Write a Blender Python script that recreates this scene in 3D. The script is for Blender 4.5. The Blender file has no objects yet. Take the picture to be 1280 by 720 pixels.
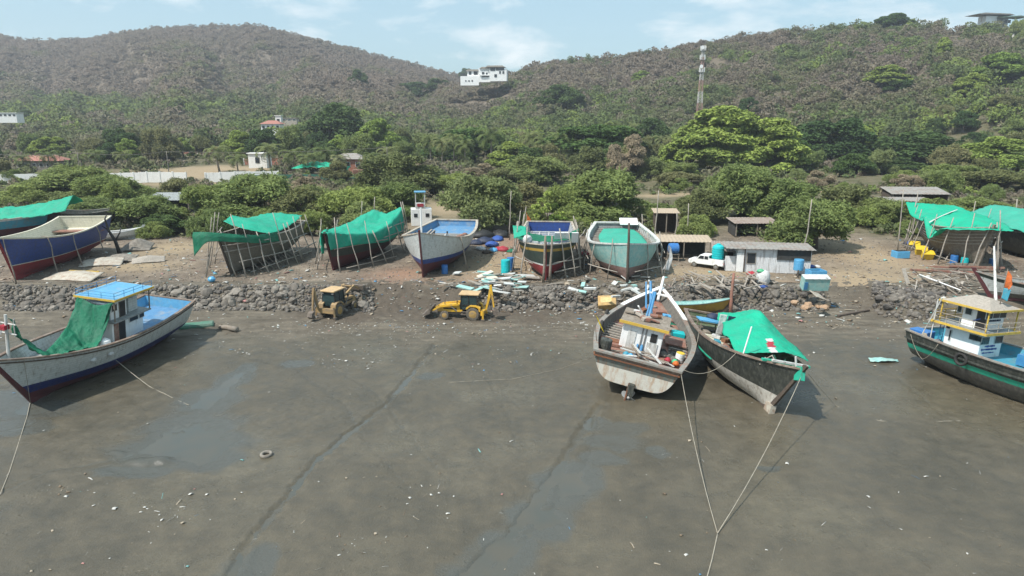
import bpy, math, random
import numpy as np
from mathutils import Vector, Matrix, Euler

R = math.radians
rnd = random.Random(11)
nr = np.random.default_rng(5)
scene = bpy.context.scene
COL = scene.collection
CH = 22.0            # camera height, metres
PITCH = R(14.0)
FPX = 853.0          # focal length in pixels of the 1280 px wide photograph
CP, SP = math.cos(PITCH), math.sin(PITCH)

# ------------------------------------------------------------------ geometry of the place
def slope(py):
    v = (360 - py) / FPX
    return (-SP + v * CP) / (CP + v * SP)

def at(px, py, z):
    """the point of the place at height z seen at a photograph pixel"""
    u = (px - 640) / FPX; v = (360 - py) / FPX
    d = Vector((u, CP + v * SP, -SP + v * CP))
    t = (z - CH) / d.z
    return Vector((d.x * t, d.y * t, z))

def atY(px, py, Y):
    u = (px - 640) / FPX; v = (360 - py) / FPX
    d = Vector((u, CP + v * SP, -SP + v * CP))
    t = Y / d.y
    return Vector((d.x * t, Y, CH + d.z * t))

def xof(px, Y, z):
    return (px - 640) / FPX * (Y * CP - (z - CH) * SP)

def proj(p):
    d = p.y * CP - (p.z - CH) * SP
    return (640 + FPX * p.x / d, 360 - FPX * (p.y * SP + (p.z - CH) * CP) / d)

def _hash(ix, iy, seed):
    n = (ix * 374761393 + iy * 668265263 + seed * 2147483647 + 1274126177).astype(np.int64)
    n = (n ^ (n >> 13)) * 1274126177
    n = n & 0xffffffff
    n = (n ^ (n >> 16)) & 0xffffffff
    return n.astype(np.float64) / 0xffffffff

def vnoise(x, y, seed=0):
    x = np.asarray(x, float); y = np.asarray(y, float)
    ix = np.floor(x).astype(np.int64); iy = np.floor(y).astype(np.int64)
    fx = x - ix; fy = y - iy
    fx = fx * fx * (3 - 2 * fx); fy = fy * fy * (3 - 2 * fy)
    a = _hash(ix, iy, seed); b = _hash(ix + 1, iy, seed)
    c = _hash(ix, iy + 1, seed); d = _hash(ix + 1, iy + 1, seed)
    return (a + (b - a) * fx) * (1 - fy) + (c + (d - c) * fx) * fy

def fbm(x, y, seed=0, o=4):
    s = 0; a = 1; t = 0
    for i in range(o):
        s = s + a * vnoise(np.asarray(x) * 2 ** i, np.asarray(y) * 2 ** i, seed + i * 17); t += a; a *= .5
    return s / t

def sstep(a, b, x):
    t = np.clip((np.asarray(x, float) - a) / (b - a), 0, 1)
    return t * t * (3 - 2 * t)

def px2s(px): return (px - 640) / 879.0

LR = [(-900, 70), (-400, 62), (-200, 48), (0, 40), (60, 50), (130, 46), (200, 34), (270, 30), (330, 30), (400, 47), (470, 66),
      (540, 84), (600, 99), (660, 114), (760, 132), (900, 150), (2400, 160)]
RR = [(-900, 155), (300, 150), (440, 138), (520, 124), (575, 108), (605, 99), (635, 93), (655, 86), (690, 76), (750, 72), (830, 61), (900, 46), (960, 36),
      (1050, 31), (1100, 28), (1150, 28), (1210, 34), (1280, 40), (1500, 60), (2400, 110)]
LRs = np.array([px2s(p) for p, _ in LR]); LRh = np.array([slope(q) for _, q in LR])
RRs = np.array([px2s(p) for p, _ in RR]); RRh = np.array([slope(q) for _, q in RR])
RYs = np.array([-1.6, -.2, .0, .3, .55, .75, 1.6]); RYv = np.array([720, 720, 700, 640, 560, 500, 450.])
RFv = np.array([450, 450, 420, 350, 290, 240, 200.])

def ground_np(x, y):
    x = np.asarray(x, float); y = np.asarray(y, float)
    sy = np.maximum(y, 5); s = x / sy
    b = np.interp(y, [-500, 55, 66, 76, 100, 157, 205, 325, 420, 900, 3000], [0, 0, .1, .35, .6, 1.6, 2.0, 3.6, 7, 9, 9])
    # bank: a step up to the yard, gentler where the two ramps come down
    px = 640 + 879 * s
    ramp = sstep(440, 460, px) * (1 - sstep(545, 560, px)) + sstep(1045, 1062, px) * (1 - sstep(1105, 1125, px))
    wob = (vnoise(x * .25, y * 0, 3) - .5) * 1.6
    near = -4.5 * sstep(1118, 1150, px)
    lo = 76.6 + wob + near; hi = lo + 3.0 + 4.5 * ramp
    step = 1.85 * sstep(0, 1, (y - lo) / (hi - lo))
    g = b + step
    lumpy = sstep(78, 84, y) * (fbm(x * .22, y * .22, 9, 3) - .5) * .5
    far = sstep(100, 200, y) * (fbm(x * .03, y * .03, 4, 3) - .5) * 3
    g = g + lumpy + far
    # far left hill
    HL = CH + 1150 * np.interp(s, LRs, LRh) - 6
    u = np.clip((y - 430) / (1150 - 430), 0, 1.6)
    gul = (fbm(s * 16 + vnoise(s * 5, y * .004, 31), y * .0028, 21, 4) - .5)
    prof = np.where(u < 1, u ** 1.25, 1 - (u - 1) * .7)
    hl = g * (1 - np.minimum(u, 1)) + (HL) * prof + gul * 62 * np.clip(u * (1.0 - u) * 4, 0, 1)
    # nearer right hill
    YR = np.interp(s, RYs, RYv); YF = np.interp(s, RYs, RFv)
    HR = CH + YR * np.interp(s, RRs, RRh) - 5
    v = (y - YF) / (YR - YF)
    vv = np.clip(v, 0, 3)
    prof2 = np.where(vv < 1, vv ** 1.15, 1 - (vv - 1) * .55)
    gul2 = (fbm(s * 13 + 7, y * .005, 41, 4) - .5)
    hr = g * (1 - np.minimum(vv, 1)) + HR * prof2 + gul2 * 26 * np.clip(vv * (1 - vv) * 4, 0, 1)
    return np.where(y > 235, np.maximum(np.maximum(g, np.where(u > 0, hl, g)), np.where(v > 0, hr, g)), g)

def G(x, y): return float(ground_np(np.array([x]), np.array([y]))[0])

def on(px, py, z0=2.4):
    """ground point at a photograph pixel"""
    p = at(px, py, z0)
    for _ in range(12):
        p = at(px, py, G(p.x, p.y))
    return p

# ------------------------------------------------------------------ materials
MATS = {}
def newmat(name):
    m = bpy.data.materials.new(name); m.use_nodes = True
    nt = m.node_tree; nt.nodes.clear()
    out = nt.nodes.new('ShaderNodeOutputMaterial')
    MATS[name] = m
    return m, nt, out

def N(nt, t, **kw):
    n = nt.nodes.new(t)
    for k, v in kw.items():
        if k.startswith('i_'):
            key = k[2:]
            key = int(key) if key.isdigit() else key.replace('_', ' ')
            n.inputs[key].default_value = v
        else: setattr(n, k, v)
    return n

def ramp(nt, fac, stops):
    r = nt.nodes.new('ShaderNodeValToRGB'); nt.links.new(fac, r.inputs[0])
    e = r.color_ramp.elements
    while len(e) < len(stops): e.new(.5)
    for el, (p, c) in zip(e, stops):
        el.position = p; el.color = (*c, 1) if len(c) == 3 else c
    return r.outputs[0]

def noise(nt, scale, detail=4, rough=.6, vec=None, stretch=None):
    tc = nt.nodes.new('ShaderNodeTexCoord'); v = tc.outputs['Object']
    if vec == 'world':
        g = nt.nodes.new('ShaderNodeNewGeometry'); v = g.outputs['Position']
    if stretch:
        mp = nt.nodes.new('ShaderNodeMapping'); mp.inputs['Scale'].default_value = stretch
        nt.links.new(v, mp.inputs[0]); v = mp.outputs[0]
    n = N(nt, 'ShaderNodeTexNoise', i_Scale=scale, i_Detail=detail, i_Roughness=rough)
    nt.links.new(v, n.inputs['Vector'])
    return n.outputs['Fac']

def mix(nt, fac, a, b, mode='MIX'):
    m = nt.nodes.new('ShaderNodeMix'); m.data_type = 'RGBA'; m.blend_type = mode
    for s, v in ((m.inputs[0], fac), (m.inputs[6], a), (m.inputs[7], b)):
        if isinstance(v, (int, float)): s.default_value = v
        elif isinstance(v, tuple): s.default_value = (*v, 1)
        else: nt.links.new(v, s)
    return m.outputs[2]

def simple(name, c1, c2=None, scale=3., rough=.75, lo=.35, hi=.65, bump=.3, bscale=20., metal=0., dirt=None, dirt_amt=.5, dscale=1.2,
           streak=False, planks=None, translucent=0., bdist=.03):
    """painted or worn surface: two tones, dirt patches, fine bump, optional plank seams along z"""
    if name in MATS: return MATS[name]
    m, nt, out = newmat(name)
    c2 = c2 or tuple(v * .75 for v in c1)
    col = ramp(nt, noise(nt, scale, 5), [(lo, c1), (hi, c2)])
    if dirt:
        st = (3.5, 3.5, .45) if streak else None
        f = ramp(nt, noise(nt, dscale, 7, .68, stretch=st), [(.62 - .3 * dirt_amt, (0, 0, 0)), (.75 - .1 * dirt_amt, (1, 1, 1))])
        fm = N(nt, 'ShaderNodeMath', operation='MULTIPLY', i_1=.85); nt.links.new(f, fm.inputs[0])
        col = mix(nt, fm.outputs[0], col, dirt)
    b = N(nt, 'ShaderNodeBsdfPrincipled', i_Roughness=rough, i_Metallic=metal)
    h = noise(nt, bscale, 3)
    if planks:
        tc = nt.nodes.new('ShaderNodeTexCoord')
        w = N(nt, 'ShaderNodeTexWave', wave_type='BANDS', bands_direction='Z', wave_profile='SAW', i_Scale=planks, i_Distortion=.6, i_Detail=2)
        w.inputs['Detail Scale'].default_value = .3
        nt.links.new(tc.outputs['Object'], w.inputs['Vector'])
        f = ramp(nt, w.outputs['Fac'], [(0, (0, 0, 0)), (.12, (1, 1, 1))])
        col = mix(nt, f, mix(nt, .55, col, (.03, .025, .02)), col)
        ad = N(nt, 'ShaderNodeMath', operation='MULTIPLY_ADD', i_1=1.5); nt.links.new(f, ad.inputs[0]); nt.links.new(h, ad.inputs[2]); h = ad.outputs[0]
    nt.links.new(col, b.inputs['Base Color'])
    bp = N(nt, 'ShaderNodeBump', i_Strength=bump, i_Distance=bdist); nt.links.new(h, bp.inputs['Height'])
    nt.links.new(bp.outputs[0], b.inputs['Normal'])
    sh = b.outputs[0]
    if translucent:
        t = nt.nodes.new('ShaderNodeBsdfTranslucent'); nt.links.new(col, t.inputs[0])
        ms = N(nt, 'ShaderNodeMixShader', i_0=translucent); nt.links.new(sh, ms.inputs[1]); nt.links.new(t.outputs[0], ms.inputs[2]); sh = ms.outputs[0]
    nt.links.new(sh, out.inputs[0])
    return m

def attr_leaf(name, stops, trans=.25, nscale=.35, byobj=True, attr=None, soft=.55, amp=1.):
    """leaves or twigs: tone by tree and by clump"""
    m, nt, out = newmat(name)
    if attr:
        a = N(nt, 'ShaderNodeAttribute', attribute_name=attr); base = a.outputs['Fac']
    else:
        oi = nt.nodes.new('ShaderNodeObjectInfo'); base = oi.outputs['Random']
    col = ramp(nt, base, stops)
    n1 = noise(nt, nscale, 3, .6)
    n2 = noise(nt, nscale * 9, 2, .5)
    k = ramp(nt, n1, [(.3, (1 - .38 * amp, 1 - .36 * amp, 1 - .4 * amp)), (.7, (1 + .35 * amp, 1 + .32 * amp, 1 + .2 * amp))])
    col = mix(nt, 1., col, k, 'MULTIPLY')
    k2 = ramp(nt, n2, [(.3, (1 - .25 * amp, 1 - .22 * amp, 1 - .25 * amp)), (.7, (1 + .25 * amp, 1 + .2 * amp, 1 + .1 * amp))])
    col = mix(nt, 1., col, k2, 'MULTIPLY')
    d = N(nt, 'ShaderNodeBsdfPrincipled', i_Roughness=.75); d.inputs['Specular IOR Level'].default_value = .15
    nt.links.new(col, d.inputs[0])
    ge = nt.nodes.new('ShaderNodeNewGeometry'); sc_ = N(nt, 'ShaderNodeVectorMath', operation='SCALE'); sc_.inputs['Scale'].default_value = soft; nt.links.new(ge.outputs['Normal'], sc_.inputs[0])
    ad_ = N(nt, 'ShaderNodeVectorMath', operation='ADD'); nt.links.new(sc_.outputs[0], ad_.inputs[0]); ad_.inputs[1].default_value = (-.12, -.25, .6)
    no_ = N(nt, 'ShaderNodeVectorMath', operation='NORMALIZE'); nt.links.new(ad_.outputs[0], no_.inputs[0]); nt.links.new(no_.outputs[0], d.inputs['Normal'])
    t = nt.nodes.new('ShaderNodeBsdfTranslucent'); nt.links.new(col, t.inputs[0])
    ms = N(nt, 'ShaderNodeMixShader', i_0=trans); nt.links.new(d.outputs[0], ms.inputs[1]); nt.links.new(t.outputs[0], ms.inputs[2])
    nt.links.new(ms.outputs[0], out.inputs[0])
    return m

# ------------------------------------------------------------------ mesh building
def tag(o, label=None, cat=None, group=None, kind=None):
    if label: o['label'] = label
    if cat: o['category'] = cat
    if group: o['group'] = group
    if kind: o['kind'] = kind
    return o

class MB:
    def __init__(s): s.v = []; s.f = []; s.m = []
    def add(s, verts, faces, mi=0):
        k = len(s.v); s.v += [tuple(v) for v in verts]; s.f += [tuple(i + k for i in f) for f in faces]
        s.m += [mi] * len(faces) if isinstance(mi, int) else list(mi)
        return s
    def box(s, c, d, rot=None, mi=0, bev=0):
        dx, dy, dz = d[0] / 2, d[1] / 2, d[2] / 2
        vs = [Vector((a * dx, b * dy, e * dz)) for e in (-1, 1) for a, b in ((-1, -1), (1, -1), (1, 1), (-1, 1))]
        if rot is not None:
            M = rot if isinstance(rot, Matrix) else Euler(rot).to_matrix()
            vs = [M @ v for v in vs]
        c = Vector(c)
        return s.add([v + c for v in vs], [(0, 3, 2, 1), (4, 5, 6, 7), (0, 1, 5, 4), (1, 2, 6, 5), (2, 3, 7, 6), (3, 0, 4, 7)], mi)
    def bar(s, a, b, w, h, mi=0, up=(0, 0, 1)):
        a = Vector(a); b = Vector(b); d = (b - a); L = d.length
        if L < 1e-6: return s
        x = d / L; u = Vector(up); y = u.cross(x)
        if y.length < 1e-3: y = Vector((0, 1, 0)).cross(x)
        y.normalize(); z = x.cross(y)
        M = Matrix((x, y, z)).transposed()
        return s.box((a + b) / 2, (L, w, h), M, mi)
    def tube(s, pts, r, n=8, mi=0, caps=True):
        pts = [Vector(p) for p in pts]; rs = r if isinstance(r, (list, tuple)) else [r] * len(pts)
        vs = []; fs = []; prev = None
        for i, p in enumerate(pts):
            t = (pts[min(i + 1, len(pts) - 1)] - pts[max(i - 1, 0)]).normalized()
            if prev is None:
                a = t.orthogonal().normalized()
            else:
                a = (prev - t * prev.dot(t)).normalized()
            prev = a; b = t.cross(a)
            for k in range(n):
                q = 2 * math.pi * k / n
                vs.append(p + (a * math.cos(q) + b * math.sin(q)) * rs[i])
        for i in range(len(pts) - 1):
            for k in range(n):
                k2 = (k + 1) % n
                fs.append((i * n + k, i * n + k2, (i + 1) * n + k2, (i + 1) * n + k))
        if caps:
            fs.append(tuple(range(n - 1, -1, -1))); fs.append(tuple((len(pts) - 1) * n + k for k in range(n)))
        return s.add(vs, fs, mi)
    def lathe(s, c, prof, n=16, axis='z', mi=0, rot=None):
        vs = []; fs = []
        for r_, h in prof:
            for k in range(n):
                q = 2 * math.pi * k / n
                p = Vector((r_ * math.cos(q), r_ * math.sin(q), h))
                if axis == 'y': p = Vector((p.x, p.z, -p.y))
                if axis == 'x': p = Vector((p.z, p.y, -p.x))
                if rot is not None: p = rot @ p
                vs.append(p + Vector(c))
        for i in range(len(prof) - 1):
            for k in range(n):
                k2 = (k + 1) % n
                fs.append((i * n + k, i * n + k2, (i + 1) * n + k2, (i + 1) * n + k))
        fs.append(tuple(range(n - 1, -1, -1))); fs.append(tuple((len(prof) - 1) * n + k for k in range(n)))
        return s.add(vs, fs, mi)
    def prism(s, poly, a, b, plane='xz', mi=0):
        """polygon in a plane extruded from a to b along the third axis"""
        n = len(poly)
        def P3(p, w):
            if plane == 'xz': return (p[0], w, p[1])
            if plane == 'yz': return (w, p[0], p[1])
            return (p[0], p[1], w)
        vs = [P3(p, a) for p in poly] + [P3(p, b) for p in poly]
        fs = [tuple(range(n)), tuple(range(2 * n - 1, n - 1, -1))] + [(i, n + i, n + (i + 1) % n, (i + 1) % n) for i in range(n)]
        return s.add(vs, fs, mi)
    def build(s, name, mats, parent=None, M=None, smooth=False, bevel=0, solid=0):
        me = bpy.data.meshes.new(name)
        me.from_pydata(s.v, [], s.f)
        for m in (mats if isinstance(mats, (list, tuple)) else [mats]): me.materials.append(MATS[m] if isinstance(m, str) else m)
        me.polygons.foreach_set('material_index', s.m)
        if smooth: me.polygons.foreach_set('use_smooth', [True] * len(s.f))
        me.update()
        o = bpy.data.objects.new(name, me); COL.objects.link(o)
        if parent: o.parent = parent
        if M is not None: o.matrix_world = M
        if bevel:
            b = o.modifiers.new('bevel', 'BEVEL'); b.width = bevel; b.segments = 2; b.limit_method = 'ANGLE'
        if solid:
            b = o.modifiers.new('solid', 'SOLIDIFY'); b.thickness = solid; b.offset = 0
        return o

def empty(name, M=None, label=None, cat=None, group=None):
    o = bpy.data.objects.new(name, None); COL.objects.link(o); o.empty_display_size = .3
    if M is not None: o.matrix_world = M
    return tag(o, label, cat, group)

def dup(o, M, label=None, group=None):
    c = o.copy(); COL.objects.link(c); c.matrix_world = M
    if label: c['label'] = label
    if group: c['group'] = group
    for ch in list(o.children):
        d = ch.copy(); COL.objects.link(d); d.parent = c; d.matrix_parent_inverse = Matrix()
        for g in list(ch.children):
            e = g.copy(); COL.objects.link(e); e.parent = d; e.matrix_parent_inverse = Matrix()
    return c

def TRS(loc, rz=0, s=1, rx=0, ry=0):
    S = Matrix.Diagonal((s, s, s, 1)) if isinstance(s, (int, float)) else Matrix.Diagonal((*s, 1))
    return Matrix.Translation(loc) @ Euler((rx, ry, rz)).to_matrix().to_4x4() @ S

def npmesh(name, verts, quads, mats, attrs=None, midx=None, smooth=False, n=4):
    me = bpy.data.meshes.new(name)
    nv = len(verts); nf = len(quads)
    me.vertices.add(nv); me.vertices.foreach_set('co', np.asarray(verts, np.float32).ravel())
    me.loops.add(nf * n); me.loops.foreach_set('vertex_index', np.asarray(quads, np.int32).ravel())
    me.polygons.add(nf); me.polygons.foreach_set('loop_start', np.arange(0, nf * n, n, dtype=np.int32))
    try: me.polygons.foreach_set('loop_total', np.full(nf, n, np.int32))
    except Exception: pass
    for m in mats: me.materials.append(MATS[m] if isinstance(m, str) else m)
    if midx is not None: me.polygons.foreach_set('material_index', np.asarray(midx, np.int32))
    if smooth: me.polygons.foreach_set('use_smooth', np.ones(nf, bool))
    for k, (dom, a) in (attrs or {}).items():
        at_ = me.attributes.new(k, 'FLOAT', dom); at_.data.foreach_set('value', np.asarray(a, np.float32))
    me.update(calc_edges=True)
    o = bpy.data.objects.new(name, me); COL.objects.link(o)
    return o

def gridfaces(nx, ny):
    i = np.arange(ny - 1)[:, None] * nx + np.arange(nx - 1)[None, :]
    i = i.ravel()
    return np.stack([i, i + 1, i + nx + 1, i + nx], 1)
# ------------------------------------------------------------------ camera, light, sky
cam = bpy.data.objects.new('camera', bpy.data.cameras.new('camera')); COL.objects.link(cam)
cam.location = (0, 0, CH); cam.rotation_euler = (math.pi / 2 - PITCH, 0, 0)
cam.data.sensor_width = 36; cam.data.lens = 36 * FPX / 1280; cam.data.clip_end = 8000; cam.data.clip_start = .5
scene.camera = cam
SUN_EL = R(56)
sd = Vector((-1, -.68, 0)).normalized() * math.cos(SUN_EL) + Vector((0, 0, math.sin(SUN_EL)))   # towards the sun
sun = bpy.data.objects.new('sun', bpy.data.lights.new('sun', 'SUN')); COL.objects.link(sun)
sun.data.energy = 4.35; sun.data.angle = R(.6); sun.data.color = (1, .955, .89)
sun.rotation_euler = sd.to_track_quat('Z', 'Y').to_euler()
w = bpy.data.worlds.new('World'); scene.world = w; w.use_nodes = True
nt = w.node_tree; bg = nt.nodes['Background']; bg.inputs[1].default_value = .1
sky = nt.nodes.new('ShaderNodeTexSky'); sky.sky_type = 'NISHITA'; sky.sun_disc = False
sky.sun_elevation = SUN_EL; sky.sun_rotation = math.atan2(sd.x, sd.y); sky.air_density = 1.0; sky.dust_density = 1.6; sky.ozone_density = 1.5
tc = nt.nodes.new('ShaderNodeTexCoord')
mp = nt.nodes.new('ShaderNodeMapping'); mp.inputs['Scale'].default_value = (1, 1, 3.0); mp.inputs['Location'].default_value = (.35, 0, .12)
nt.links.new(tc.outputs['Generated'], mp.inputs[0])
n1 = N(nt, 'ShaderNodeTexNoise', i_Scale=5.2, i_Detail=9, i_Roughness=.58, i_Distortion=.15); nt.links.new(mp.outputs[0], n1.inputs['Vector'])
cl = ramp(nt, n1.outputs['Fac'], [(.50, (0, 0, 0)), (.60, (.45, .45, .45)), (.70, (.9, .9, .9))])
skyc = mix(nt, .5, sky.outputs[0], (4.6, 7.2, 8.2))
nt.links.new(mix(nt, cl, skyc, (8.6, 8.9, 9.0)), bg.inputs[0])
scene.view_settings.view_transform = 'Standard'; scene.view_settings.look = 'None'
scene.view_settings.exposure = .42; scene.view_settings.gamma = 1
scene.render.engine = 'CYCLES'
cy = scene.cycles
cy.max_bounces = 5; cy.diffuse_bounces = 2; cy.glossy_bounces = 2; cy.transmission_bounces = 4; cy.volume_bounces = 0; cy.transparent_max_bounces = 6
cy.use_denoising = True; cy.use_adaptive_sampling = True; cy.adaptive_threshold = .02
cy.caustics_reflective = False; cy.caustics_refractive = False

# ------------------------------------------------------------------ mud flat
def segdist(x, y, pts):
    best = np.full(x.shape, 1e9); tt = np.zeros(x.shape); side = np.zeros(x.shape); L = 0
    for (ax, ay), (bx, by) in zip(pts[:-1], pts[1:]):
        dx, dy = bx - ax, by - ay; l2 = dx * dx + dy * dy
        t = np.clip(((x - ax) * dx + (y - ay) * dy) / l2, 0, 1)
        d = np.hypot(x - ax - t * dx, y - ay - t * dy)
        c = d < best
        best = np.where(c, d, best); tt = np.where(c, L + t * math.sqrt(l2), tt)
        side = np.where(c, np.sign((x - ax) * dy - (y - ay) * dx), side)
        L += math.sqrt(l2)
    return best, tt, side

def w2(l, z=0): return [tuple(at(a, b, z).xy) for a, b in l]

CHANNELS = [  # pixel path, half width, depth
    (w2([(545, 432), (520, 462), (483, 507), (450, 532), (394, 578), (350, 635), (335, 653), (311, 680), (288, 722), (275, 745)]), .34, .085),
    (w2([(752, 506), (742, 520), (730, 538), (715, 560), (700, 585), (672, 625), (640, 668), (600, 705), (570, 740)]), .42, .07),
    (w2([(0, 615), (60, 590), (130, 577), (160, 568)]), .3, .05),
    (w2([(520, 430), (560, 450), (640, 470), (720, 458)]), .12, .02),
    (w2([(165, 455), (205, 487), (234, 508)]), .16, .03),
    (w2([(760, 500), (728, 590), (690, 640)]), .12, .03),
    (w2([(330, 440), (400, 452), (470, 490), (500, 530), (560, 600)]), .16, .035), (w2([(300, 445), (370, 462), (432, 505), (455, 550), (520, 620)]), .16, .03), (w2([(560, 432), (610, 470), (640, 530), (645, 560)]), .14, .03), (w2([(1040, 440), (1120, 470), (1180, 520), (1290, 560)]), .16, .03),
    (w2([(0, 480), (40, 500), (90, 520), (0, 540)]), .2, .03),
]
POOLS = [  # px, py, radius x, radius y (metres), depth
    (262, 500, 2.1, 2.6, .07), (288, 478, 1.2, 3.0, .065), (235, 535, 3.0, 2.4, .08), (212, 562, 3.2, 1.8, .08), (262, 575, 2.0, 1.5, .06), (250, 552, 3., 1.4, .07),
    (305, 462, .9, 1.6, .05), (170, 588, 2.4, .8, .05), (40, 512, 3.4, 1.6, .07), (5, 498, 3, 1.5, .06), (20, 534, 2.4, 1.0, .045),
    (700, 612, 1.5, 2.1, .075), (725, 598, 1.4, 1.6, .07), (665, 650, 1.3, 2.0, .07), (632, 690, 1.5, 1.7, .07), (600, 725, 1.6, 1.5, .07), (690, 655, .9, 1.2, .05),
    (318, 705, 1.1, 1.3, .06), (290, 735, 1.2, 1.2, .06), (372, 455, 1.3, .7, .045),
    (765, 552, 1.9, 1.2, .065), (755, 575, 1.3, .8, .06), (823, 566, .7, .7, .05), (745, 530, 1.1, 1.0, .05), (780, 535, 1.4, 1., .05),
    (965, 585, .6, .3, .04), (540, 470, 1.0, .7, .035),
]
MOUNDS = [(185, 577, 1.5, .55, .22), (205, 575, .9, .5, .12), (290, 545, .9, .8, .10), (300, 556, .8, .5, .08), (225, 540, .6, .3, .09), (684, 632, .5, .35, .10),
          (672, 596, .5, .3, .05), (640, 672, .7, .3, .08), (1130, 545, 2.2, 1.3, .05), (145, 566, .7, .3, .10), (655, 660, .4, .4, .08), (95, 590, 2.5, .5, .07)]

def mud_height(x, y):
    base = ground_np(x, y)
    z = base.copy()
    fade = 1 - sstep(70, 77, y)
    z += fade * ((fbm(x * .11, y * .16, 60, 3) - .5) * .11 + (fbm(x * .9, y * .9, 61, 4) - .5) * .06 + .022)
    rough = sstep(.5, .72, fbm(x * .12 + 9, y * .15, 70, 3)) * fade
    z += rough * (fbm(x * 3.2, y * 3.2, 71, 3) - .5) * .12
    # trampled ground close to the bank and round the boats
    rim = sstep(60, 70, y)
    z += rim * (fbm(x * 1.1, y * 1.6, 77, 4) - .5) * .34 * (1 - sstep(77, 79, y) * .4)
    wet = np.zeros_like(z)
    wx = x + (fbm(x * .8, y * .8, 81, 3) - .5) * 1.5; wy = y + (fbm(x * .8 + 40, y * .8, 82, 3) - .5) * 1.5
    for (px, py, a, b, d) in POOLS:
        p = at(px, py, 0)
        q = ((wx - p.x) / a) ** 2 + ((wy - p.y) / b) ** 2
        k = np.exp(-q * 1.1); z -= d * 1.5 * k; wet = np.maximum(wet, np.exp(-q * .5))
    jx = x + (vnoise(x * 2.3, y * 2.3, 90) - .5) * .35
    jy = y + (vnoise(x * 2.3, y * 2.3, 91) - .5) * .35
    for pts, hw, d in CHANNELS:
        D, T, S = segdist(jx, jy, pts)
        wv = hw * (.75 + .5 * vnoise(T * .6, T * 0, 95))
        z -= d * 1.35 * (1 - sstep(np.where(S > 0, .72, .2), np.where(S > 0, .98, 1.15), D / wv))
        z += d * .45 * np.exp(-((D / wv - 1.35) / .35) ** 2) * (.25 + vnoise(x * 3, y * 3, 96)) * np.where(S > 0, 1.3, .5)
        wet = np.maximum(wet, .48 * np.exp(-(D / wv / 1.0) ** 2))
    for (px, py, a, b, h) in MOUNDS:
        p = at(px, py, 0)
        q = ((jx - p.x) / a) ** 2 + ((jy - p.y) / b) ** 2
        z += h * np.clip(1 - q, 0, 1) ** .6
    # wheel tracks on the beach strip
    for y0 in (69.5, 71.4, 72.6, 74.0):
        yy = y0 + 1.0 * np.sin(x * .06 + y0) + (vnoise(x * .3, x * 0, int(y0)) - .5) * .5
        z -= .055 * np.exp(-((y - yy) / .22) ** 2) * (.6 + .4 * np.sin(x * 16)) * rim
    return z, wet

xs = np.concatenate([-np.geomspace(260, 62, 26), np.arange(-60, 60.01, .17), np.geomspace(62, 260, 26)])
ys = np.concatenate([np.linspace(-160, 14, 22), np.arange(16, 50, .16), np.arange(50, 84.4, .2)])
X, Y = np.meshgrid(xs, ys)
Zm, wet = mud_height(X, Y)
Zm = np.where(Y > 82.8, Zm - (Y - 82.8) * .25, Zm)
sand = sstep(63, 70, Y + (fbm(X * .3, Y * .3, 101, 3) - .5) * 8)
def el2(px, py, a, b):
    p = at(px, py, .5); return np.exp(-(((X - p.x) / a) ** 2 + ((Y - p.y) / b) ** 2) ** 2)
churn = np.maximum.reduce([el2(500, 380, 9, 6), el2(560, 388, 8, 4), el2(440, 392, 7, 4), el2(650, 392, 8, 3.4), el2(690, 383, 7, 4), el2(1090, 380, 5, 5) * .5]) * sstep(.3, .6, fbm(X * .4, Y * .6, 140, 4) + .12)
Zm += churn * (fbm(X * 1.8, Y * 1.8, 141, 3) - .5) * .35
o = npmesh('mud_flat', np.stack([X, Y, Zm], -1).reshape(-1, 3), gridfaces(len(xs), len(ys)), [], {'wet': ('POINT', wet.ravel()), 'churn': ('POINT', churn.ravel()), 'sand': ('POINT', sand.ravel())}, smooth=True)
tag(o, kind='structure')

m, nt, out = newmat('mud')
aw = N(nt, 'ShaderNodeAttribute', attribute_name='wet').outputs['Fac']
asd = N(nt, 'ShaderNodeAttribute', attribute_name='sand').outputs['Fac']
big = noise(nt, .09, 5, .6, 'world'); mid = noise(nt, .7, 6, .65, 'world'); fine = noise(nt, 9, 5, .7, 'world'); streak = noise(nt, .8, 5, .6, 'world', (.25, 1.6, 1))
c = ramp(nt, big, [(.3, (.070, .062, .044)), (.5, (.092, .080, .057)), (.7, (.118, .102, .070))])
c = mix(nt, 1, c, ramp(nt, mid, [(.3, (.76, .77, .78)), (.7, (1.2, 1.18, 1.15))]), 'MULTIPLY')
c = mix(nt, 1, c, ramp(nt, fine, [(.25, (.86, .86, .86)), (.75, (1.12, 1.12, 1.12))]), 'MULTIPLY')
sc = ramp(nt, streak, [(.28, (.066, .056, .041)), (.5, (.110, .094, .070)), (.72, (.175, .15, .112))])
sc = mix(nt, 1, sc, ramp(nt, fine, [(.3, (.72, .72, .72)), (.7, (1.25, 1.25, 1.25))]), 'MULTIPLY')
c = mix(nt, asd, c, sc)
c = mix(nt, N(nt, 'ShaderNodeAttribute', attribute_name='churn').outputs['Fac'], c, mix(nt, 1, (.085, .068, .050), ramp(nt, fine, [(.3, (.6, .6, .6)), (.7, (1.3, 1.3, 1.3))]), 'MULTIPLY'))
awc = ramp(nt, aw, [(.35, (0, 0, 0)), (.62, (1, 1, 1))])
c = mix(nt, awc, c, (.080, .080, .068))
b = N(nt, 'ShaderNodeBsdfPrincipled'); nt.links.new(c, b.inputs['Base Color'])
b.inputs['Specular IOR Level'].default_value = .42
rr = ramp(nt, mid, [(.35, (.30, .30, .30)), (.6, (.52, .52, .52))])
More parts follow.
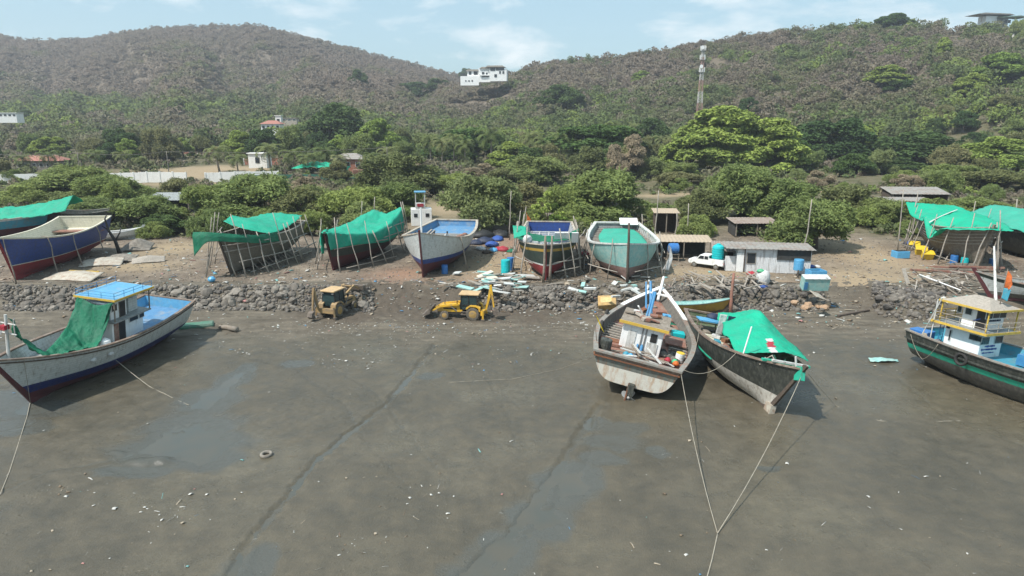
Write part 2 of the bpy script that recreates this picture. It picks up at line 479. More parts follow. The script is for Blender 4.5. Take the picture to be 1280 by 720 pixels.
rr = mix(nt, ramp(nt, big, [(.50, (0, 0, 0)), (.62, (1, 1, 1))]), rr, (.2, .2, .2)); rr = mix(nt, asd, rr, (.85, .85, .85)); rr = mix(nt, awc, rr, (.12, .12, .12))
nt.links.new(rr, b.inputs['Roughness'])
hh = N(nt, 'ShaderNodeMath', operation='MULTIPLY_ADD', i_1=.4); nt.links.new(fine, hh.inputs[0]); nt.links.new(mid, hh.inputs[2])
vo = N(nt, 'ShaderNodeTexVoronoi', i_Scale=1.9); gq = nt.nodes.new('ShaderNodeNewGeometry'); nt.links.new(gq.outputs['Position'], vo.inputs['Vector'])
dent = ramp(nt, vo.outputs['Distance'], [(.0, (0, 0, 0)), (.16, (.3, .3, .3)), (.24, (1, 1, 1))])
msk = ramp(nt, noise(nt, .22, 4, .6, 'world'), [(.50, (0, 0, 0)), (.60, (1, 1, 1))])
dm = mix(nt, msk, (1., 1., 1.), dent); h2 = N(nt, 'ShaderNodeMath', operation='MULTIPLY_ADD', i_1=.35); nt.links.new(dm, h2.inputs[0]); nt.links.new(hh.outputs[0], h2.inputs[2]); hh = h2
bp = N(nt, 'ShaderNodeBump', i_Strength=.7, i_Distance=.12); nt.links.new(hh.outputs[0], bp.inputs['Height']); nt.links.new(bp.outputs[0], b.inputs['Normal'])
nt.links.new(b.outputs[0], out.inputs[0]); o.data.materials.append(m)

m, nt, out = newmat('pool_water')
b = N(nt, 'ShaderNodeBsdfPrincipled', i_Roughness=.06); b.inputs['IOR'].default_value = 1.33
nt.links.new(ramp(nt, noise(nt, .5, 3, .5, 'world'), [(.35, (.078, .082, .072)), (.65, (.090, .086, .070))]), b.inputs['Base Color'])
bp = N(nt, 'ShaderNodeBump', i_Strength=.12, i_Distance=.02); nt.links.new(noise(nt, 6, 2, .5, 'world'), bp.inputs['Height']); nt.links.new(bp.outputs[0], b.inputs['Normal'])
nt.links.new(b.outputs[0], out.inputs[0])
mb = MB(); mb.add([(-75, 12, -.074), (75, 12, -.074), (75, 60, -.074), (-75, 60, -.074)], [(0, 1, 2, 3)])
tag(mb.build('water', 'pool_water'), kind='structure')

# ------------------------------------------------------------------ terrain inland
ss = np.concatenate([np.linspace(-1.5, -.95, 14), np.linspace(-.93, .93, 420), np.linspace(.95, 1.5, 14)])
yy = np.concatenate([np.arange(81.9, 130, .4), np.geomspace(130, 1420, 280)])
S, YY = np.meshgrid(ss, yy); XX = S * YY
ZZ = ground_np(XX, YY)
fz = (1 - sstep(120, 160, YY)) * sstep(82.5, 85, YY)
ZZ = ZZ + fz * ((fbm(XX * .7, YY * .7, 111, 4) - .5) * .22)
# masks: 0 yard dirt, 1 scrub ground; sand tracks
def ell(px, py, a, b, z=2.6, pw=1.):
    p = at(px, py, z)
    q = ((XX - p.x) / a) ** 2 + ((YY - p.y) / b) ** 2
    return np.exp(-q ** pw)
scrub = sstep(112, 132, YY + (fbm(XX * .06, YY * .06, 121, 3) - .5) * 26)
tan = np.zeros_like(ZZ)
for a in [(880, 338, 9, 4), (910, 350, 8, 3), (1090, 320, 7, 14), (1080, 345, 8, 7), (620, 330, 7, 8), (560, 262, 6, 14, 3.), (550, 285, 5, 8), (215, 310, 6, 7), (170, 330, 6, 4), (830, 239, 13, 4, 4), (1010, 238, 22, 5, 4),
          (260, 213, 26, 22, 4.5, 3), (330, 222, 30, 6, 4.5), (240, 228, 20, 4, 4)]:
    tan = np.maximum(tan, ell(*a))
red = np.maximum.reduce([ell(505, 340, 4.5, 4), ell(650, 305, 5, 9), ell(610, 345, 3, 3), ell(1110, 322, 5, 4), ell(950, 352, 5, 2)])
o = npmesh('ground', np.stack([XX, YY, ZZ], -1).reshape(-1, 3), gridfaces(len(ss), len(yy)), [],
           {'scrub': ('POINT', scrub.ravel()), 'tan': ('POINT', tan.ravel()), 'red': ('POINT', red.ravel())}, smooth=True)
tag(o, kind='structure')
m, nt, out = newmat('terrain')
A = lambda k: N(nt, 'ShaderNodeAttribute', attribute_name=k).outputs['Fac']
n_s = noise(nt, .35, 6, .65, 'world'); n_f = noise(nt, 3.2, 6, .7, 'world'); n_v = noise(nt, 14, 4, .7, 'world')
yard = ramp(nt, n_s, [(.3, (.10, .082, .064)), (.5, (.165, .135, .105)), (.68, (.24, .20, .155))])
yard = mix(nt, 1, yard, ramp(nt, n_f, [(.3, (.62, .61, .6)), (.5, (1, 1, 1)), (.72, (1.35, 1.33, 1.3))]), 'MULTIPLY')
yard = mix(nt, 1, yard, ramp(nt, n_v, [(.3, (.7, .7, .7)), (.7, (1.25, 1.25, 1.25))]), 'MULTIPLY')
tanc = mix(nt, 1, (.30, .235, .155), ramp(nt, n_f, [(.25, (.82, .8, .78)), (.75, (1.12, 1.12, 1.1))]), 'MULTIPLY')
redc = mix(nt, 1, (.26, .165, .115), ramp(nt, n_f, [(.3, (.75, .75, .75)), (.7, (1.2, 1.2, 1.2))]), 'MULTIPLY')
scr = ramp(nt, n_s, [(.32, (.075, .080, .036)), (.5, (.115, .105, .060)), (.68, (.16, .135, .09))])
scr = mix(nt, 1, scr, ramp(nt, n_f, [(.3, (.7, .7, .7)), (.7, (1.2, 1.2, 1.2))]), 'MULTIPLY')
sp = nt.nodes.new('ShaderNodeSeparateXYZ'); gp_ = nt.nodes.new('ShaderNodeNewGeometry'); nt.links.new(gp_.outputs['Position'], sp.inputs[0])
hz = N(nt, 'ShaderNodeMapRange', i_1=16., i_2=34.); nt.links.new(sp.outputs[2], hz.inputs[0])
scr = mix(nt, hz.outputs[0], scr, ramp(nt, n_f, [(.3, (.115, .095, .070)), (.7, (.17, .14, .105))]))
c = mix(nt, A('scrub'), yard, scr); c = mix(nt, A('red'), c, redc); c = mix(nt, A('tan'), c, tanc)
b = N(nt, 'ShaderNodeBsdfPrincipled', i_Roughness=.92); b.inputs['Specular IOR Level'].default_value = .2
nt.links.new(c, b.inputs['Base Color'])
bp = N(nt, 'ShaderNodeBump', i_Strength=.7, i_Distance=.1); nt.links.new(n_f, bp.inputs['Height']); nt.links.new(bp.outputs[0], b.inputs['Normal'])
nt.links.new(b.outputs[0], out.inputs[0]); o.data.materials.append(m)
# ------------------------------------------------------------------ paints and cloths
simple('white_paint', (.62, .62, .59), (.50, .51, .49), rough=.5, dirt=(.20, .17, .13), dirt_amt=.45, streak=True)
simple('white_clean', (.82, .82, .80), (.75, .76, .75), rough=.45, dirt=(.36, .33, .29), dirt_amt=.2, streak=True)
simple('cream_paint', (.64, .61, .49), (.56, .54, .43), rough=.55, dirt=(.36, .33, .25), dirt_amt=.25, streak=True, planks=1.3)
simple('grey_paint', (.33, .35, .34), (.24, .26, .26), rough=.6, dirt=(.13, .12, .10), dirt_amt=.5, streak=True, planks=1.4)
simple('pale_grey_paint', (.58, .60, .58), (.48, .51, .50), rough=.6, dirt=(.24, .22, .18), dirt_amt=.35, streak=True, planks=1.4)
simple('blue_paint', (.018, .06, .25), (.015, .045, .19), rough=.45, dirt=(.05, .06, .09), dirt_amt=.35, streak=True, planks=1.3)
simple('dark_blue_paint', (.012, .025, .14), (.01, .02, .10), rough=.5, dirt=(.06, .06, .06), dirt_amt=.4, streak=True, planks=1.4)
simple('sky_blue_paint', (.12, .36, .56), (.09, .29, .48), rough=.5, dirt=(.25, .33, .36), dirt_amt=.3)
simple('deck_blue', (.07, .19, .36), (.10, .25, .42), rough=.6, dirt=(.28, .30, .30), dirt_amt=.4, dscale=.8)
simple('deck_teal', (.03, .23, .33), (.05, .28, .37), rough=.6, dirt=(.16, .18, .17), dirt_amt=.4)
simple('maroon_paint', (.10, .018, .022), (.075, .02, .022), rough=.6, dirt=(.05, .035, .03), dirt_amt=.4, streak=True)
simple('red_paint', (.26, .02, .025), (.20, .02, .025), rough=.55, dirt=(.12, .05, .04), dirt_amt=.3, streak=True)
simple('black_hull', (.028, .032, .028), (.05, .055, .045), rough=.6, dirt=(.13, .13, .11), dirt_amt=.5, streak=True, planks=1.4)
simple('dark_green_hull', (.022, .040, .030), (.035, .05, .04), rough=.55, dirt=(.06, .06, .05), dirt_amt=.4, streak=True, planks=1.4)
simple('slate_hull', (.20, .215, .185), (.14, .155, .14), rough=.65, dirt=(.24, .10, .045), dirt_amt=.4, streak=True)
simple('rust_white', (.80, .77, .68), (.74, .70, .62), rough=.6, dirt=(.48, .22, .05), dirt_amt=.36, streak=True, dscale=.55)
simple('lower_white', (.60, .57, .51), (.50, .47, .41), rough=.65, dirt=(.20, .14, .09), dirt_amt=.4, streak=True)
simple('turquoise_paint', (.30, .52, .48), (.20, .42, .40), rough=.55, dirt=(.42, .50, .44), dirt_amt=.55, dscale=1.8)
simple('pink_bottom', (.27, .17, .15), (.20, .13, .11), rough=.7, dirt=(.12, .09, .08), dirt_amt=.5)
simple('green_stripe', (.02, .40, .26), (.02, .33, .22), rough=.5, dirt=(.10, .12, .10), dirt_amt=.3, streak=True)
simple('old_grey_hull', (.085, .085, .075), (.12, .11, .095), rough=.75, dirt=(.20, .18, .15), dirt_amt=.55, streak=True)
simple('raw_planks', (.20, .17, .13), (.145, .12, .09), rough=.85, dirt=(.27, .24, .20), dirt_amt=.5, dscale=2.5, planks=1.3, bump=.6)
simple('raw_planks_dark', (.165, .142, .11), (.22, .19, .145), rough=.85, dirt=(.19, .17, .14), dirt_amt=.45, dscale=2.5, planks=1.3, bump=.6)
simple('old_wood', (.26, .22, .175), (.17, .14, .11), rough=.85, scale=5, dirt=(.34, .30, .25), dirt_amt=.4)
simple('dark_wood', (.10, .075, .055), (.065, .05, .04), rough=.85, scale=5)
simple('grey_wood', (.38, .34, .29), (.26, .235, .20), rough=.9, scale=6)
simple('red_wood', (.28, .13, .09), (.20, .10, .075), rough=.8, dirt=(.30, .24, .19), dirt_amt=.4)
simple('rail_cream', (.46, .43, .36), (.36, .32, .26), rough=.65, dirt=(.24, .13, .075), dirt_amt=.5, dscale=2)
simple('rail_brown', (.20, .14, .10), (.14, .10, .08), rough=.7, dirt=(.33, .29, .24), dirt_amt=.45, dscale=2)
simple('rail_grey', (.27, .26, .23), (.20, .19, .17), rough=.7, dirt=(.30, .13, .07), dirt_amt=.4, dscale=1.5)
simple('rust', (.22, .085, .035), (.13, .06, .035), rough=.85)
simple('yellow_paint', (.62, .42, .06), (.52, .34, .06), rough=.5, dirt=(.30, .22, .10), dirt_amt=.3)
simple('ochre_paint', (.42, .26, .04), (.35, .22, .04), rough=.55, dirt=(.2, .13, .05), dirt_amt=.4)
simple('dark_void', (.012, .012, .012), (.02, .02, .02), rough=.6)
simple('window_glass', (.02, .025, .03), (.03, .035, .04), rough=.12)
simple('bright_green', (.05, .42, .20), (.04, .35, .17), rough=.55, dirt=(.2, .2, .15), dirt_amt=.3)
simple('deck_green', (.075, .115, .055), (.11, .14, .075), rough=.75, dirt=(.25, .23, .17), dirt_amt=.45)
simple('steel', (.30, .30, .29), (.22, .22, .21), rough=.5, metal=.5)
simple('blue_metal', (.04, .17, .36), (.05, .22, .40), rough=.5, dirt=(.22, .25, .27), dirt_amt=.35)
simple('rope', (.34, .31, .25), (.26, .23, .18), rough=.9)
simple('rubber', (.022, .022, .022), (.035, .033, .03), rough=.8)
for nm, c1, c2, tr in (('tarp_bright', (.004, .50, .30), (.006, .44, .27), .25), ('tarp_green', (.015, .46, .30), (.012, .40, .255), .3), ('tarp_sage', (.06, .50, .36), (.05, .43, .31), .3),
                       ('net_green', (.006, .22, .115), (.005, .17, .09), .35), ('tarp_dark', (.004, .12, .075), (.006, .09, .06), .2), ('cloth_white', (.68, .68, .66), (.6, .6, .6), .2), ('cloth_navy', (.015, .025, .07), (.02, .03, .06), .1),
                       ('cloth_blue', (.03, .10, .38), (.03, .08, .3), .15), ('cloth_red', (.45, .03, .05), (.4, .03, .05), .2), ('cloth_orange', (.70, .17, .03), (.6, .14, .03), .2), ('cloth_yellow', (.78, .60, .02), (.7, .52, .02), .2)):
    simple(nm, c1, c2, rough=.65, scale=.7, bump=.8, bscale=4, bdist=.12, translucent=tr, dirt=tuple(v * .72 + .05 for v in c1), dirt_amt=.5, dscale=.8)

# ------------------------------------------------------------------ hulls
class Hull:
    def __init__(s, L, B, D, wt=.72, bow_rise=1.6, stern_rise=.5, rake=2.4, srake=.5, pw=2.3, lift=1.2, kh=.3, th=.14, e=.34, tmid=.42, bowfull=1., vb=.8, vs=.5):
        s.__dict__.update(locals())
    def hw(s, t):
        if t < s.tmid: f = s.wt + (1 - s.wt) * math.sin(math.pi / 2 * t / s.tmid)
        else: f = max(0., 1 - ((t - s.tmid) / (1 - s.tmid)) ** s.pw) ** s.bowfull
        return s.B / 2 * f
    def sheer(s, t):
        return s.D + (s.stern_rise * ((s.tmid - t) / s.tmid) ** 2 if t < s.tmid else s.bow_rise * ((t - s.tmid) / (1 - s.tmid)) ** 2)
    def zb(s, t):
        return s.kh + (s.lift * ((.32 - t) / .32) ** 1.4 if t < .32 else 0)
    def pt(s, t, z, side=1, off=0.):
        zs, zb = s.sheer(t), s.zb(t)
        q = min(1, max(0, (z - zb) / (zs - zb)))
        k = max(0, (t - s.vs) / (1 - s.vs)) ** 1.6
        ee = s.e + (s.vb - s.e) * k
        if t < .25: ee = s.e * (1 - .25 * (1 - t / .25))
        y = s.hw(t) * (q ** ee) + off
        x = -s.L / 2 + t * s.L - s.rake * (1 - q) * max(0, (t - .45) / .55) ** 1.5 + s.srake * (1 - q) * (1 - t / .3 if t < .3 else 0)
        return Vector((x, side * max(y, 0), z))
    def levels(s, t, bounds):
        """z levels between bottom and sheer: bounds are ('abs', z) or ('rail', d)"""
        zb, zs = s.zb(t), s.sheer(t)
        zz = [zb]
        for k, v in bounds:
            z = v if k == 'abs' else (zs - v if k == 'rail' else zb + v * (zs - zb))
            zz.append(min(max(z, zz[-1] + .004), zs - .01 * (len(bounds) - len(zz) + 1)))
        zz.append(zs)
        return zz

def hull_mesh(H, bounds, mats, n=44, sub=4):
    """outer shell; bands between boundary lines take the materials in turn"""
    mb = MB(); ts = [i / n for i in range(n)] + [.985, .996]
    nl = len(bounds) + 1
    for side in (1, -1):
        rows = []
        for t in ts:
            zz = H.levels(t, bounds); r = []
            for b in range(nl):
                k = 7 if b == 0 else sub
                for j in range(k):
                    f = j / k
                    if b == 0: f = f ** 1.8
                    r.append(H.pt(t, zz[b] + (zz[b + 1] - zz[b]) * f, side))
            r.append(H.pt(t, zz[-1], side)); rows.append(r)
        m = len(rows[0]); band = []
        for b in range(nl): band += [b] * (7 if b == 0 else sub)
        vs = [p for r in rows for p in r]; fs = []; ms = []
        for i in range(len(ts) - 1):
            for j in range(m - 1):
                a, b_, c, d = i * m + j, (i + 1) * m + j, (i + 1) * m + j + 1, i * m + j + 1
                fs.append((a, b_, c, d) if side < 0 else (d, c, b_, a)); ms.append(band[j])
        mb.add(vs, fs, ms)
        # transom half
        r = rows[0]; vs = r + [Vector((p.x, 0, p.z)) for p in r]; fs = []
        for j in range(m - 1):
            q = (j, j + 1, m + j + 1, m + j)
            fs.append(q if side > 0 else q[::-1])
        mb.add(vs, fs, band[:m - 1])
    return mb, mats

def inner_mesh(H, depth, n=40, t0=0., t1=.965, rows=4):
    mb = MB(); ts = [t0 + (t1 - t0) * i / n for i in range(n + 1)]
    dz = depth if callable(depth) else (lambda t: H.sheer(t) - depth)
    for side in (1, -1):
        R_ = []
        for t in ts:
            zs = H.sheer(t) - .005; zd = max(dz(t), H.zb(t) + .15)
            r = []
            for j in range(rows + 1):
                p = H.pt(t, zs + (zd - zs) * j / rows, side, -H.th)
                if t == t0: p.x = p.x + H.th
                r.append(p)
            R_.append(r)
        m = rows + 1; vs = [p for r in R_ for p in r]; fs = []
        for i in range(len(ts) - 1):
            for j in range(m - 1):
                q = (i * m + j, i * m + j + 1, (i + 1) * m + j + 1, (i + 1) * m + j)
                fs.append(q if side > 0 else q[::-1])
        mb.add(vs, fs)
        r = R_[0]; vs = r + [Vector((p.x, 0, p.z)) for p in r]
        mb.add(vs, [(j, m + j, m + j + 1, j + 1) if side > 0 else (j + 1, m + j + 1, m + j, j) for j in range(m - 1)])
    return mb

def deck_mesh(H, depth, n=40, t0=0., t1=.965, k=6):
    mb = MB(); dz = depth if callable(depth) else (lambda t: H.sheer(t) - depth)
    vs = []; fs = []
    for i in range(n + 1):
        t = t0 + (t1 - t0) * i / n; z = max(dz(t), H.zb(t) + .15)
        p = H.pt(t, z, 1, -H.th - .002)
        x = p.x + (H.th if t == 0 else 0)
        for j in range(k + 1):
            f = j / k * 2 - 1; vs.append((x, p.y * f, z + .05 * (1 - f * f)))
    for i in range(n):
        for j in range(k):
            a = i * (k + 1) + j; fs.append((a, a + k + 1, a + k + 2, a + 1))
    return mb.add(vs, fs)

def sweep_rail(H, w_out=.07, w_in=.2, h=.12, dz=0., n=44, t0=0, t1=1., mb=None, transom=True, below=0., sides=(1, -1)):
    """a timber that runs round the top edge (or `below` it as a rubbing strake)"""
    mb = mb or MB()
    for side in sides:
        vs = []; fs = []; tt = [t0 + (t1 - t0) * i / n for i in range(n + 1)]
        for t in tt:
            z = H.sheer(t) - below + dz; o = H.pt(min(t, .9999), z - (0 if below else dz), side)
            yo = o.y + side * w_out; yi = side * max(0, abs(o.y) - w_in)
            if abs(t - 1) < 1e-4: yo = side * w_out * .6; yi = 0
            vs += [(o.x, yo, z - h / 2), (o.x, yo, z + h / 2), (o.x, yi, z + h / 2), (o.x, yi, z - h / 2)]
        for i in range(n):
            for j in range(4):
                q = (i * 4 + j, i * 4 + (j + 1) % 4, (i + 1) * 4 + (j + 1) % 4, (i + 1) * 4 + j)
                fs.append(q if side < 0 else q[::-1])
        fs += [(0, 3, 2, 1), (n * 4, n * 4 + 1, n * 4 + 2, n * 4 + 3)]
        mb.add(vs, fs)
    if transom:
        z = H.sheer(0) - below + dz; p = H.pt(0, z, 1)
        mb.box((p.x + (w_in - w_out) / 2 - .003, 0, z + .003), (w_in + w_out, 2 * p.y + 2 * w_out - .01, h + .004))
    return mb

def keel_mesh(H, w=.22, top=.35, fore=.18):
    mb = MB(); pts = []
    x0 = -H.L / 2 + H.srake + .4
    for i in range(13): pts.append(((x0 + (H.L / 2 - H.rake - x0) * i / 12), 0, None))
    vs = []; fs = []
    prof = [(p[0], .0, H.kh + .25 if p[0] > x0 + .32 * H.L else max(H.kh + .25, H.zb((p[0] + H.L / 2) / H.L) + .1)) for p in pts]
    for x, zl, zt in prof: vs += [(x, -w / 2, zl), (x, w / 2, zl), (x, w / 2, zt), (x, -w / 2, zt)]
    n = len(prof)
    for i in range(n - 1):
        for j in range(4): fs.append((i * 4 + j, i * 4 + (j + 1) % 4, (i + 1) * 4 + (j + 1) % 4, (i + 1) * 4 + j)[::-1])
    fs += [(0, 1, 2, 3), (n * 4 - 1, n * 4 - 2, n * 4 - 3, n * 4 - 4)]
    mb.add(vs, fs)
    # stem
    vs = []; fs = []; m = 10; zt = H.sheer(1) + top
    for i in range(m + 1):
        z = zt * i / m
        q = (z - H.kh) / (H.sheer(1) - H.kh)
        x = H.L / 2 - H.rake * (1 - q)
        vs += [(x - .3, -w / 2, z), (x + fore, -w * .4, z), (x + fore, w * .4, z), (x - .3, w / 2, z)]
    for i in range(m):
        for j in range(4): fs.append((i * 4 + j, i * 4 + (j + 1) % 4, (i + 1) * 4 + (j + 1) % 4, (i + 1) * 4 + j))
    fs += [(3, 2, 1, 0), (m * 4, m * 4 + 1, m * 4 + 2, m * 4 + 3)]
    mb.add(vs, fs)
    return mb

def frames(H, depth, parent, mat_, n=18, w=.1, d=.12, t0=.03, t1=.93):
    for i in range(n):
        t = t0 + (t1 - t0) * i / (n - 1)
        for side in (1, -1):
            mb = MB()
            zs = H.sheer(t) + .02; zd = max(depth(t) if callable(depth) else zs - depth, H.zb(t) + .2)
            pts = [H.pt(t, zs + (zd - zs) * j / 4, side, -H.th - d / 2) for j in range(5)]
            mb.tube(pts, d * .62, 4)
            mb.build('rib', mat_, parent)

def beams(H, z_of, parent, mat_, ts, w=.14, h=.14, name='deck_beam'):
    for t in ts:
        z = z_of(t); p = H.pt(t, z, 1, -H.th)
        MB().box((p.x, 0, z), (w, 2 * p.y - .02, h)).build(name, mat_, parent)

def cloth(name, rows, mat_, parent=None, M=None, res=10, wr=.10, seed=0, thick=.025, label=None, cat='tarpaulin', group=None, sag=0.):
    """cloth hung through a net of control points"""
    C_ = [[Vector(p) for p in r] for r in rows]
    def cr(p0, p1, p2, p3, t):
        return .5 * ((2 * p1) + (p2 - p0) * t + (2 * p0 - 5 * p1 + 4 * p2 - p3) * t * t + (3 * p1 - p0 - 3 * p2 + p3) * t ** 3)
    def line(ps, k):
        out = []
        for i in range(len(ps) - 1):
            a = ps[i - 1] if i else ps[0] * 2 - ps[1]; d = ps[i + 2] if i + 2 < len(ps) else ps[-1] * 2 - ps[-2]
            # soften the overshoot so that cloth stays taut between points
            a = a.lerp(ps[i], .35); d = d.lerp(ps[i + 1], .35)
            for j in range(k): out.append(cr(a, ps[i], ps[i + 1], d, j / k))
        return out + [ps[-1]]
    R1 = [line(r, res) for r in C_]
    cols = [line([r[i] for r in R1], res) for i in range(len(R1[0]))]
    nu, nv = len(cols), len(cols[0]); rg = np.random.default_rng(seed)
    V = np.array([[list(p) for p in c] for c in cols])
    du = np.gradient(V, axis=0); dv = np.gradient(V, axis=1); nn = np.cross(du, dv); nn /= np.linalg.norm(nn, axis=2, keepdims=True) + 1e-9
    arc = V[:, :, 0] + V[:, :, 2] * .5; arc2 = V[:, :, 1] + V[:, :, 2] * .3
    a0 = rg.uniform(0, 3)
    f = (fbm(arc * .9 + 10 * seed, arc2 * .9, seed + 200, 4) - .5) * 2 + .5 * (fbm(arc * 4.5, arc2 * 4.5, seed + 400, 3) - .5) * 2 + 1.1 * (fbm(arc * 3 * math.cos(a0) + arc2 * 3 * math.sin(a0) + seed, (arc - arc2) * .4, seed + 300, 3) - .5)
    V = V + nn * (f * wr)[:, :, None]
    U = np.linspace(0, 1, nu)[:, None]; W = np.linspace(0, 1, nv)[None, :]
    V[:, :, 2] -= sag * 16 * U * (1 - U) * W * (1 - W) / 1.0
    mb = MB(); mb.add([tuple(p) for p in V.reshape(-1, 3)], [(i * nv + j, (i + 1) * nv + j, (i + 1) * nv + j + 1, i * nv + j + 1) for i in range(nu - 1) for j in range(nv - 1)])
    o = mb.build(name, mat_, parent, M, smooth=True, solid=thick)
    if label: tag(o, label, cat, group)
    return o

def boat_at(fore_px, stern_px, zst, H, list_deg=0, zf=None, pitch=0., sink=.1):
    """heading and place of a boat from the ground under its forefoot and the middle of its stern rail"""
    f = on(*fore_px)
    s_ = at(stern_px[0], stern_px[1], f.z + zst)
    d = (f - s_); d.z = 0
    rz = math.atan2(d.y, d.x)
    want = d.length
    c = Vector((f.x, f.y, f.z)) - Vector((math.cos(rz), math.sin(rz), 0)) * (H.L / 2 - H.rake)
    print('boat', fore_px, 'wanted L', round(want + H.rake, 1), 'have', H.L, 'heading', round(math.degrees(rz)))
    c.z = f.z - sink
    M = TRS(c, rz) @ Euler((R(list_deg), R(pitch), 0)).to_matrix().to_4x4()
    return M

def report(nm, M, H):
    def q(p): a = proj(M @ p); return (round(a[0]), round(a[1]))
    print(nm, 'bow top', q(H.pt(.9999, H.sheer(1))), 'stern +y', q(H.pt(0, H.sheer(0), 1)), 'stern -y', q(H.pt(0, H.sheer(0), -1)), 'forefoot', q(Vector((H.L / 2 - H.rake, 0, 0))),
          'mid +y', q(H.pt(.42, H.sheer(.42), 1)), 'mid -y', q(H.pt(.42, H.sheer(.42), -1)))

def base_boat(M, H, bounds, mats, label, cat='boat', depth=.9, deck='deck_blue', inner='cream_paint', rail='rail_cream', keel='maroon_paint', group=None, rail_kw={}, name='fishing_boat', nodeck=False):
    r = empty(name, M, label, cat, group)
    mb, ms = hull_mesh(H, bounds, mats); mb.build('hull', ms, r, smooth=True)
    if inner: inner_mesh(H, depth).build('bulwark', inner, r, smooth=False)
    if not nodeck: deck_mesh(H, depth).build('deck', deck, r)
    sweep_rail(H, **rail_kw).build('gunwale', rail, r)
    keel_mesh(H).build('keel', keel, r)
    return r

def pole(a, b, r=.07, mat_='grey_wood', label=None, group=None, name='wooden_pole', cat='pole', bend=.12, n=6):
    a = Vector(a); b = Vector(b); k = 5; pts = []
    off = [Vector((rnd.uniform(-bend, bend), rnd.uniform(-bend, bend), 0)) for _ in range(k)]
    for i in range(k):
        f = i / (k - 1); p = a.lerp(b, f)
        if 0 < i < k - 1: p += off[i]
        pts.append(p)
    o = MB().tube([p - a for p in pts], [r * (1.12 - .35 * i / (k - 1)) for i in range(k)], n).build(name, mat_, smooth=True)
    o.location = a
    return tag(o, label, cat, group)

def scaffold(M, H, label, group, side_ts, lean=1.1, extra=(.3, 1.6), horiz=((1.5, .0, .7),), r=.085, out=.35):
    """poles propping a hull: leaning uprights at (side, t) and long rails tied across them"""
    for side, t in side_ts:
        top = H.pt(t, H.sheer(t), side, out * .3); top.z += rnd.uniform(*extra) * 1.3; top.x += rnd.uniform(-.5, .5)
        bt = H.pt(t, H.sheer(t), side, lean + rnd.uniform(-.3, .4)); bt.x += rnd.uniform(-.7, .7)
        a = M @ bt; b = M @ top
        a.z = G(a.x, a.y) - .1
        pole(a, b, r * rnd.uniform(.8, 1.2), label=label, group=group)
    for side, z, t0, t1, o_ in horiz:
        ps = [M @ H.pt(t, H.sheer(t), side, o_) for t in (t0, t1)]
        for p in ps: p.z = M.translation.z + z + rnd.uniform(-.2, .2)
        pole(ps[0], ps[1], r * .85, label=label.replace('upright', 'crossways'), group=group + ', crossways')
# ------------------------------------------------------------------ the boats
def cabin_box(parent, x0, x1, w, z0, z1, mat_='white_clean', windows=(), door=(), name='wheelhouse'):
    """walls of a deckhouse with dark window panes and door openings set just proud; windows: (face, u, z, wu, wz)"""
    MB().box(((x0 + x1) / 2, 0, (z0 + z1) / 2), (x1 - x0, w, z1 - z0)).build(name, mat_, parent, bevel=.03)
    for lst, nm, mt in ((windows, 'window', 'window_glass'), (door, 'door', 'dark_void')):
        for face, u, z, wu, wz in lst:
            def bx(e, dp, off):
                wu_, wz_ = wu + e, wz + e
                if face == 'f': return ((x1 + off, u, z), (dp, wu_, wz_))
                if face == 'b': return ((x0 - off, u, z), (dp, wu_, wz_))
                if face == 's': return ((u, w / 2 + off, z), (wu_, dp, wz_))
                return ((u, -w / 2 - off, z), (wu_, dp, wz_))
            fr = MB().box(*bx(.12, .05, .02)).build(nm, 'white_paint' if nm == 'window' else 'old_wood', parent)
            MB().box(*bx(0, .05, .035)).build('pane', mt, fr)

def railing(parent, pts, h=.8, r=.025, mat_='white_clean', rails=2, name='railing', close=False):
    mb = MB(); P = [Vector(p) for p in pts]
    if close: P.append(P[0])
    for a, b in zip(P[:-1], P[1:]):
        k = max(1, int((b - a).length / 1.1))
        for i in range(k + 1):
            q = a.lerp(b, i / k); mb.tube([q, q + Vector((0, 0, h))], r, 5)
        for j in range(rails):
            z = Vector((0, 0, h * (j + 1) / rails)); mb.tube([a + z, b + z], r, 5)
    return mb.build(name, mat_, parent)

def tyre(M, label, group=None, r=.5, w=.22, mat_='rubber', name='tyre', parent=None):
    prof = []
    for i in range(17):
        a = 2 * math.pi * i / 16; prof.append((r - .16 * r - .0 + w * .62 * math.cos(a) * .8, w / 2 * math.sin(a) * 1.15))
    mb = MB(); n = 20; vs = []; fs = []
    for k in range(n):
        q = 2 * math.pi * k / n
        for (rr_, h) in prof[:-1]: vs.append((rr_ * math.cos(q), rr_ * math.sin(q), h))
    m = 16
    for k in range(n):
        for j in range(m): fs.append((k * m + j, ((k + 1) % n) * m + j, ((k + 1) % n) * m + (j + 1) % m, k * m + (j + 1) % m))
    o = mb.add(vs, fs).build(name, mat_, parent, M, smooth=True)
    if label: tag(o, label, 'tyre', group)
    return o

def drum(M, mat_, label, cat='barrel', r=.35, h=.95, name='barrel', group=None, lid=None):
    root = empty(name, M, label, cat, group)
    MB().lathe((0, 0, 0), [(r * .96, 0), (r, .03), (r, h * .31), (r * 1.03, h * .33), (r, h * .36), (r, h * .64), (r * 1.03, h * .66), (r, h * .69), (r, h * .97), (r * .96, h)], 18).build('drum_body', mat_, root, smooth=False)
    MB().lathe((0, 0, h + .002), [(r * .97, 0), (r * .97, .04), (r * .8, .05)], 18).build('lid', lid or mat_, root)
    return root

# colours of water tanks and drums
simple('tank_blue', (.03, .17, .46), (.03, .14, .38), rough=.4, dirt=(.14, .2, .3), dirt_amt=.3)
simple('tank_sky', (.10, .36, .60), (.08, .30, .52), rough=.4)
simple('tank_turquoise', (.01, .48, .50), (.01, .42, .45), rough=.35)
simple('tub_yellow', (.72, .50, .03), (.62, .42, .03), rough=.45, dirt=(.3, .22, .08), dirt_amt=.3)

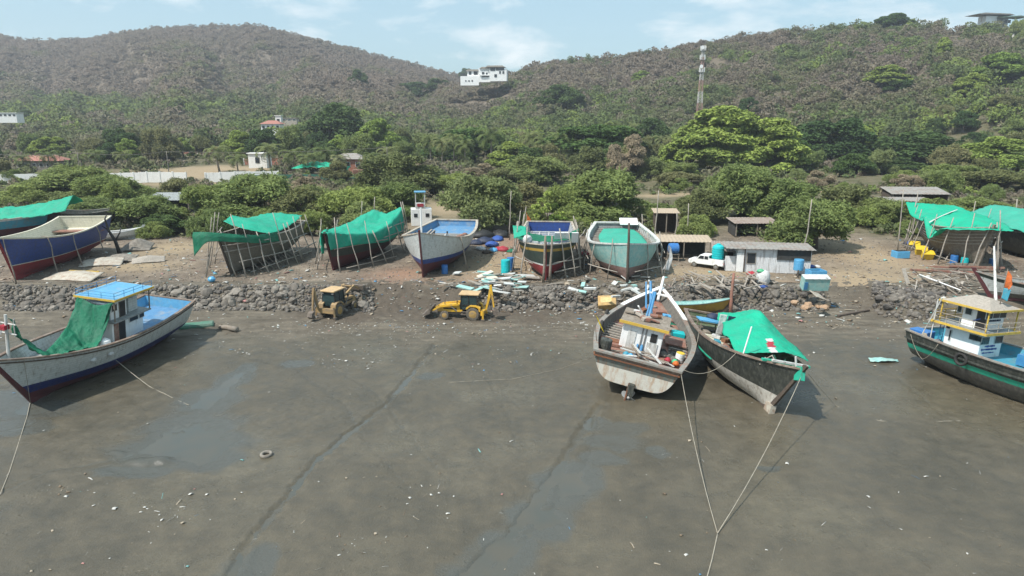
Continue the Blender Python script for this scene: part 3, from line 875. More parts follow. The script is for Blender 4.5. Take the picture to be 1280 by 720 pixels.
# 1. blue and red hull with bare cream inside, far left
H1 = Hull(21, 7.6, 4.6, wt=.98, bow_rise=1.2, stern_rise=.9, rake=2.2, srake=-.3, pw=2.6, lift=.7, e=.42)
M1 = boat_at((20, 350), (82, 276), 5.5, H1, 0)
report('blue', M1, H1)
B1 = base_boat(M1, H1, [('abs', 1.95), ('abs', 2.05), ('rail', .16)], ['red_paint', 'cream_paint', 'blue_paint', 'cream_paint'],
               'big hull painted blue above red, bare cream inside, standing ashore at the left edge', depth=1.75, deck='cream_paint', rail='cream_paint', keel='red_paint')
MB().box((-H1.L / 2 + 2.6, 0, H1.D - .9), (1.6, 6.6, .14)).build('thwart', 'red_wood', B1)
beams(H1, lambda t: H1.sheer(t) - 1.2, B1, 'red_wood', [.3, .5], w=.3)
GP = 'wooden props of the blue and red hull'
for sd_, t in ((1, .98), (1, .76), (1, .55), (1, .25)):
    p = H1.pt(t, H1.sheer(t), sd_, .1); q = H1.pt(t, H1.sheer(t), sd_, 1.); q.x += .5
    a = M1 @ q; a.z = G(a.x, a.y); pole(a, M1 @ p, .08, 'old_wood', 'wooden prop leaning against the side of the blue and red hull', GP)

# 2. unpainted dark hull with a green sheet
H2 = Hull(18.5, 8.2, 4.5, wt=.8, bow_rise=1.1, stern_rise=.3, rake=2.2, vb=.6, vs=.58, srake=.4, pw=2.4, lift=1.)
M2 = boat_at((289, 343), (350, 278), 4.6, H2, 0)
report('skeleton', M2, H2)
B2 = base_boat(M2, H2, [('abs', 2.2)], ['raw_planks_dark', 'raw_planks_dark'], 'dark unpainted plank hull under a pale green sheet, ringed by crooked poles', depth=2.2, deck='dark_wood', inner='raw_planks_dark', rail='grey_wood', keel='dark_wood')
frames(H2, 1.6, B2, 'old_wood', 16)
S = H2.sheer
cloth('green_tarpaulin', [[(-8.5, -3.2, 5.80), (-8.6, 0, 5.96), (-8.2, 3.3, 5.72)], [(-4.5, -3.6, 5.64), (-4.5, 0, 5.72), (-4.3, 3.7, 5.16)], [(-1, -3.6, 6.60), (0, 0, 6.20), (0, 3.9, 4.84)], [(2.2, -3.2, 6.20), (3.2, .5, 5.32), (2.6, 3.9, 4.68)]],
      'tarp_green', M=M2, seed=3, wr=.2, sag=.2, label='pale green sheet slung over the dark unpainted plank hull')
cloth('green_net', [[(1.5, 4.0, 4.9), (1.6, 4.15, 4.2), (1.6, 4.2, 3.6)], [(5, 3.1, 5.0), (5, 3.3, 4.6), (5, 3.3, 3.9)], [(8.3, 1.6, 5.6), (8.4, 1.9, 5.2), (8.4, 2.0, 4.6)], [(10, -.8, 6.1), (10.2, -.8, 5.6), (10.3, -.8, 4.9)], [(9.6, -3., 6.0), (9.9, -3, 5.3), (10., -3, 3.0)]],
      'net_green', M=M2, seed=4, wr=.1, label='dark green net hanging round the bow of the unpainted hull', cat='net')
scaffold(M2, H2, 'crooked upright pole beside the dark unpainted plank hull', 'upright poles round the dark unpainted hull',
         [(1, .05), (1, .2), (1, .33), (1, .42), (1, .5), (1, .6), (1, .68), (1, .78), (1, .86), (1, .93), (-1, .9), (-1, .75), (-1, .6), (-1, .3), (-1, .1), (1, .99), (-1, .97)],
         lean=1.5, extra=(.1, 2.4), horiz=[(1, 1.7, .0, .5, 1.4), (1, 1.9, .45, .95, 1.2), (1, 3.3, .1, .6, .6), (1, 3.6, .5, 1., .7), (-1, 4.9, .5, .98, .7), (1, .9, .2, .85, 1.7), (-1, 3, .5, 1, .8), (1, 4.4, .7, 1., .5)])
for i in range(11):
    t = .2 + .06 * i; p = H2.pt(t, 1.6, 1, .0); q = H2.pt(t, 1.6, 1, 1.5); a = M2 @ q; a.z = G(a.x, a.y)
    pole(a, M2 @ p, .07, 'old_wood', 'short shore post wedged under the turn of the dark unpainted hull', 'short shore posts of the dark unpainted hull', name='shore_post', cat='post', bend=.03)

# 3. red bottomed hull wholly wrapped in green
H3 = Hull(17, 7.3, 4.3, wt=.86, bow_rise=.9, stern_rise=.7, rake=1.6, vb=.55, vs=.6, srake=.3, pw=2.6, lift=1.)
M3 = boat_at((417, 338), (468, 275), 5., H3, 0)
report('wrapped', M3, H3)
B3 = base_boat(M3, H3, [('abs', 2.0)], ['maroon_paint', 'dark_green_hull'], 'maroon bottomed hull almost hidden under a green sheet draped down both its sides', depth=2., deck='dark_wood', inner='raw_planks_dark', rail='rail_brown', keel='maroon_paint')
def drape(H, t, z, sd_, off=.12): return tuple(H.pt(t, z, sd_, off))
rows = []
for t, zl, zr, zc in ((0.0, 3.0, 3.0, 8.1), (.2, 2.9, 3.0, 6.2), (.42, 3.3, 2.7, 5.6), (.66, 3.0, 3.2, 6.2), (.85, 2.6, 3.4, 6.1), (.97, 2.6, 3.2, 5.9)):
    s_ = H3.sheer(t) + .15; y = H3.pt(t, s_, 1, .15).y; x = H3.pt(t, s_, 1).x
    k = max(0, 1 - t / .6); rows.append([(x, -y - .05, zl), (x, -y, s_ + .3 * k), (x, -y * .4, s_ + .5 + .5 * k), (x, y * .2, s_ + .1 + .5 * k), (x, y, s_ + .1 + 1.35 * k), (x, y + .1, zr)])
x = H3.L / 2 + .3; s_ = H3.sheer(1) + .1
rows.append([(x, -.7, 2.7), (x, -.5, s_ - .1), (x + .05, -.2, s_ + .1), (x + .05, .2, s_ + .1), (x, .5, s_), (x, .8, 3.2)])
cloth('green_tarpaulin', rows, 'tarp_green', M=M3, seed=7, wr=.24, sag=.15, label='sea green sheet wrapped over and down the sides of the maroon bottomed hull')
scaffold(M3, H3, 'tall thin upright pole beside the green wrapped maroon hull', 'upright poles round the green wrapped hull',
         [(1, .02), (1, .1), (1, .22), (1, .4), (1, .6), (1, .72), (1, .85), (1, .95), (-1, .95), (-1, .8), (-1, .6), (-1, .4), (1, 0), (-1, .02)],
         lean=1.2, extra=(.3, 2.2), horiz=[(1, 1.6, .1, .75, 1.5), (1, 3.4, .0, .5, .6), (1, 3.1, .45, .98, .7), (-1, 3.4, .5, 1., .8), (1, 4.8, .0, .4, .5), (-1, 1.7, .6, 1., 1.2), (1, .7, .4, .95, 1.6)])

# 4. grey and white boat, blue band, bow to the camera
H4 = Hull(20.5, 9.0, 4.3, vb=.55, vs=.6, e=.3, wt=.72, bow_rise=1.7, stern_rise=.4, rake=1.1, srake=.4, pw=2.7, lift=1.1, tmid=.5)
M4 = boat_at((529, 347), (561, 281), 4.6, H4, 0)
report('grey', M4, H4)
B4 = base_boat(M4, H4, [('abs', 1.85), ('abs', 2.45)], ['maroon_paint', 'blue_paint', 'pale_grey_paint'], 'pale grey boat with a blue band over maroon and a wide open blue deck',
               depth=.95, deck='deck_blue', inner='deck_blue', rail='rail_cream', keel='maroon_paint', rail_kw=dict(w_out=.1, w_in=.28, h=.16))
beams(H4, lambda t: H4.sheer(t) - .87, B4, 'grey_wood', [.3, .345, .39, .435], w=.22, h=.2)
dz = lambda t: H4.sheer(t) - .95
MB().box((3.2, 0, dz(.66) + .13), (3.0, 2.8, .22)).build('hatch_coaming', 'old_wood', B4)
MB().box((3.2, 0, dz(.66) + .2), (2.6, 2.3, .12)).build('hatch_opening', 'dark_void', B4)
MB().bar((-7, -3.1, dz(.2) + .15), (2.5, -2.2, dz(.6) + .3), .25, .1).build('deck_plank', 'grey_wood', B4)
MB().bar((-6.5, -2.5, dz(.2) + .16), (1.5, -1.8, dz(.6) + .25), .2, .1).build('deck_plank', 'grey_wood', B4)
MB().tube([(9.2, .0, 4.9), (9.3, 0, 9.0)], [.13, .1], 8).build('bow_post', 'white_clean', B4)
mb = MB()
for i in range(4): mb.lathe((-4 + i * 1.2, 2.6 - .2 * i, dz(.3) + .02), [(.4, 0), (.36, .25), (.1, .34)], 10)
mb.build('net_heap', 'red_wood', B4)
# its wheelhouse, lifted off and standing behind
wh = empty('wheelhouse', TRS(on(527, 281), R(-80), .8), 'small white wheelhouse with a blue topped frame standing behind the grey boat', 'wheelhouse')
MB().box((0, 0, 1.9), (3.2, 4.6, 3.8)).build('cabin_wall', 'white_clean', wh, bevel=.05)
MB().box((.6, -.2, 4.4), (1.9, 2.2, 1.3)).build('upper_cabin', 'white_paint', wh)
for a, b in ((-.3, -1.2), (-.3, .8), (1.5, -1.2), (1.5, .8)): MB().box((a, b, 5.8), (.14, .14, 3.4)).build('roof_post', 'white_paint', wh)
MB().box((.6, -.2, 7.6), (2.2, 2.5, .22)).build('roof', 'sky_blue_paint', wh)
MB().box((1.62, -.2, 4.7), (.06, 1.4, .7)).build('red_panel', 'cloth_red', wh)
MB().box((1.64, 1.3, 2.4), (.06, .8, .8)).build('window', 'window_glass', wh)
MB().box((1.64, -1.3, 2.4), (.06, .8, .8)).build('window', 'window_glass', wh)
p = H4.pt(.74, H4.sheer(.74), 1, .15); q = H4.pt(.74, H4.sheer(.74), 1, 1.0); a = M4 @ q; a.z = G(a.x, a.y)
pole(a, M4 @ p, .1, 'old_wood', 'thick wooden prop against the flank of the pale grey boat with blue deck', name='hull_prop', cat='prop', bend=.05)
for i, (x, y) in enumerate(((4, .0), (0, .3), (-4, 0), (7, .1))):
    c = M4 @ Vector((x, y, .1)); mb = MB()
    o = MB().box((0, 0, .0), (.5, 2.6, .35)).build('keel_block', 'dark_wood', M=TRS((c.x, c.y, G(c.x, c.y) + .02), math.atan2(M4[1][0], M4[0][0]) + .05 * i))
    tag(o, 'dark timber block under the keel of the pale grey boat', 'block', 'keel blocks under the pale grey boat')

# 5. black hull with yellow line, red bottom, green net over the bow
H5 = Hull(19, 7.9, 4.2, vb=.4, vs=.6, e=.27, wt=.86, bow_rise=.5, stern_rise=.6, rake=.9, srake=.3, pw=3.2, lift=.8, tmid=.5)
M5 = boat_at((682, 350), (686, 284), 4.4, H5, 0)
report('black', M5, H5)
B5 = base_boat(M5, H5, [('abs', 1.9), ('abs', 2.1), ('rail', .9), ('rail', .55)], ['red_paint', 'white_paint', 'dark_green_hull', 'ochre_paint', 'dark_green_hull'],
               'black hull with a yellow line, red bottom and white ribs showing inside', depth=2.0, deck='deck_blue', inner='blue_paint', rail='rail_cream', keel='red_paint', rail_kw=dict(w_out=.06, w_in=.22, h=.14))
frames(H5, 2.0, B5, 'white_paint', 22, w=.14, d=.2)
beams(H5, lambda t: H5.sheer(t) - 1.25, B5, 'white_paint', [.06 + .055 * i for i in range(10)], w=.22, h=.16)
mb = MB()
for y in (-2.8, -1.4, 0, 1.4, 2.8): mb.box((-4.5, y, H5.sheer(.2) - 1.1), (9, .14, .14))
mb.build('deck_stringers', 'white_paint', B5)
cloth('green_net', [[(2.2, -4.3, 6.0), (4.9, -4.0, 5.0), (6.5, -3.6, 4.9)], [(2.2, -2.0, 4.9), (4.6, -2.2, 5.0), (6.6, -2, 4.8)], [(2.2, 0, 4.6), (4.4, 0, 4.9), (6.6, 0, 4.6)], [(2.4, 2.3, 4.8), (4.6, 2.2, 5.0), (6.4, 2.2, 4.8)], [(1.2, 4.2, 5.5), (3.4, 4.0, 5.2), (5.0, 3.7, 4.9)]],
      'net_green', M=M5, seed=9, wr=.14, label='green net slung across the bow of the black and red hull', cat='net')
cloth('green_net', [[(3.6, -4.5, 6.2), (5.4, -4.2, 4.7)], [(3.4, -2.8, 6.0), (5.4, -2.6, 5.2)]], 'tarp_green', M=M5, seed=10, wr=.12, label='bright green scrap of net caught on the left bow rail of the black hull', cat='net')
o = MB().box((0, 0, 0), (.12, 3.0, 1.5), (0, R(25), 0)).build('painted_board', 'white_clean', M=M5 @ TRS((5.9, 2.5, 5.05), R(4)))
tag(o, 'white board with a green band lying on the bow of the black and red hull', 'board')
MB().box((-.075, 0, 0), (.02, .35, 1.52), (0, R(25), 0)).build('green_band', 'green_stripe', o); MB().box((.07, .5, 0.03), (.02, .28, 1.5), (0, R(25), 0)).build('green_band', 'green_stripe', o)
o = MB().lathe((0, 0, 0), [(.2, -.6), (.55, -.4), (.7, 0), (.5, .4), (.2, .6)], 12, axis='y').build('white_bundle', 'cloth_white', M=M5 @ TRS((6.3, -2.4, 4.75)) , smooth=True); tag(o, 'white cloth bundle lying on the left bow of the black hull', 'bundle')
for y, lab in ((.55, 'left of the two stem posts in front of the black and red hull'), (-.25, 'right of the two stem posts in front of the black and red hull')):
    a = M5 @ Vector((H5.L / 2 + .35, y, 0)); a.z = G(a.x, a.y); b = M5 @ Vector((H5.L / 2 + .2, y + .2, 5.9))
    pole(a, b, .16, 'old_wood', lab, name='stem_post', cat='post', bend=.04)
scaffold(M5, H5, 'upright pole beside the black and red hull', 'upright poles round the black and red hull',
         [(1, .85), (1, .6), (1, .4), (1, .2), (-1, .88), (-1, .72), (-1, .5), (-1, .3), (-1, .1), (1, .02), (-1, 0), (1, .93), (1, .73), (-1, .6)], lean=.9, extra=(.2, 2.2),
         horiz=[(1, 2.3, .72, 1., 1.), (-1, 2.4, .8, .97, .9), (1, 1.3, .8, 1., 1.1), (-1, 2.8, .3, .75, .8)])

# 6. turquoise hull, green sheet over its open deck
H6 = Hull(19, 9.4, 4.1, vb=.38, vs=.6, e=.26, wt=.68, bow_rise=.9, stern_rise=.7, rake=.9, srake=.3, pw=3.0, lift=.9, tmid=.52)
M6 = boat_at((783, 352), (773, 285), 4.4, H6, 0)
report('turquoise', M6, H6)
B6 = base_boat(M6, H6, [('abs', 1.9)], ['pink_bottom', 'turquoise_paint'], 'turquoise hull with a dull pink bottom, its open deck half covered by a green sheet', depth=1.5, deck='dark_wood', inner='grey_paint', rail='white_paint', keel='pink_bottom', rail_kw=dict(w_out=.12, w_in=.36, h=.2))
frames(H6, 1.5, B6, 'white_paint', 22, w=.12, d=.16)
beams(H6, lambda t: H6.sheer(t) - .8, B6, 'grey_wood', [.04 + .05 * i for i in range(17)], w=.26, h=.16)
zz = lambda t, a=0: H6.sheer(t) - .62 + a
rows = [[(-8.2, -2, zz(.06)), (-8.2, -0, zz(.06, .1)), (-8., 2.4, zz(.06))], [(-4, -2.9, zz(.3)), (-4, -0, zz(.3, .3)), (-4, 3.3, zz(.3))], [(1, -2.8, zz(.55)), (1, -0, zz(.55, .15)), (1, 3.4, zz(.55))], [(5.5, -1.9, zz(.75)), (5.2, -0, zz(.75, .4)), (5.5, 3, zz(.75))], [(7.9, -1.2, zz(.9)), (6.4, -0, zz(.85, .3)), (7.6, 2.2, zz(.9))]]
cloth('green_tarpaulin', rows, 'tarp_sage', M=M6, seed=12, wr=.08, label='green sheet stretched flat over the open deck of the turquoise hull')
o = MB().box((0, 0, 0), (1.9, 2.6, .1)).build('white_board', 'white_clean', M=M6 @ TRS((-9., 1.7, H6.sheer(0) + .22), 0, 1, 0, R(22))); tag(o, 'white square board lying on the stern rail of the turquoise hull', 'board')
a = M6 @ Vector((H6.L / 2 + .5, 0, 0)); a.z = G(a.x, a.y)
pole(a, M6 @ Vector((H6.L / 2 + .35, -.1, 7.6)), .17, 'dark_wood', 'dark stem post rising in front of the turquoise hull', name='stem_post', cat='post', bend=.04)
scaffold(M6, H6, 'upright pole beside the turquoise hull', 'upright poles round the turquoise hull',
         [(1, .9), (1, .8), (1, .6), (1, .4), (1, .2), (-1, .93), (-1, .8), (-1, .65), (-1, .45), (-1, .3), (-1, .1), (1, .05)], lean=.7, extra=(-.4, 1.2),
         horiz=[(1, 1.6, .8, 1., .9), (-1, 1.5, .8, .99, .9), (1, 2.4, .45, .85, 1.0), (-1, 2.2, .3, .8, .9), (-1, 4.1, .1, .55, 1.0), (1, 3.2, .4, .75, .9)])

# 7. unpainted plank hull with bright green sheet, right
H7 = Hull(18.5, 8.0, 4.9, wt=.7, bow_rise=1.2, stern_rise=.9, rake=2.4, srake=.2, pw=2.3, lift=1.0)
def boat_dir(fore_px, deg, H, sink=.1, list_deg=0):
    f = on(*fore_px); rz = R(deg)
    c = f - Vector((math.cos(rz), math.sin(rz), 0)) * (H.L / 2 - H.rake); c.z = f.z - sink
    return TRS(c, rz) @ Euler((R(list_deg), 0, 0)).to_matrix().to_4x4()
M7 = boat_dir((1222, 336), -101, H7)
report('planks', M7, H7)
B7 = base_boat(M7, H7, [('abs', 2.2)], ['raw_planks', 'raw_planks'], 'raw timber hull with open strakes under a vivid green sheet, right of the yard', depth=2.2, deck='dark_wood', inner='raw_planks_dark', rail='grey_wood', keel='old_wood')
frames(H7, 2., B7, 'old_wood', 18)
for k, b_ in enumerate((.5, .95, 1.4, 1.85, 2.3)):
    sweep_rail(H7, w_out=.09, w_in=.02, h=.1, below=b_, transom=False, t1=.97).build('ribband', 'grey_wood', B7)
cloth('green_tarpaulin', [[(-10.4, 3.2, 6.60), (-10.6, 0, 6.67), (-10.8, -3.9, 6.94)], [(-6.6, 4.2, 5.92), (-6.8, 0, 6.12), (-7, -4.3, 5.38)], [(-2.6, 3.8, 6.12), (-2.4, 0, 6.80), (-2.2, -4.3, 5.10)], [(.2, 3.8, 5.99), (0, 0, 6.53), (-.8, -4.7, 5.78)], [(2.2, 3.8, 5.85), (2.2, 0, 6.33), (1.8, -4.7, 3.20)], [(4.4, 3.6, 5.85), (4.4, 0, 6.19), (4.2, -4.2, 4.90)], [(7.0, 2.8, 5.85), (7.3, 0, 5.92), (6.8, -3.0, 5.24)], [(9.6, 2.2, 5.72), (9.8, 0, 5.85), (9.4, -1.1, 5.65)]],
      'tarp_bright', M=M7, seed=14, wr=.2, sag=.1, label='vivid green sheet pitched like a tent over the raw timber hull')
o = cloth('white_strap', [[(-2.2, .05, 6.95), (-1.9, .05, 6.95)], [(-.9, -2.3, 6.2), (-.6, -2.3, 6.2)], [(.4, -4.4, 5.35), (.7, -4.4, 5.3)]], 'cloth_white', M=M7, seed=3, wr=.02, res=6); tag(o, 'white strip across the vivid green sheet of the raw timber hull', 'strap')
scaffold(M7, H7, 'crooked upright pole beside the raw timber hull', 'upright poles round the raw timber hull',
         [(-1, .02), (-1, .12), (-1, .25), (-1, .42), (-1, .58), (-1, .75), (-1, .9), (-1, 0), (1, .95), (1, .7), (1, .3), (1, .85), (-1, .99), (1, .99)], lean=1.1, extra=(.1, 2.), r=.085, horiz=[(-1, .8, .1, .9, 1.5), (-1, 3.0, .0, .3, 1.), (1, 3., .6, 1., 1.)])
for i in range(9):
    t = .15 + .085 * i; p = H7.pt(t, 1.4, -1, .0); q = H7.pt(t, 1.4, -1, .5); a = M7 @ q; a.z = G(a.x, a.y)
    pole(a, M7 @ p, .1, 'grey_wood', 'short shore post under the bilge of the raw timber hull', 'short shore posts of the raw timber hull', name='shore_post', cat='post', bend=.02)

# 8. dark hull behind it at the right edge
H8 = Hull(20, 7, 3.9, wt=.8, bow_rise=1.4, stern_rise=.7, rake=2.2, pw=2.4)
M8 = boat_dir((1325, 335), -98, H8)
report('dark right', M8, H8)
B8 = base_boat(M8, H8, [('abs', 1.8)], ['dark_green_hull', 'black_hull'], 'black green hull under a pale green sheet, cut by the right edge of the picture', depth=1.6, deck='dark_wood', inner='black_hull', rail='rail_grey', keel='dark_wood')
cloth('green_tarpaulin', [[(-10.5, 3.2, 6.01), (-10.5, 0, 6.36), (-10.5, -3.4, 5.24)], [(-5, 3.4, 5.94), (-5, 0, 6.36), (-5, -3.8, 4.82)], [(0, 3.4, 5.94), (0, 0, 6.22), (0, -4, 4.54)], [(6, 2.8, 5.52), (6, 0, 5.80), (6, -3, 4.30)]], 'tarp_sage', M=M8, seed=17, wr=.2, label='pale sea green sheet over the black green hull at the right edge')
scaffold(M8, H8, 'upright pole beside the black green hull', 'upright poles round the black green hull', [(-1, .0), (-1, .15), (-1, .3), (-1, .5), (1, 0), (1, .2)], lean=1., extra=(.5, 2.5), r=.09, horiz=[(-1, 2.6, .0, .5, 1.)])

# 9. hulls behind the blue one at the left edge
H9 = Hull(16, 5.6, 3.4, wt=.75, bow_rise=1.5, stern_rise=.5, rake=2.)
M9 = boat_dir((-28, 322), -150, H9)
M9 = TRS(on(-10, 300), R(-125))
report('left back', M9, H9)
B9 = base_boat(M9, H9, [('abs', 1.8), ('rail', .3)], ['maroon_paint', 'deck_teal', 'pale_grey_paint'], 'teal boat with a pale rail half hidden behind the blue and red hull', depth=1., deck='grey_wood', inner='grey_paint', rail='rail_cream')
cloth('green_tarpaulin', [[(-9, 3.4, 5.6), (-9, 0, 7.9), (-9, -3.2, 6.6)], [(-5.4, 3.6, 5.0), (-5, 0, 6.9), (-5, -3.5, 5.6)], [(-1, 3.6, 4.6), (-1, 0, 6.2), (-1, -3.5, 5.2)], [(3, 3, 4.6), (3, 0, 6.), (3, -3., 5.2)]], 'tarp_green', M=TRS(on(28, 294) - Vector((0, 0, 1.3)), R(-172)), seed=21, wr=.3, label='green sheet peaked over the boats behind the blue and red hull')
H10 = Hull(12, 5.2, 3.2, wt=.75, bow_rise=1.3, stern_rise=.5, rake=1.8)
M10 = TRS(on(100, 288), R(-160))
B10 = base_boat(M10, H10, [('abs', 1.6)], ['maroon_paint', 'black_hull'], 'black boat seen only by its rail behind the cream stern of the blue hull', depth=.9, deck='dark_wood', inner='black_hull', rail='rail_grey')
cloth('green_tarpaulin', [[(-2.4, 1.8, 1.6), (-2.4, 0, 2.6), (-2.4, -1.8, 2.5)], [(0, 1.8, 1.7), (0, 0, 2.7), (0, -1.8, 2.6)], [(2.4, 1.6, 1.8), (2.4, 0, 2.9), (2.4, -1.6, 2.7)]], 'tarp_bright', M=TRS(on(130, 287) , R(5)), seed=23, wr=.12, label='small green sheet beside the bare black snag right of the blue hull')
M10b = TRS(on(142, 300), R(20))
B10b = base_boat(M10b, Hull(9, 2.6, 1.3, wt=.6, bow_rise=.6, stern_rise=.2, rake=1.2, kh=.12, th=.08), [('abs', .7)], ['white_paint', 'white_clean'], 'white dinghy behind the cream sheets and right of the blue hull', depth=.5, deck='grey_wood', inner='white_paint', rail='white_clean', keel='white_paint', name='dinghy')

# 13. right foreground boat with the two storey wheelhouse
H13 = Hull(23, 7.4, 3.7, wt=.7, bow_rise=1.6, stern_rise=.15, rake=2.4, srake=.3, pw=2.2, lift=1.0)
st = at(1153, 411, 3.0); rz = R(-67)
M13 = TRS(Vector((st.x, st.y, -.75)) + Vector((math.cos(rz), math.sin(rz), 0)) * H13.L / 2, rz) @ Euler((R(-4), 0, 0)).to_matrix().to_4x4()
report('right', M13, H13)
B13 = base_boat(M13, H13, [('abs', 2.15), ('abs', 2.62), ('rail', .18)], ['old_grey_hull', 'green_stripe', 'black_hull', 'old_grey_hull'], 'grey boat with a green stripe and a white two storey wheelhouse trimmed in yellow',
                depth=.85, deck='deck_teal', inner='deck_teal', rail='rail_grey', keel='dark_wood')
sweep_rail(H13, w_out=.12, w_in=.02, h=.14, below=.75, transom=True, t1=.985).build('rubbing_strake', 'black_hull', B13)
zd = H13.sheer(.4) - .85
X0, X1 = -8.6, -5.5; W = 2.9
cabin_box(B13, X0, X1, W, zd, zd + 2.3, windows=[('p', -8.1, zd + 1.35, .12, .9), ('p', -6.1, zd + 1.75, .7, .45), ('p', -5.7, zd + 1.75, .5, .4), ('f', .9, zd + 1.6, 1.0, .6), ('f', -.9, zd + 1.6, 1.0, .6)], door=[], name='lower_cabin')
mb = MB().box(((X0 + X1) / 2 - .05, 0, zd + 2.38), (X1 - X0 + 1.7, W + 1.6, .14)); mb.build('upper_deck', 'grey_paint', B13)
mb = MB(); a0, a1, b0 = X0 - .92, X1 + .82, (W + 1.6) / 2 + .03
for p, q in (((a0, -b0), (a1, -b0)), ((a1, -b0), (a1, b0)), ((a1, b0), (a0, b0)), ((a0, b0), (a0, -b0))): mb.bar((*p, zd + 2.38), (*q, zd + 2.38), .07, .2)
mb.build('yellow_trim', 'yellow_paint', B13)
z2 = zd + 2.45
cabin_box(B13, X0 + 1., X1 - .1, W - .5, z2, z2 + 1.85, windows=[('p', -7.1, z2 + 1.3, .5, .5), ('p', -7.9, z2 + 1.3, .3, .5), ('f', -.9, z2 + 1.35, .8, .55), ('f', 0, z2 + 1.35, .8, .55), ('f', .9, z2 + 1.35, .8, .55)],
          door=[('p', -5.95, z2 + .9, .75, 1.6)], name='upper_cabin')
mb = MB(); za = z2 + 1.9
rx0, rx1, ry = X0 - .6, X1 + .7, W / 2 + .65
mb.add([(rx0, -ry, za), (rx1, -ry, za), (rx1, ry, za), (rx0, ry, za), (rx0 + 1.6, 0, za + .75), (rx1 - 1.6, 0, za + .75), (rx0, -ry, za - .12), (rx1, -ry, za - .12), (rx1, ry, za - .12), (rx0, ry, za - .12)],
       [(0, 1, 5, 4), (2, 3, 4, 5), (1, 2, 5), (3, 0, 4), (6, 7, 1, 0), (7, 8, 2, 1), (8, 9, 3, 2), (9, 6, 0, 3), (9, 8, 7, 6)])
mb.build('roof', 'grey_wood', B13)
mb = MB(); e = .03
for p, q in (((rx0 - e, -ry - e), (rx1 + e, -ry - e)), ((rx1 + e, -ry - e), (rx1 + e, ry + e)), ((rx1 + e, ry + e), (rx0 - e, ry + e)), ((rx0 - e, ry + e), (rx0 - e, -ry - e))): mb.bar((*p, za - .04), (*q, za - .04), .06, .17)
mb.build('yellow_trim', 'yellow_paint', B13)
for (x, y) in ((rx0 + .2, -ry + .2), (rx0 + .2, ry - .2), (rx1 - .2, -ry + .2), (rx1 - .2, ry - .2)): MB().box((x, y, z2 + .9), (.09, .09, 1.85)).build('roof_post', 'yellow_paint', B13)
railing(B13, [(a0 + .1, -b0 + .1, z2), (a1 - .1, -b0 + .1, z2), (a1 - .1, b0 - .1, z2)], .8, .028, 'rail_cream', 2)
railing(B13, [(a0 + .1, b0 - .2, z2), (a0 + .1, -b0 + .15, z2)], .9, .04, 'yellow_paint', 3)
# lettering on the cabin fronts: rows of small dark marks, too small to be read
mb = MB()
for (z, y0, y1, hh) in ((z2 + .85, -.95, .7, .16),): 
    y = y0
    while y < y1:
        wl = rnd.uniform(.08, .14); mb.box((X1 - .1 + .03, y, z), (.02, wl, hh)); y += wl + .05
mb.build('lettering', 'cloth_navy', B13)
mb = MB()
for (z, y0, y1) in ((zd + 1.08, -.7, .5), (zd + .8, -1.1, .9), (zd + .5, -.9, .6)):
    y = y0
    mb = MB()
    while y < y1:
        wl = rnd.uniform(.07, .14); mb.box((X1 + .03, y, z), (.02, wl + .052, .05 + .13 * rnd.random())); y += wl + .05
    mb.build('lettering', 'cloth_blue', B13)
MB().bar((-6.6, -W / 2 + .2, z2 + .62), (-6.0, -W / 2 + .2, z2 + .95), .06, .1).build('blue_mark', 'cloth_blue', B13)
MB().box((-8.4, -W / 2 - .05, zd + 2.0), (.3, .05, .2)).build('sign_plate', 'cloth_navy', B13)
MB().tube([(-6.2, .6, z2 + 2.3), (-9.0, 3.4, z2 + 6.6)], [.13, .08], 8).build('mast', 'white_paint', B13)
MB().tube([(-10.2, -2.4, zd + .2), (-8.5, -2.9, z2 + 2.2)], .05, 6).build('boom_stay', 'white_paint', B13)
MB().tube([(-9.3, -2.2, zd), (-9.3, -2.2, za)], .05, 6).build('ladder_rail', 'white_paint', B13)
mb = MB(); 
for i in range(8): mb.box((-9.1, -1.2, zd + .3 + .28 * i), (.05, .5, .04))
mb.bar((-9.1, -1.45, zd), (-9.1, -1.45, zd + 2.5), .05, .05).bar((-9.1, -.95, zd), (-9.1, -.95, zd + 2.5), .05, .05)
mb.build('ladder', 'blue_metal', B13)
MB().box((-2.6, .6, zd + .6), (1.5, 1.0, .9)).build('engine_box', 'blue_metal', B13)
beams(H13, lambda t: H13.sheer(t) - .72, B13, 'old_wood', [.4, .44, .58, .62], w=.12, h=.12)
MB().box((0.5, .2, zd + .25), (2.2, 1.9, .4)).build('hatch', 'deck_teal', B13)
o = tyre(M13 @ TRS((-5.6, H13.pt(.26, 2.9, -1, .16).y, 2.95), 0, 1, R(90)), 'black tyre fender hanging on the side of the boat with the green stripe', r=.55, w=.26)
o = MB().box((0, 0, 0), (1.7, 1.25, 1.1)).build('blue_crate', 'tank_blue', M=M13 @ TRS((-10.6, -1.5, zd + .6), R(8)), bevel=.08); tag(o, 'blue plastic crate on the stern deck of the boat with the green stripe', 'crate')
mb = MB()
for i in range(7):
    c = Vector((-9.6, -2.6, zd + .75)); r_ = .32 - .03 * i
    mb.tube([c + Vector((r_ * math.cos(a * .7), r_ * .7 * math.sin(a * .7), .06 * i)) for a in range(10)], .05, 5)
o = mb.build('rope_coil', 'rope', M=M13); tag(o, 'pale coil of rope on the rail left of the white wheelhouse', 'rope')
o = MB().lathe((0, 0, 0), [(.2, -.1), (.34, 0), (.36, .4), (.26, .5)], 14).build('orange_bucket', 'rust', M=M13 @ TRS((-8.9, -2.1, zd + .2))); tag(o, 'rusty orange tub on deck at the foot of the two storey wheelhouse', 'bucket')
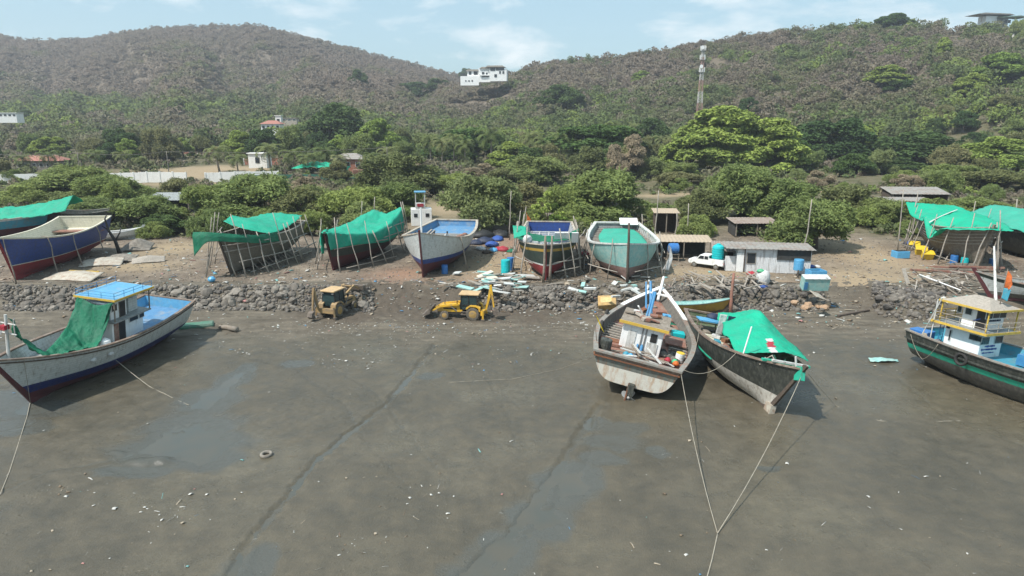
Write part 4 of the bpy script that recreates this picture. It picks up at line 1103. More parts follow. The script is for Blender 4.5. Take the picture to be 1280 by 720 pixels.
for i, (x, y) in enumerate(((-9.9, -2.2), (-9.4, -.9))):
    o = MB().lathe((0, 0, 0), [(.45, 0), (.36, .25), (.1, .5)], 9).build('net_heap', 'grey_wood', M=M13 @ TRS((x, y, zd + .1), i)); tag(o, ('brown net heap beside the blue crate on the right boat', 'smaller net heap between blue crate and wheelhouse')[i], 'net')
o = cloth('orange_flag', [[(0, 0, 2.0), (0, 0, 1.2), (0, .1, .4)], [(.3, .15, 1.6), (.35, .1, 1.0), (.2, .2, .5)], [(.45, .05, 1.2), (.5, .2, .8), (.4, 0, .4)]], 'cloth_orange', M=M13 @ TRS((-5.6, .2, z2 + 3.2)), seed=5, wr=.06, thick=.015); tag(o, 'orange flag above a blue scrap on the roof of the two storey wheelhouse', 'flag')
pole(M13 @ Vector((-5.6, .2, z2 + 2.2)), M13 @ Vector((-5.6, .2, z2 + 5.3)), .035, 'old_wood', 'thin flag staff on the roof of the two storey wheelhouse', name='flag_pole', bend=.0)
cloth('blue_cloth', [[(0, 0, .9), (0, 0, 0)], [(.5, .2, .8), (.45, .1, -.2)]], 'deck_teal', M=M13 @ TRS((-5.6, .2, z2 + 2.8)), seed=6, wr=.05, label='blue scrap of cloth hanging under the orange flag', cat='cloth')

# 14. small grey boat at the right edge behind it
H14 = Hull(13, 3.6, 2.1, wt=.5, bow_rise=1.0, stern_rise=.3, rake=1.8, pw=1.8)
M14 = boat_dir((1236, 372), 158, H14)
report('small right', M14, H14)
B14 = base_boat(M14, H14, [('abs', .9), ('rail', .5)], ['old_grey_hull', 'pale_grey_paint', 'dark_green_hull'], 'small grey green open boat on the bank behind the two storey wheelhouse', depth=.45, deck='grey_wood', inner='grey_paint', rail='rail_grey')
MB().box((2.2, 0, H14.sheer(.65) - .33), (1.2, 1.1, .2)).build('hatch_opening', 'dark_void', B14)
cloth('green_tarpaulin', [[(-5.6, 1.6, 2.8), (-5.6, 0, 3.3), (-5.6, -1.8, 2.7)], [(-2.5, 1.7, 2.6), (-2.5, 0, 3.0), (-2.5, -1.9, 2.4)], [(.2, 1.5, 2.3), (.2, 0, 2.5), (.2, -1.6, 2.2)]], 'tarp_sage', M=M14, seed=31, wr=.08, label='green sheet over the after half of the small grey green boat')
# 15. skiff behind the two middle boats
H15 = Hull(10.5, 2.3, 1.15, wt=.45, bow_rise=.6, stern_rise=.15, rake=1.3, kh=.1, th=.07, pw=1.9, lift=.2)
c = at(862, 391, .35); M15 = TRS(c, R(2)) @ Euler((R(-6), 0, 0)).to_matrix().to_4x4()
report('skiff', M15, H15)
B15 = base_boat(M15, H15, [('abs', .45), ('rail', .12)], ['ochre_paint', 'ochre_paint', 'rail_grey'], 'narrow skiff, turquoise inside and mustard outside, lying behind the two middle boats', depth=.7, deck='turquoise_paint', inner='turquoise_paint', rail='turquoise_paint', keel='dark_wood', name='skiff', rail_kw=dict(w_out=.04, w_in=.1, h=.06))
beams(H15, lambda t: H15.sheer(t) - .2, B15, 'turquoise_paint', [.2, .45, .68], w=.3, h=.05, name='thwart')
# ------------------------------------------------------------------ the three boats on the mud
def boat_by_tops(bow_px, bz, st_px, sz, H, list_deg, z0, pitch=0.):
    b = at(*bow_px, bz); s_ = at(*st_px, sz); d = b - s_
    rz = math.atan2(d.y, d.x)
    print('tops: wanted L', round(math.hypot(d.x, d.y), 1), 'have', H.L, 'heading', round(math.degrees(rz)))
    Q = Euler((0, 0, rz)).to_matrix() @ Euler((R(list_deg), R(pitch), 0)).to_matrix()
    loc = (b + s_) / 2 - Q @ ((H.pt(.9999, H.sheer(1)) + H.pt(0, H.sheer(0)) * 1) / 2 - Vector((0, H.pt(0, H.sheer(0)).y / 2, 0)))
    loc.z = z0
    return Matrix.Translation(loc) @ Q.to_4x4()

# 10. left foreground boat
HL = Hull(21, 6.6, 3.7, wt=.84, bow_rise=1.25, stern_rise=.55, rake=3.2, srake=.3, pw=2.3, lift=.9)
ML = boat_by_tops((-14, 449), 4.8, (213, 370), 4.1, HL, -5, -.3)
report('LEFT', ML, HL)
BL = base_boat(ML, HL, [('abs', 1.2), ('abs', 1.95), ('rail', .25)], ['maroon_paint', 'dark_blue_paint', 'pale_grey_paint', 'white_paint'],
               'white boat with a blue band, sky blue cabin roof and blue stern deck', depth=1.0, deck='grey_paint', inner='pale_grey_paint', rail='rail_brown', keel='maroon_paint', rail_kw=dict(w_out=.1, w_in=.18, h=.14))
sweep_rail(HL, w_out=.09, w_in=.02, h=.1, below=.3, transom=False, t1=.985).build('rubbing_strake', 'dark_wood', BL)
z1 = lambda t: HL.sheer(t) - 1.0
deck_mesh(HL, lambda t: HL.sheer(t) - .97, n=14, t0=.012, t1=.36).build('stern_deck', 'deck_blue', BL)
inner_mesh(HL, lambda t: HL.sheer(t) - .97, n=14, t0=.003, t1=.36, rows=2).build('stern_bulwark', 'sky_blue_paint', BL).scale = (.999, .996, 1)
cx = -2.3; zd = z1(.4)
cabin_box(BL, cx - 2.2, cx + 1.9, 2.6, zd, zd + 2.1, windows=[('s', cx - .9, zd + 1.65, 1.1, .35), ('s', cx - 2., zd + 1.65, .6, .35)], door=[('s', cx + .7, zd + 1.0, .8, 1.9)], name='lower_cabin')
MB().box((cx + 1.45, 1.34, zd + 1.0), (.5, .07, 1.95)).build('door_leaf', 'red_wood', BL)
MB().box((cx - .2, 0, zd + 2.16), (5.0, 3.7, .12)).build('upper_deck', 'grey_paint', BL)
cabin_box(BL, cx - .2, cx + 1.9, 2.4, zd + 2.24, zd + 3.8, windows=[('f', y, zd + 3.35, .5, .5) for y in (-.9, -.3, .3, .9)] + [('s', cx + 1.4, zd + 3.3, .6, .55)], door=[('s', cx + .4, zd + 2.95, .7, 1.35)], name='pilot_house')
MB().box((cx - 1.4, .2, zd + 2.9), (1.2, 1.5, 1.3)).build('upper_locker', 'pale_grey_paint', BL)
MB().box((cx - .4, 0, zd + 4.26), (5.2, 3.9, .12)).build('roof', 'sky_blue_paint', BL)
mb = MB(); e0, e1, e2 = cx - 3.03, cx + 2.23, 1.98
for p, q in (((e1, -e2), (e1, e2)), ((e1, e2), (e0, e2)), ((e0, e2), (e0, -e2)), ((e0, -e2), (e1, -e2))): mb.bar((*p, zd + 4.22), (*q, zd + 4.22), .07, .18)
mb.build('yellow_trim', 'yellow_paint', BL)
for x, y in ((cx + 2.05, 1.75), (cx + 2.05, -1.75), (cx - 2.6, 1.75), (cx - 2.6, -1.75)): MB().box((x, y, zd + 3.2), (.09, .09, 2.0)).build('roof_post', 'old_wood', BL)
railing(BL, [(e0 + .1, -1.85, zd + 4.32), (e1 - .1, -1.85, zd + 4.32), (e1 - .1, 1.85, zd + 4.32), (e0 + .1, 1.85, zd + 4.32)], .55, .022, 'blue_metal', 2)
# mast gallows in the bow
mb = MB().tube([(8.0, -1.0, 3.7), (7.8, -1.1, 7.6)], [.13, .1], 8)
mb.build('bow_post', 'white_paint', BL)
mb = MB().tube([(7.7, -1.9, 6.9), (7.9, -.2, 6.9)], .05, 6).tube([(7.7, -1.9, 6.1), (7.9, -.2, 6.1)], .05, 6).tube([(7.75, -1.7, 5.9), (7.75, -1.7, 7.3)], .05, 6).tube([(7.85, -.4, 5.9), (7.85, -.4, 7.3)], .05, 6)
mb.build('bow_frame', 'white_paint', BL)
o = MB().box((7.9, -1.2, 6.6), (.5, .45, .35)).build('red_lamp_box', 'cloth_red', BL)
cloth('green_net', [[(7.8, -1.0, 7.3), (7.6, .2, 5.6), (7.4, 1.5, 4.4)], [(6.6, -1.4, 5.2), (6.3, .4, 4.2), (6.1, 2.2, 4.2)], [(4.8, -.9, 3.6), (4.6, .6, 3.3), (4.4, 2.2, 3.9)], [(3.0, -1.2, 3.9), (3.0, .5, 3.2), (2.9, 2.2, 3.7)], [(1.6, -1.4, 4.7), (1.7, .5, 3.6), (1.6, 1.7, 3.7)], [(.4, -1.7, 5.9), (.5, .2, 5.2), (.6, 1.7, 5.2)], [(-.1, -1.6, 7.0), (0, .1, 6.4), (.05, 1.75, 6.6)]],
      'net_green', M=ML, seed=41, wr=.3, res=12, label='long green net slung from the bow post to the cabin of the left boat', cat='net')
cloth('green_net', [[(.0, -1.5, 6.6), (.0, .1, 6.3), (.0, 1.9, 6.8)], [(.5, -1.4, 5.0), (.6, .3, 4.8), (.5, 1.5, 5.4)], [(1.2, -1.2, 3.9), (1.2, .5, 3.6), (1.1, 1.3, 4.0)]], 'net_green', M=ML, seed=42, wr=.28, res=12, label='green net curtain hanging over the cabin front of the left boat', cat='net')
MB().lathe((0, 0, 0), [(.5, 0), (.52, .5), (.45, .95), (.15, 1.15)], 14).build('white_tank', 'white_clean', BL, TRS((0, 0, 0))).matrix_local = TRS((1.0, 1.6, zd - .02))
for i, (x, y, mt, lab) in enumerate(((2.3, 2.1, 'cloth_blue', 'blue cloth heap on deck'), (1.6, 2.4, 'cloth_white', 'white cloth heap on deck'), (6.4, -1.2, 'cloth_blue', 'blue bundle under the net'), (.6, 2.5, 'cloth_navy', 'dark blue roll by the rail'), (3.2, 2.1, 'cloth_white', 'pale sack by the rail'))):
    o = MB().lathe((0, 0, 0), [(.55, 0), (.5, .18), (.25, .34), (.05, .4)], 10).build('bundle', mt, M=ML @ TRS((x, y, HL.sheer(.75) - 1.25 if x > 5 else zd + .02), i, (1.3, .7, 1)), smooth=True); tag(o, lab + ' of the left boat', 'bundle')
for i in range(5):
    y = -2.3 + .35 * i; o = MB().bar((3.2 + i * .2, y, zd + .1 + .06 * i), (7.6, y * .6, HL.sheer(.8) - 1.02 + .1), .16, .07).build('plank', 'old_wood', M=ML); tag(o, 'loose grey plank along the far rail of the left boat', 'plank', 'planks on the left boat')

# 11. middle boat, stern to the camera
HA = Hull(20.5, 8.6, 3.9, wt=.80, bow_rise=1.2, stern_rise=.1, rake=2.6, srake=.55, pw=1.75, lift=1.15, e=.22, tmid=.36)
MA = boat_by_tops((826, 357), 4.6, (797, 456), 3.3, HA, 10, -.5)
report('A', MA, HA)
BA = base_boat(MA, HA, [('abs', 2.9), ('rail', .4)], ['rust_white', 'slate_hull', 'rail_brown'],
               'rusty white and slate boat with a blue mast, its stern to the camera', depth=1.0, deck='red_wood', inner='old_grey_hull', rail='rail_grey', keel='black_hull', rail_kw=dict(w_out=.1, w_in=.3, h=.16))
sweep_rail(HA, w_out=.115, w_in=-.02, h=.09, below=.42, transom=True).build('rubbing_strake', 'rust', BA)
sweep_rail(HA, w_out=.13, w_in=.3, h=.06, dz=.12, transom=False, t0=.66).build('white_rail', 'white_clean', BA)
zA = lambda t: HA.sheer(t) - 1.0
xa = lambda t: -HA.L / 2 + t * HA.L
MB().box((xa(.31), .25, zA(.4) + 1.25), (3.1, 3.5, 2.5)).build('wheelhouse', 'white_clean', BA, bevel=.04)
xb = xa(.31) - 1.55
for y, z, wy, wz, mt, nm in ((-.75, 1.65, .55, .75, 'dark_void', 'window'), (-.75, .75, .9, .9, 'white_paint', 'panel'), (1.1, 1.0, .7, 1.7, 'white_paint', 'door'), (-.05, 1.2, .12, 2.3, 'steel', 'wall_pipe'), (.25, 1.2, .12, 2.3, 'steel', 'wall_pipe')):
    MB().box((xb - .03, y, zA(.4) + z), (.07, wy, wz)).build(nm, mt, BA)
MB().box((xa(.31) + .2, .25, zA(.4) + 2.58), (4.2, 4.1, .14)).build('roof', 'old_wood', BA)
MB().box((xa(.31) - 1.94, .25, zA(.4) + 2.58), (.08, 4.2, .24)).build('yellow_trim', 'yellow_paint', BA)
for i in range(11):
    x = xa(.31) + rnd.uniform(-1.6, 2.1); y = .25 + rnd.uniform(-1.8, 1.8); mt = rnd.choice(['old_wood', 'red_wood', 'rust', 'cloth_white', 'grey_wood'])
    o = MB().box((0, 0, 0), (rnd.uniform(.4, 1.1), rnd.uniform(.25, .6), rnd.uniform(.12, .35)), (rnd.uniform(-.2, .2), rnd.uniform(-.2, .2), rnd.uniform(0, 3))).build('scrap_box', mt, M=MA @ TRS((x, y, zA(.4) + 2.84)), bevel=.03)
    tag(o, 'small box of scrap on the wheelhouse roof of the boat with blue mast', 'scrap', 'scrap on the wheelhouse roof of the blue masted boat')
# masts
MB().tube([(xa(.22) - .6, .05, zA(.3)), (xa(.46), .15, zA(.4) + 4.4)], [.14, .12], 10).tube([(xa(.22) - .6, .45, zA(.3)), (xa(.46), .3, zA(.4) + 4.4)], [.1, .09], 8).build('mast', 'blue_metal', BA)
MB().tube([(xa(.44), -.1, zA(.5) + 1.7), (xa(.60), .9, zA(.66) + 4.3)], [.16, .12], 10).tube([(xa(.44), .35, zA(.5) + 1.7), (xa(.61), 1.3, zA(.66) + 4.1)], [.1, .08], 8).build('derrick', 'blue_metal', BA)
MB().bar((xa(.46), -.2, zA(.4) + 4.3), (xa(.46), .6, zA(.4) + 4.3), .12, .12).build('crosstree', 'white_clean', BA)
MB().tube([(xa(.93), 0, zA(.93)), (xa(.985), 0, HA.sheer(1) + 1.3)], [.17, .13], 8).build('stem_head', 'white_clean', BA)
MB().bar((xa(.9), -1.3, HA.sheer(.9) + .1), (xa(.9), 1.3, HA.sheer(.9) + .1), .22, .16).build('bow_beam', 'white_clean', BA)
MB().bar((xa(.32), 1.2, zA(.4) + 3.6), (xa(.34), .6, zA(.4) + 2.7), .2, .1).build('white_bracket', 'white_clean', BA)
# open wells with beams either side of the wheelhouse
for sy in (1, -1):
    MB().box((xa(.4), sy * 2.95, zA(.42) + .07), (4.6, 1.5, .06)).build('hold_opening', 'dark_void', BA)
    for i in range(7): MB().box((xa(.42) - 2.1 + i * .7, sy * 2.95, zA(.42) + .16), (.16, 1.6, .12)).build('deck_beam', 'grey_wood', BA)
MB().box((xa(.44), 1.95, zA(.44) + .2), (5, .14, .22)).build('coaming', 'rust', BA)
MB().box((xa(.46), -2.6, zA(.44) + .34), (2.4, 1.9, .1), (0, 0, .1)).build('hatch_cover', 'red_wood', BA)
MB().box((xa(.26), 2.7, zA(.26) + .2), (1.5, 1.9, .2), (0, 0, .1)).build('hatch_cover', 'red_wood', BA)
MB().box((xa(.27), 2.6, zA(.26) + .33), (.9, 1.3, .08), (0, 0, .1)).build('hatch_frame', 'rust', BA)
for i, (t, y, wx, wy, h, mt) in enumerate(((.62, .6, 1.2, 1.4, .5, 'red_wood'), (.66, -1.2, 1.5, 1.0, .35, 'old_wood'), (.72, .3, 1.2, 1.6, .3, 'rust'), (.8, -.4, 1.1, 1.3, .3, 'red_wood'), (.6, -1.9, 1.2, .9, .5, 'old_wood'), (.84, .4, .9, .8, .25, 'old_wood'))):
    MB().box((xa(t), y, zA(t) + h / 2), (wx, wy, h), (0, 0, .2 * i)).build('locker', mt, BA, bevel=.03)
cloth('green_net', [[(-.4, -.4, .45), (-.4, .4, .4)], [(.4, -.5, .3), (.5, .4, .35)]], 'net_green', M=MA @ TRS((xa(.62), -1.9, zA(.62) + .35)), seed=2, wr=.12, label='crumpled green net right of the blue mast', cat='net')
o = MB().box((0, 0, 0), (1.0, 1.2, .5)).build('turquoise_box', 'tank_turquoise', M=MA @ TRS((xa(.56), -2.7, zA(.56) + .3), .2), bevel=.05); tag(o, 'turquoise box near the right rail of the boat with blue mast', 'box')
o = MB().box((0, 0, 0), (.7, .8, .5)).build('pale_box', 'tank_sky', M=MA @ TRS((xa(.7), -1.3, zA(.7) + .6), .2), bevel=.05); tag(o, 'pale blue box in the bow of the boat with blue mast', 'box')
# engine and gear junk right of the wheelhouse, planks astern
for i in range(16):
    mt = rnd.choice(['dark_wood', 'black_hull', 'rubber', 'old_grey_hull']); x = xa(rnd.uniform(.22, .34)); y = rnd.uniform(-3.2, -1.7)
    o = MB().lathe((0, 0, 0), [(.22, -.1), (.4, .05), (.3, .3), (.1, .42)], 7).build('gear_heap', mt, M=MA @ TRS((x, y, zA(.3) + .05), i, rnd.uniform(.6, 1.1), .3)); tag(o, 'dark heap of nets and gear right of the white wheelhouse', 'gear', 'dark gear heaps on the blue masted boat')
for i in range(13):
    x = xa(.11) + rnd.uniform(-.4, 1.6); y = rnd.uniform(-2.2, 1.8); a = rnd.uniform(1.2, 1.9) if i < 10 else rnd.uniform(.3, .6); L = rnd.uniform(1.4, 3.)
    o = MB().box((0, 0, 0), (L, .2, .07)).build('plank', rnd.choice(['white_paint', 'grey_wood', 'old_wood', 'white_paint']), M=MA @ TRS((x, y, zA(.1) + .15 + .05 * i), a, 1, rnd.uniform(-.1, .1), rnd.uniform(-.1, .1))); tag(o, 'whitish plank in the jumble on the stern deck below the white wheelhouse', 'plank', 'planks on the stern of the blue masted boat')
drum(MA @ TRS((xa(.13), 2.9, zA(.13) + .05)), 'black_hull', 'black drum in the left stern corner of the boat with blue mast', r=.5, h=1.15)
drum(MA @ TRS((xa(.25), -3.2, zA(.25) + .05)), 'white_clean', 'white drum with yellow lid by the right rail of the boat with blue mast', r=.36, h=.8, lid='tub_yellow')
for (t, y, mt, lab) in ((.13, .7, 'tank_sky', 'pale blue crumpled sheet among the stern planks'), (.14, 1.1, 'deck_teal', 'teal lump behind the white wheelhouse'), (.2, -2.3, 'cloth_red', 'red rag on the dark gear heap'), (.18, -3., 'cloth_orange', 'orange rag near the right stern corner'), (.2, -2.9, 'bright_green', 'green bucket near the right stern corner')):
    o = MB().lathe((0, 0, 0), [(.5, 0), (.4, .25), (.2, .45), (.05, .5)], 8).build('rag', mt, M=MA @ TRS((xa(t), y, zA(t) + .25), 1, .65), smooth=True); tag(o, lab + ' of the boat with blue mast', 'rag')
tyre(MA @ TRS((xa(.33), 3.95, zA(.3) + 1.0), 0, 1, R(80), .2), 'black tyre hung on the left rail of the boat with blue mast', r=.42, w=.24)
tyre(MA @ TRS((xa(.5), 4.05, zA(.5) + 1.05), 0, 1, R(80), -.1), 'second tyre farther forward on the left rail of the blue masted boat', r=.36, w=.22)
p0 = MA @ Vector((xa(.1), 3.55, zA(.1) + .8)); pole(p0, p0 + Vector((-.35, .1, 3.0)), .03, 'old_wood', 'thin staff of the yellow flag on the left stern rail', name='flag_pole', bend=0)
cloth('yellow_flag', [[(0, 0, 0), (.25, .02, -.35)], [(.25, .1, -.55), (.5, 0, -.85)], [(.55, 0, -1.25), (.85, .1, -1.7)]], 'cloth_yellow', M=Matrix.Translation(p0 + Vector((-.25, .1, 2.6))), seed=5, wr=.05, thick=.015, label='yellow flag drooping at the left stern corner of the blue masted boat', cat='flag')
p0 = MA @ Vector((xa(.985), 0, HA.sheer(1) + 1.2)); pole(p0, p0 + Vector((.4, .1, 3.4)), .04, 'old_wood', 'thin staff at the bow of the boat with blue mast', name='flag_pole', bend=0)
cloth('white_flag', [[(0, 0, 0), (.1, .1, -1.2), (-.5, .1, -2.6)], [(.25, .1, -.3), (.45, 0, -1.4), (.15, .1, -2.7)]], 'cloth_white', M=Matrix.Translation(p0 + Vector((.4, .1, 3.4))), seed=8, wr=.06, thick=.015, label='white flag hanging at the bow of the boat with blue mast', cat='flag')
# propeller and rudder
MB().tube([(xa(0) + .2, .0, .75), (xa(0) + 2.2, 0, .95)], .09, 8).build('propeller_shaft', 'rust', BA)
mb = MB().lathe((xa(0) + .1, 0, .75), [(.0, -.25), (.14, -.15), (.16, .15), (.05, .28)], 10, axis='x')
for k in range(4):
    a = k * math.pi / 2 + .5; c = Vector((xa(0) + .1, math.cos(a) * .36, .75 + math.sin(a) * .36)); u = Vector((.18, math.cos(a), math.sin(a))); v = Vector((.5, -math.sin(a), math.cos(a)))
    ring = [c + u.normalized() * math.cos(q) * .34 + v.normalized() * math.sin(q) * .24 for q in [2 * math.pi * i / 10 for i in range(10)]]
    mb.add([p + Vector((.02, 0, 0)) for p in ring] + [p - Vector((.02, 0, 0)) for p in ring], [tuple(range(10)), tuple(range(19, 9, -1))] + [(i, (i + 1) % 10, 10 + (i + 1) % 10, 10 + i) for i in range(10)])
mb.build('propeller', 'steel', BA, smooth=False)
MB().tube([(xa(0) - .15, .25, .05), (xa(0) + .15, .2, 1.9)], .07, 8).box((xa(0) + .35, .2, .55), (.9, .08, .9)).build('rudder', 'rust', BA)
MB().lathe((xa(0) - .1, .35, .12), [(.1, -.12), (.26, 0), (.2, .15), (.05, .2)], 9).build('rudder_heel', 'rust_white', BA)
MB().box((xa(0) + 1.8, 0, 1.1), (3.6, .5, 1.5)).build('deadwood', 'black_hull', BA)

# 12. boat with the bright green sheet, bow to the camera
HB = Hull(18.4, 7.2, 3.5, wt=.74, bow_rise=1.35, stern_rise=.2, rake=3.0, srake=.4, pw=2.0, lift=1.0)
MBm = boat_by_tops((999, 461), 4.4, (892, 392), 3.5, HB, -11, -.25)
report('B', MBm, HB)
BB = base_boat(MBm, HB, [('abs', .55), ('abs', 1.85)], ['lower_white', 'lower_white', 'black_hull'],
               'black over white boat under a vivid green sheet, beside the blue masted boat', depth=1.0, deck='deck_green', inner='deck_green', rail='rail_brown', keel='dark_wood', rail_kw=dict(w_out=.1, w_in=.22, h=.15))
for sd_ in (1, -1): sweep_rail(HB, w_out=.1, w_in=0, h=.1, below=1.72, transom=False, t0=.1, t1=.5, sides=(sd_,)).build('rubbing_strake', 'green_stripe', BB)
z2 = lambda t: HB.sheer(t) - 1.0
xB = lambda t: -HB.L / 2 + t * HB.L
MB().box((HB.L / 2 - .35, 0, HB.sheer(1) - .45), (.9, .34, 1.0), (0, R(-20), 0)).build('stem_patch', 'green_stripe', BB)
MB().box((HB.L / 2 - HB.rake + .1, 0, .45), (1.0, .42, 1.0)).build('forefoot_patch', 'rail_cream', BB)
MB().bar((xB(.86), -1.9, HB.sheer(.86) + .12), (xB(.86), 1.9, HB.sheer(.86) + .12), .3, .16).build('bow_beam', 'green_stripe', BB)
MB().bar((xB(.9), -1.5, HB.sheer(.9) + .22), (xB(.9), 1.3, HB.sheer(.9) + .2), .24, .14).build('bow_beam', 'white_paint', BB)
MB().tube([(xB(.955), .25, z2(.955)), (xB(.95), -.35, HB.sheer(1) + .6)], [.11, .07], 7).build('bow_post', 'white_paint', BB)
MB().tube([(xB(.74), -2.35, HB.sheer(.74)), (xB(.74), -2.3, HB.sheer(.74) + 2.3)], .06, 7).build('awning_post', 'white_clean', BB)
for i in range(12):
    t = .5 + .035 * i; p = HB.pt(t, z2(t) + .1, 1, -.15)
    MB().box((p.x, 0, z2(t) + .12), (.1, 2 * p.y, .1)).build('deck_beam', 'deck_green', BB)
beams(HB, lambda t: z2(t) + .55, BB, 'old_wood', [.03, .08, .2], w=.2, h=.12, name='thwart')
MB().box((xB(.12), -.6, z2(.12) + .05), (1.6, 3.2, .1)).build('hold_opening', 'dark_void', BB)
MB().box((xB(.34), -1.2, z2(.34) + .12), (3.2, 2.6, .12)).build('deck_boards', 'cream_paint', BB)
MB().box((xB(.44), -1.7, z2(.44) + .3), (.5, 2.7, .18)).build('blue_beam', 'blue_metal', BB)
MB().box((xB(.28), -.2, z2(.28) + .25), (.4, 4.5, .16)).build('deck_beam', 'cream_paint', BB)
MB().box((xB(.19), -1.4, z2(.19) + 1.25), (1.3, 2.2, .12)).build('table_board', 'tank_sky', BB)
for x, y in ((-.5, -.9), (.5, -.9), (-.5, .9), (.5, .9)): MB().box((xB(.19) + x, -1.4 + y, z2(.19) + .62), (.09, .09, 1.2)).build('table_leg', 'old_wood', BB)
o = MB().lathe((0, 0, 0), [(.6, 0), (.55, .3), (.3, .5), (.1, .55)], 9).build('bundle', 'cloth_navy', M=MBm @ TRS((xB(.14), -.7, z2(.14) + 1.2), 0, (1, 1.2, 1)), smooth=True); tag(o, 'dark bundle on the stern of the boat with the vivid green sheet', 'bundle')
o = MB().lathe((0, 0, 0), [(.4, 0), (.38, .25), (.1, .38)], 9).build('bundle', 'cloth_red', M=MBm @ TRS((xB(.17), .1, z2(.15) + 1.0)), smooth=True); tag(o, 'red and white bundle beside the dark one under the green sheet', 'bundle')
for (y, x0, mt, lab) in ((.2, .31, 'cloth_navy', 'navy trousers drying on a line at the edge of the vivid green sheet'), (-.5, .3, 'cloth_white', 'white cloth drying beside the navy trousers'), (.9, .33, 'cloth_blue', 'light blue cloth drying beside the navy trousers')):
    cloth('hung_cloth', [[(0, -.35, 1.0), (0, -.3, .1), (.1, -.35, -.9)], [(0, .35, 1.0), (.05, .3, .1), (0, .3, -.9)]], mt, M=MBm @ TRS((xB(x0), y - .6, z2(.3) + 1.5)), seed=int(y * 10 + 20), wr=.08, thick=.02, label=lab, cat='clothing')
cloth('green_tarpaulin', [[(-6.4, -.5, 4.5), (-6.6, 1.0, 4.7), (-6.4, 2.2, 4.6), (-6.2, 3.5, 4.2)], [(-5.2, -.9, 4.1), (-4.8, .6, 5.2), (-4.6, 2.0, 5.6), (-4.4, 3.8, 4.3)], [(-3.2, -1.2, 4.3), (-2.8, .5, 5.5), (-2.6, 1.6, 6.1), (-2.4, 3.9, 4.4)], [(-1.2, -1.9, 3.9), (-1.0, 0, 5.1), (-.8, 1.5, 5.4), (-.6, 3.9, 4.2)], [(1.0, -2.2, 4.1), (.9, -.2, 4.9), (.9, 1.4, 5.2), (1.0, 3.8, 4.3)], [(3.0, -2.3, 3.6), (3.0, -.3, 4.6), (3.0, 1.2, 4.8), (3.0, 3.4, 4.2)], [(4.6, -1.5, 4.2), (4.8, .2, 4.6), (4.8, 1.2, 4.7), (4.8, 2.8, 4.3)]],
      'tarp_bright', M=MBm, seed=51, wr=.13, res=9, sag=0, label='vivid green sheet over the black and white boat, with a white and red patch')
tp = [o for o in COL.objects if o.get('label', '').startswith('vivid green sheet over the black')][0]
for m_ in ('cloth_white', 'cloth_red'): tp.data.materials.append(MATS[m_])
for p in tp.data.polygons:
    x, y = p.center.x, p.center.y; w_ = y - (.3 - .28 * (x - 3.2))
    if 1.9 < x < 5.2 and abs(w_) < .28: p.material_index = 2 if 2.6 < x < 3.6 else 1
for i in range(7):
    x = xB(.83) + rnd.uniform(-.9, .7); y = rnd.uniform(-.7, 1.3)
    o = MB().tube([(0, 0, 0), (.35, .3, .5), (.1, .7, .9), (-.3, .9, .4)], .06, 5).build('net_coil', 'tarp_dark' if i % 2 else 'grey_wood', M=MBm @ TRS((x, y, z2(.83) + .15), i * 1.3, 1.1), smooth=True); tag(o, 'twisted coil of net rope in the bow behind the green painted beam', 'rope', 'net coils in the bow of the black and white boat')
for i in range(5):
    mt = ['old_wood', 'cloth_white', 'rust', 'deck_teal', 'red_wood'][i]
    o = MB().box((0, 0, 0), (.8, .5, .3), (0, 0, i)).build('deck_box', mt, M=MBm @ TRS((xB(.24 + .05 * i), -1.8 + .6 * (i % 3), z2(.3) + .35)), bevel=.04)
    tag(o, ['brown', 'white', 'rusty', 'teal', 'reddish'][i] + ' box on the stern deck of the black and white boat', 'box')

# ------------------------------------------------------------------ diggers
simple('digger_yellow', (.72, .42, .03), (.62, .36, .04), rough=.45, dirt=(.28, .20, .12), dirt_amt=.4)
simple('digger_worn', (.36, .24, .10), (.28, .19, .10), rough=.7, dirt=(.18, .14, .10), dirt_amt=.55, dscale=2)
simple('roof_cream', (.55, .38, .20), (.50, .34, .17), rough=.5, dirt=(.34, .26, .18), dirt_amt=.3)
simple('bucket_steel', (.10, .085, .07), (.15, .12, .10), rough=.75, dirt=(.22, .18, .14), dirt_amt=.5, dscale=2)
simple('cab_glass', (.02, .04, .045), (.03, .055, .055), rough=.1)
simple('rim_ochre', (.42, .26, .07), (.34, .22, .08), rough=.6, dirt=(.2, .16, .12), dirt_amt=.5, dscale=3)
simple('tyre_mud', (.10, .088, .07), (.15, .13, .105), rough=.95, scale=6)

def wheel(parent, x, y, r, w, rim='rim_ochre'):
    e = empty('wheel'); e.parent = parent; e.location = (x, y, r)
    prof = [(r * .55, -w / 2), (r * .9, -w / 2), (r, -w * .38), (r, w * .38), (r * .9, w / 2), (r * .55, w / 2)]
    mb = MB().lathe((0, 0, 0), prof, 28, axis='y')
    for k in range(18):
        a = 2 * math.pi * k / 18
        mb.box((math.cos(a) * r * 1.0, 0, math.sin(a) * r * 1.0), (r * .1, w * .92, r * .13), (0, -a, .35 * (1 if k % 2 else -1)))
    mb.build('tyre', 'tyre_mud', e)
    MB().lathe((0, 0, 0), [(r * .2, -w * .62), (r * .3, -w * .58), (r * .5, -w * .54), (r * .6, -w * .51), (r * .6, w * .51), (r * .5, w * .54), (r * .3, w * .58), (r * .2, w * .62)], 24, axis='y').build('rim', rim, e)
    return e

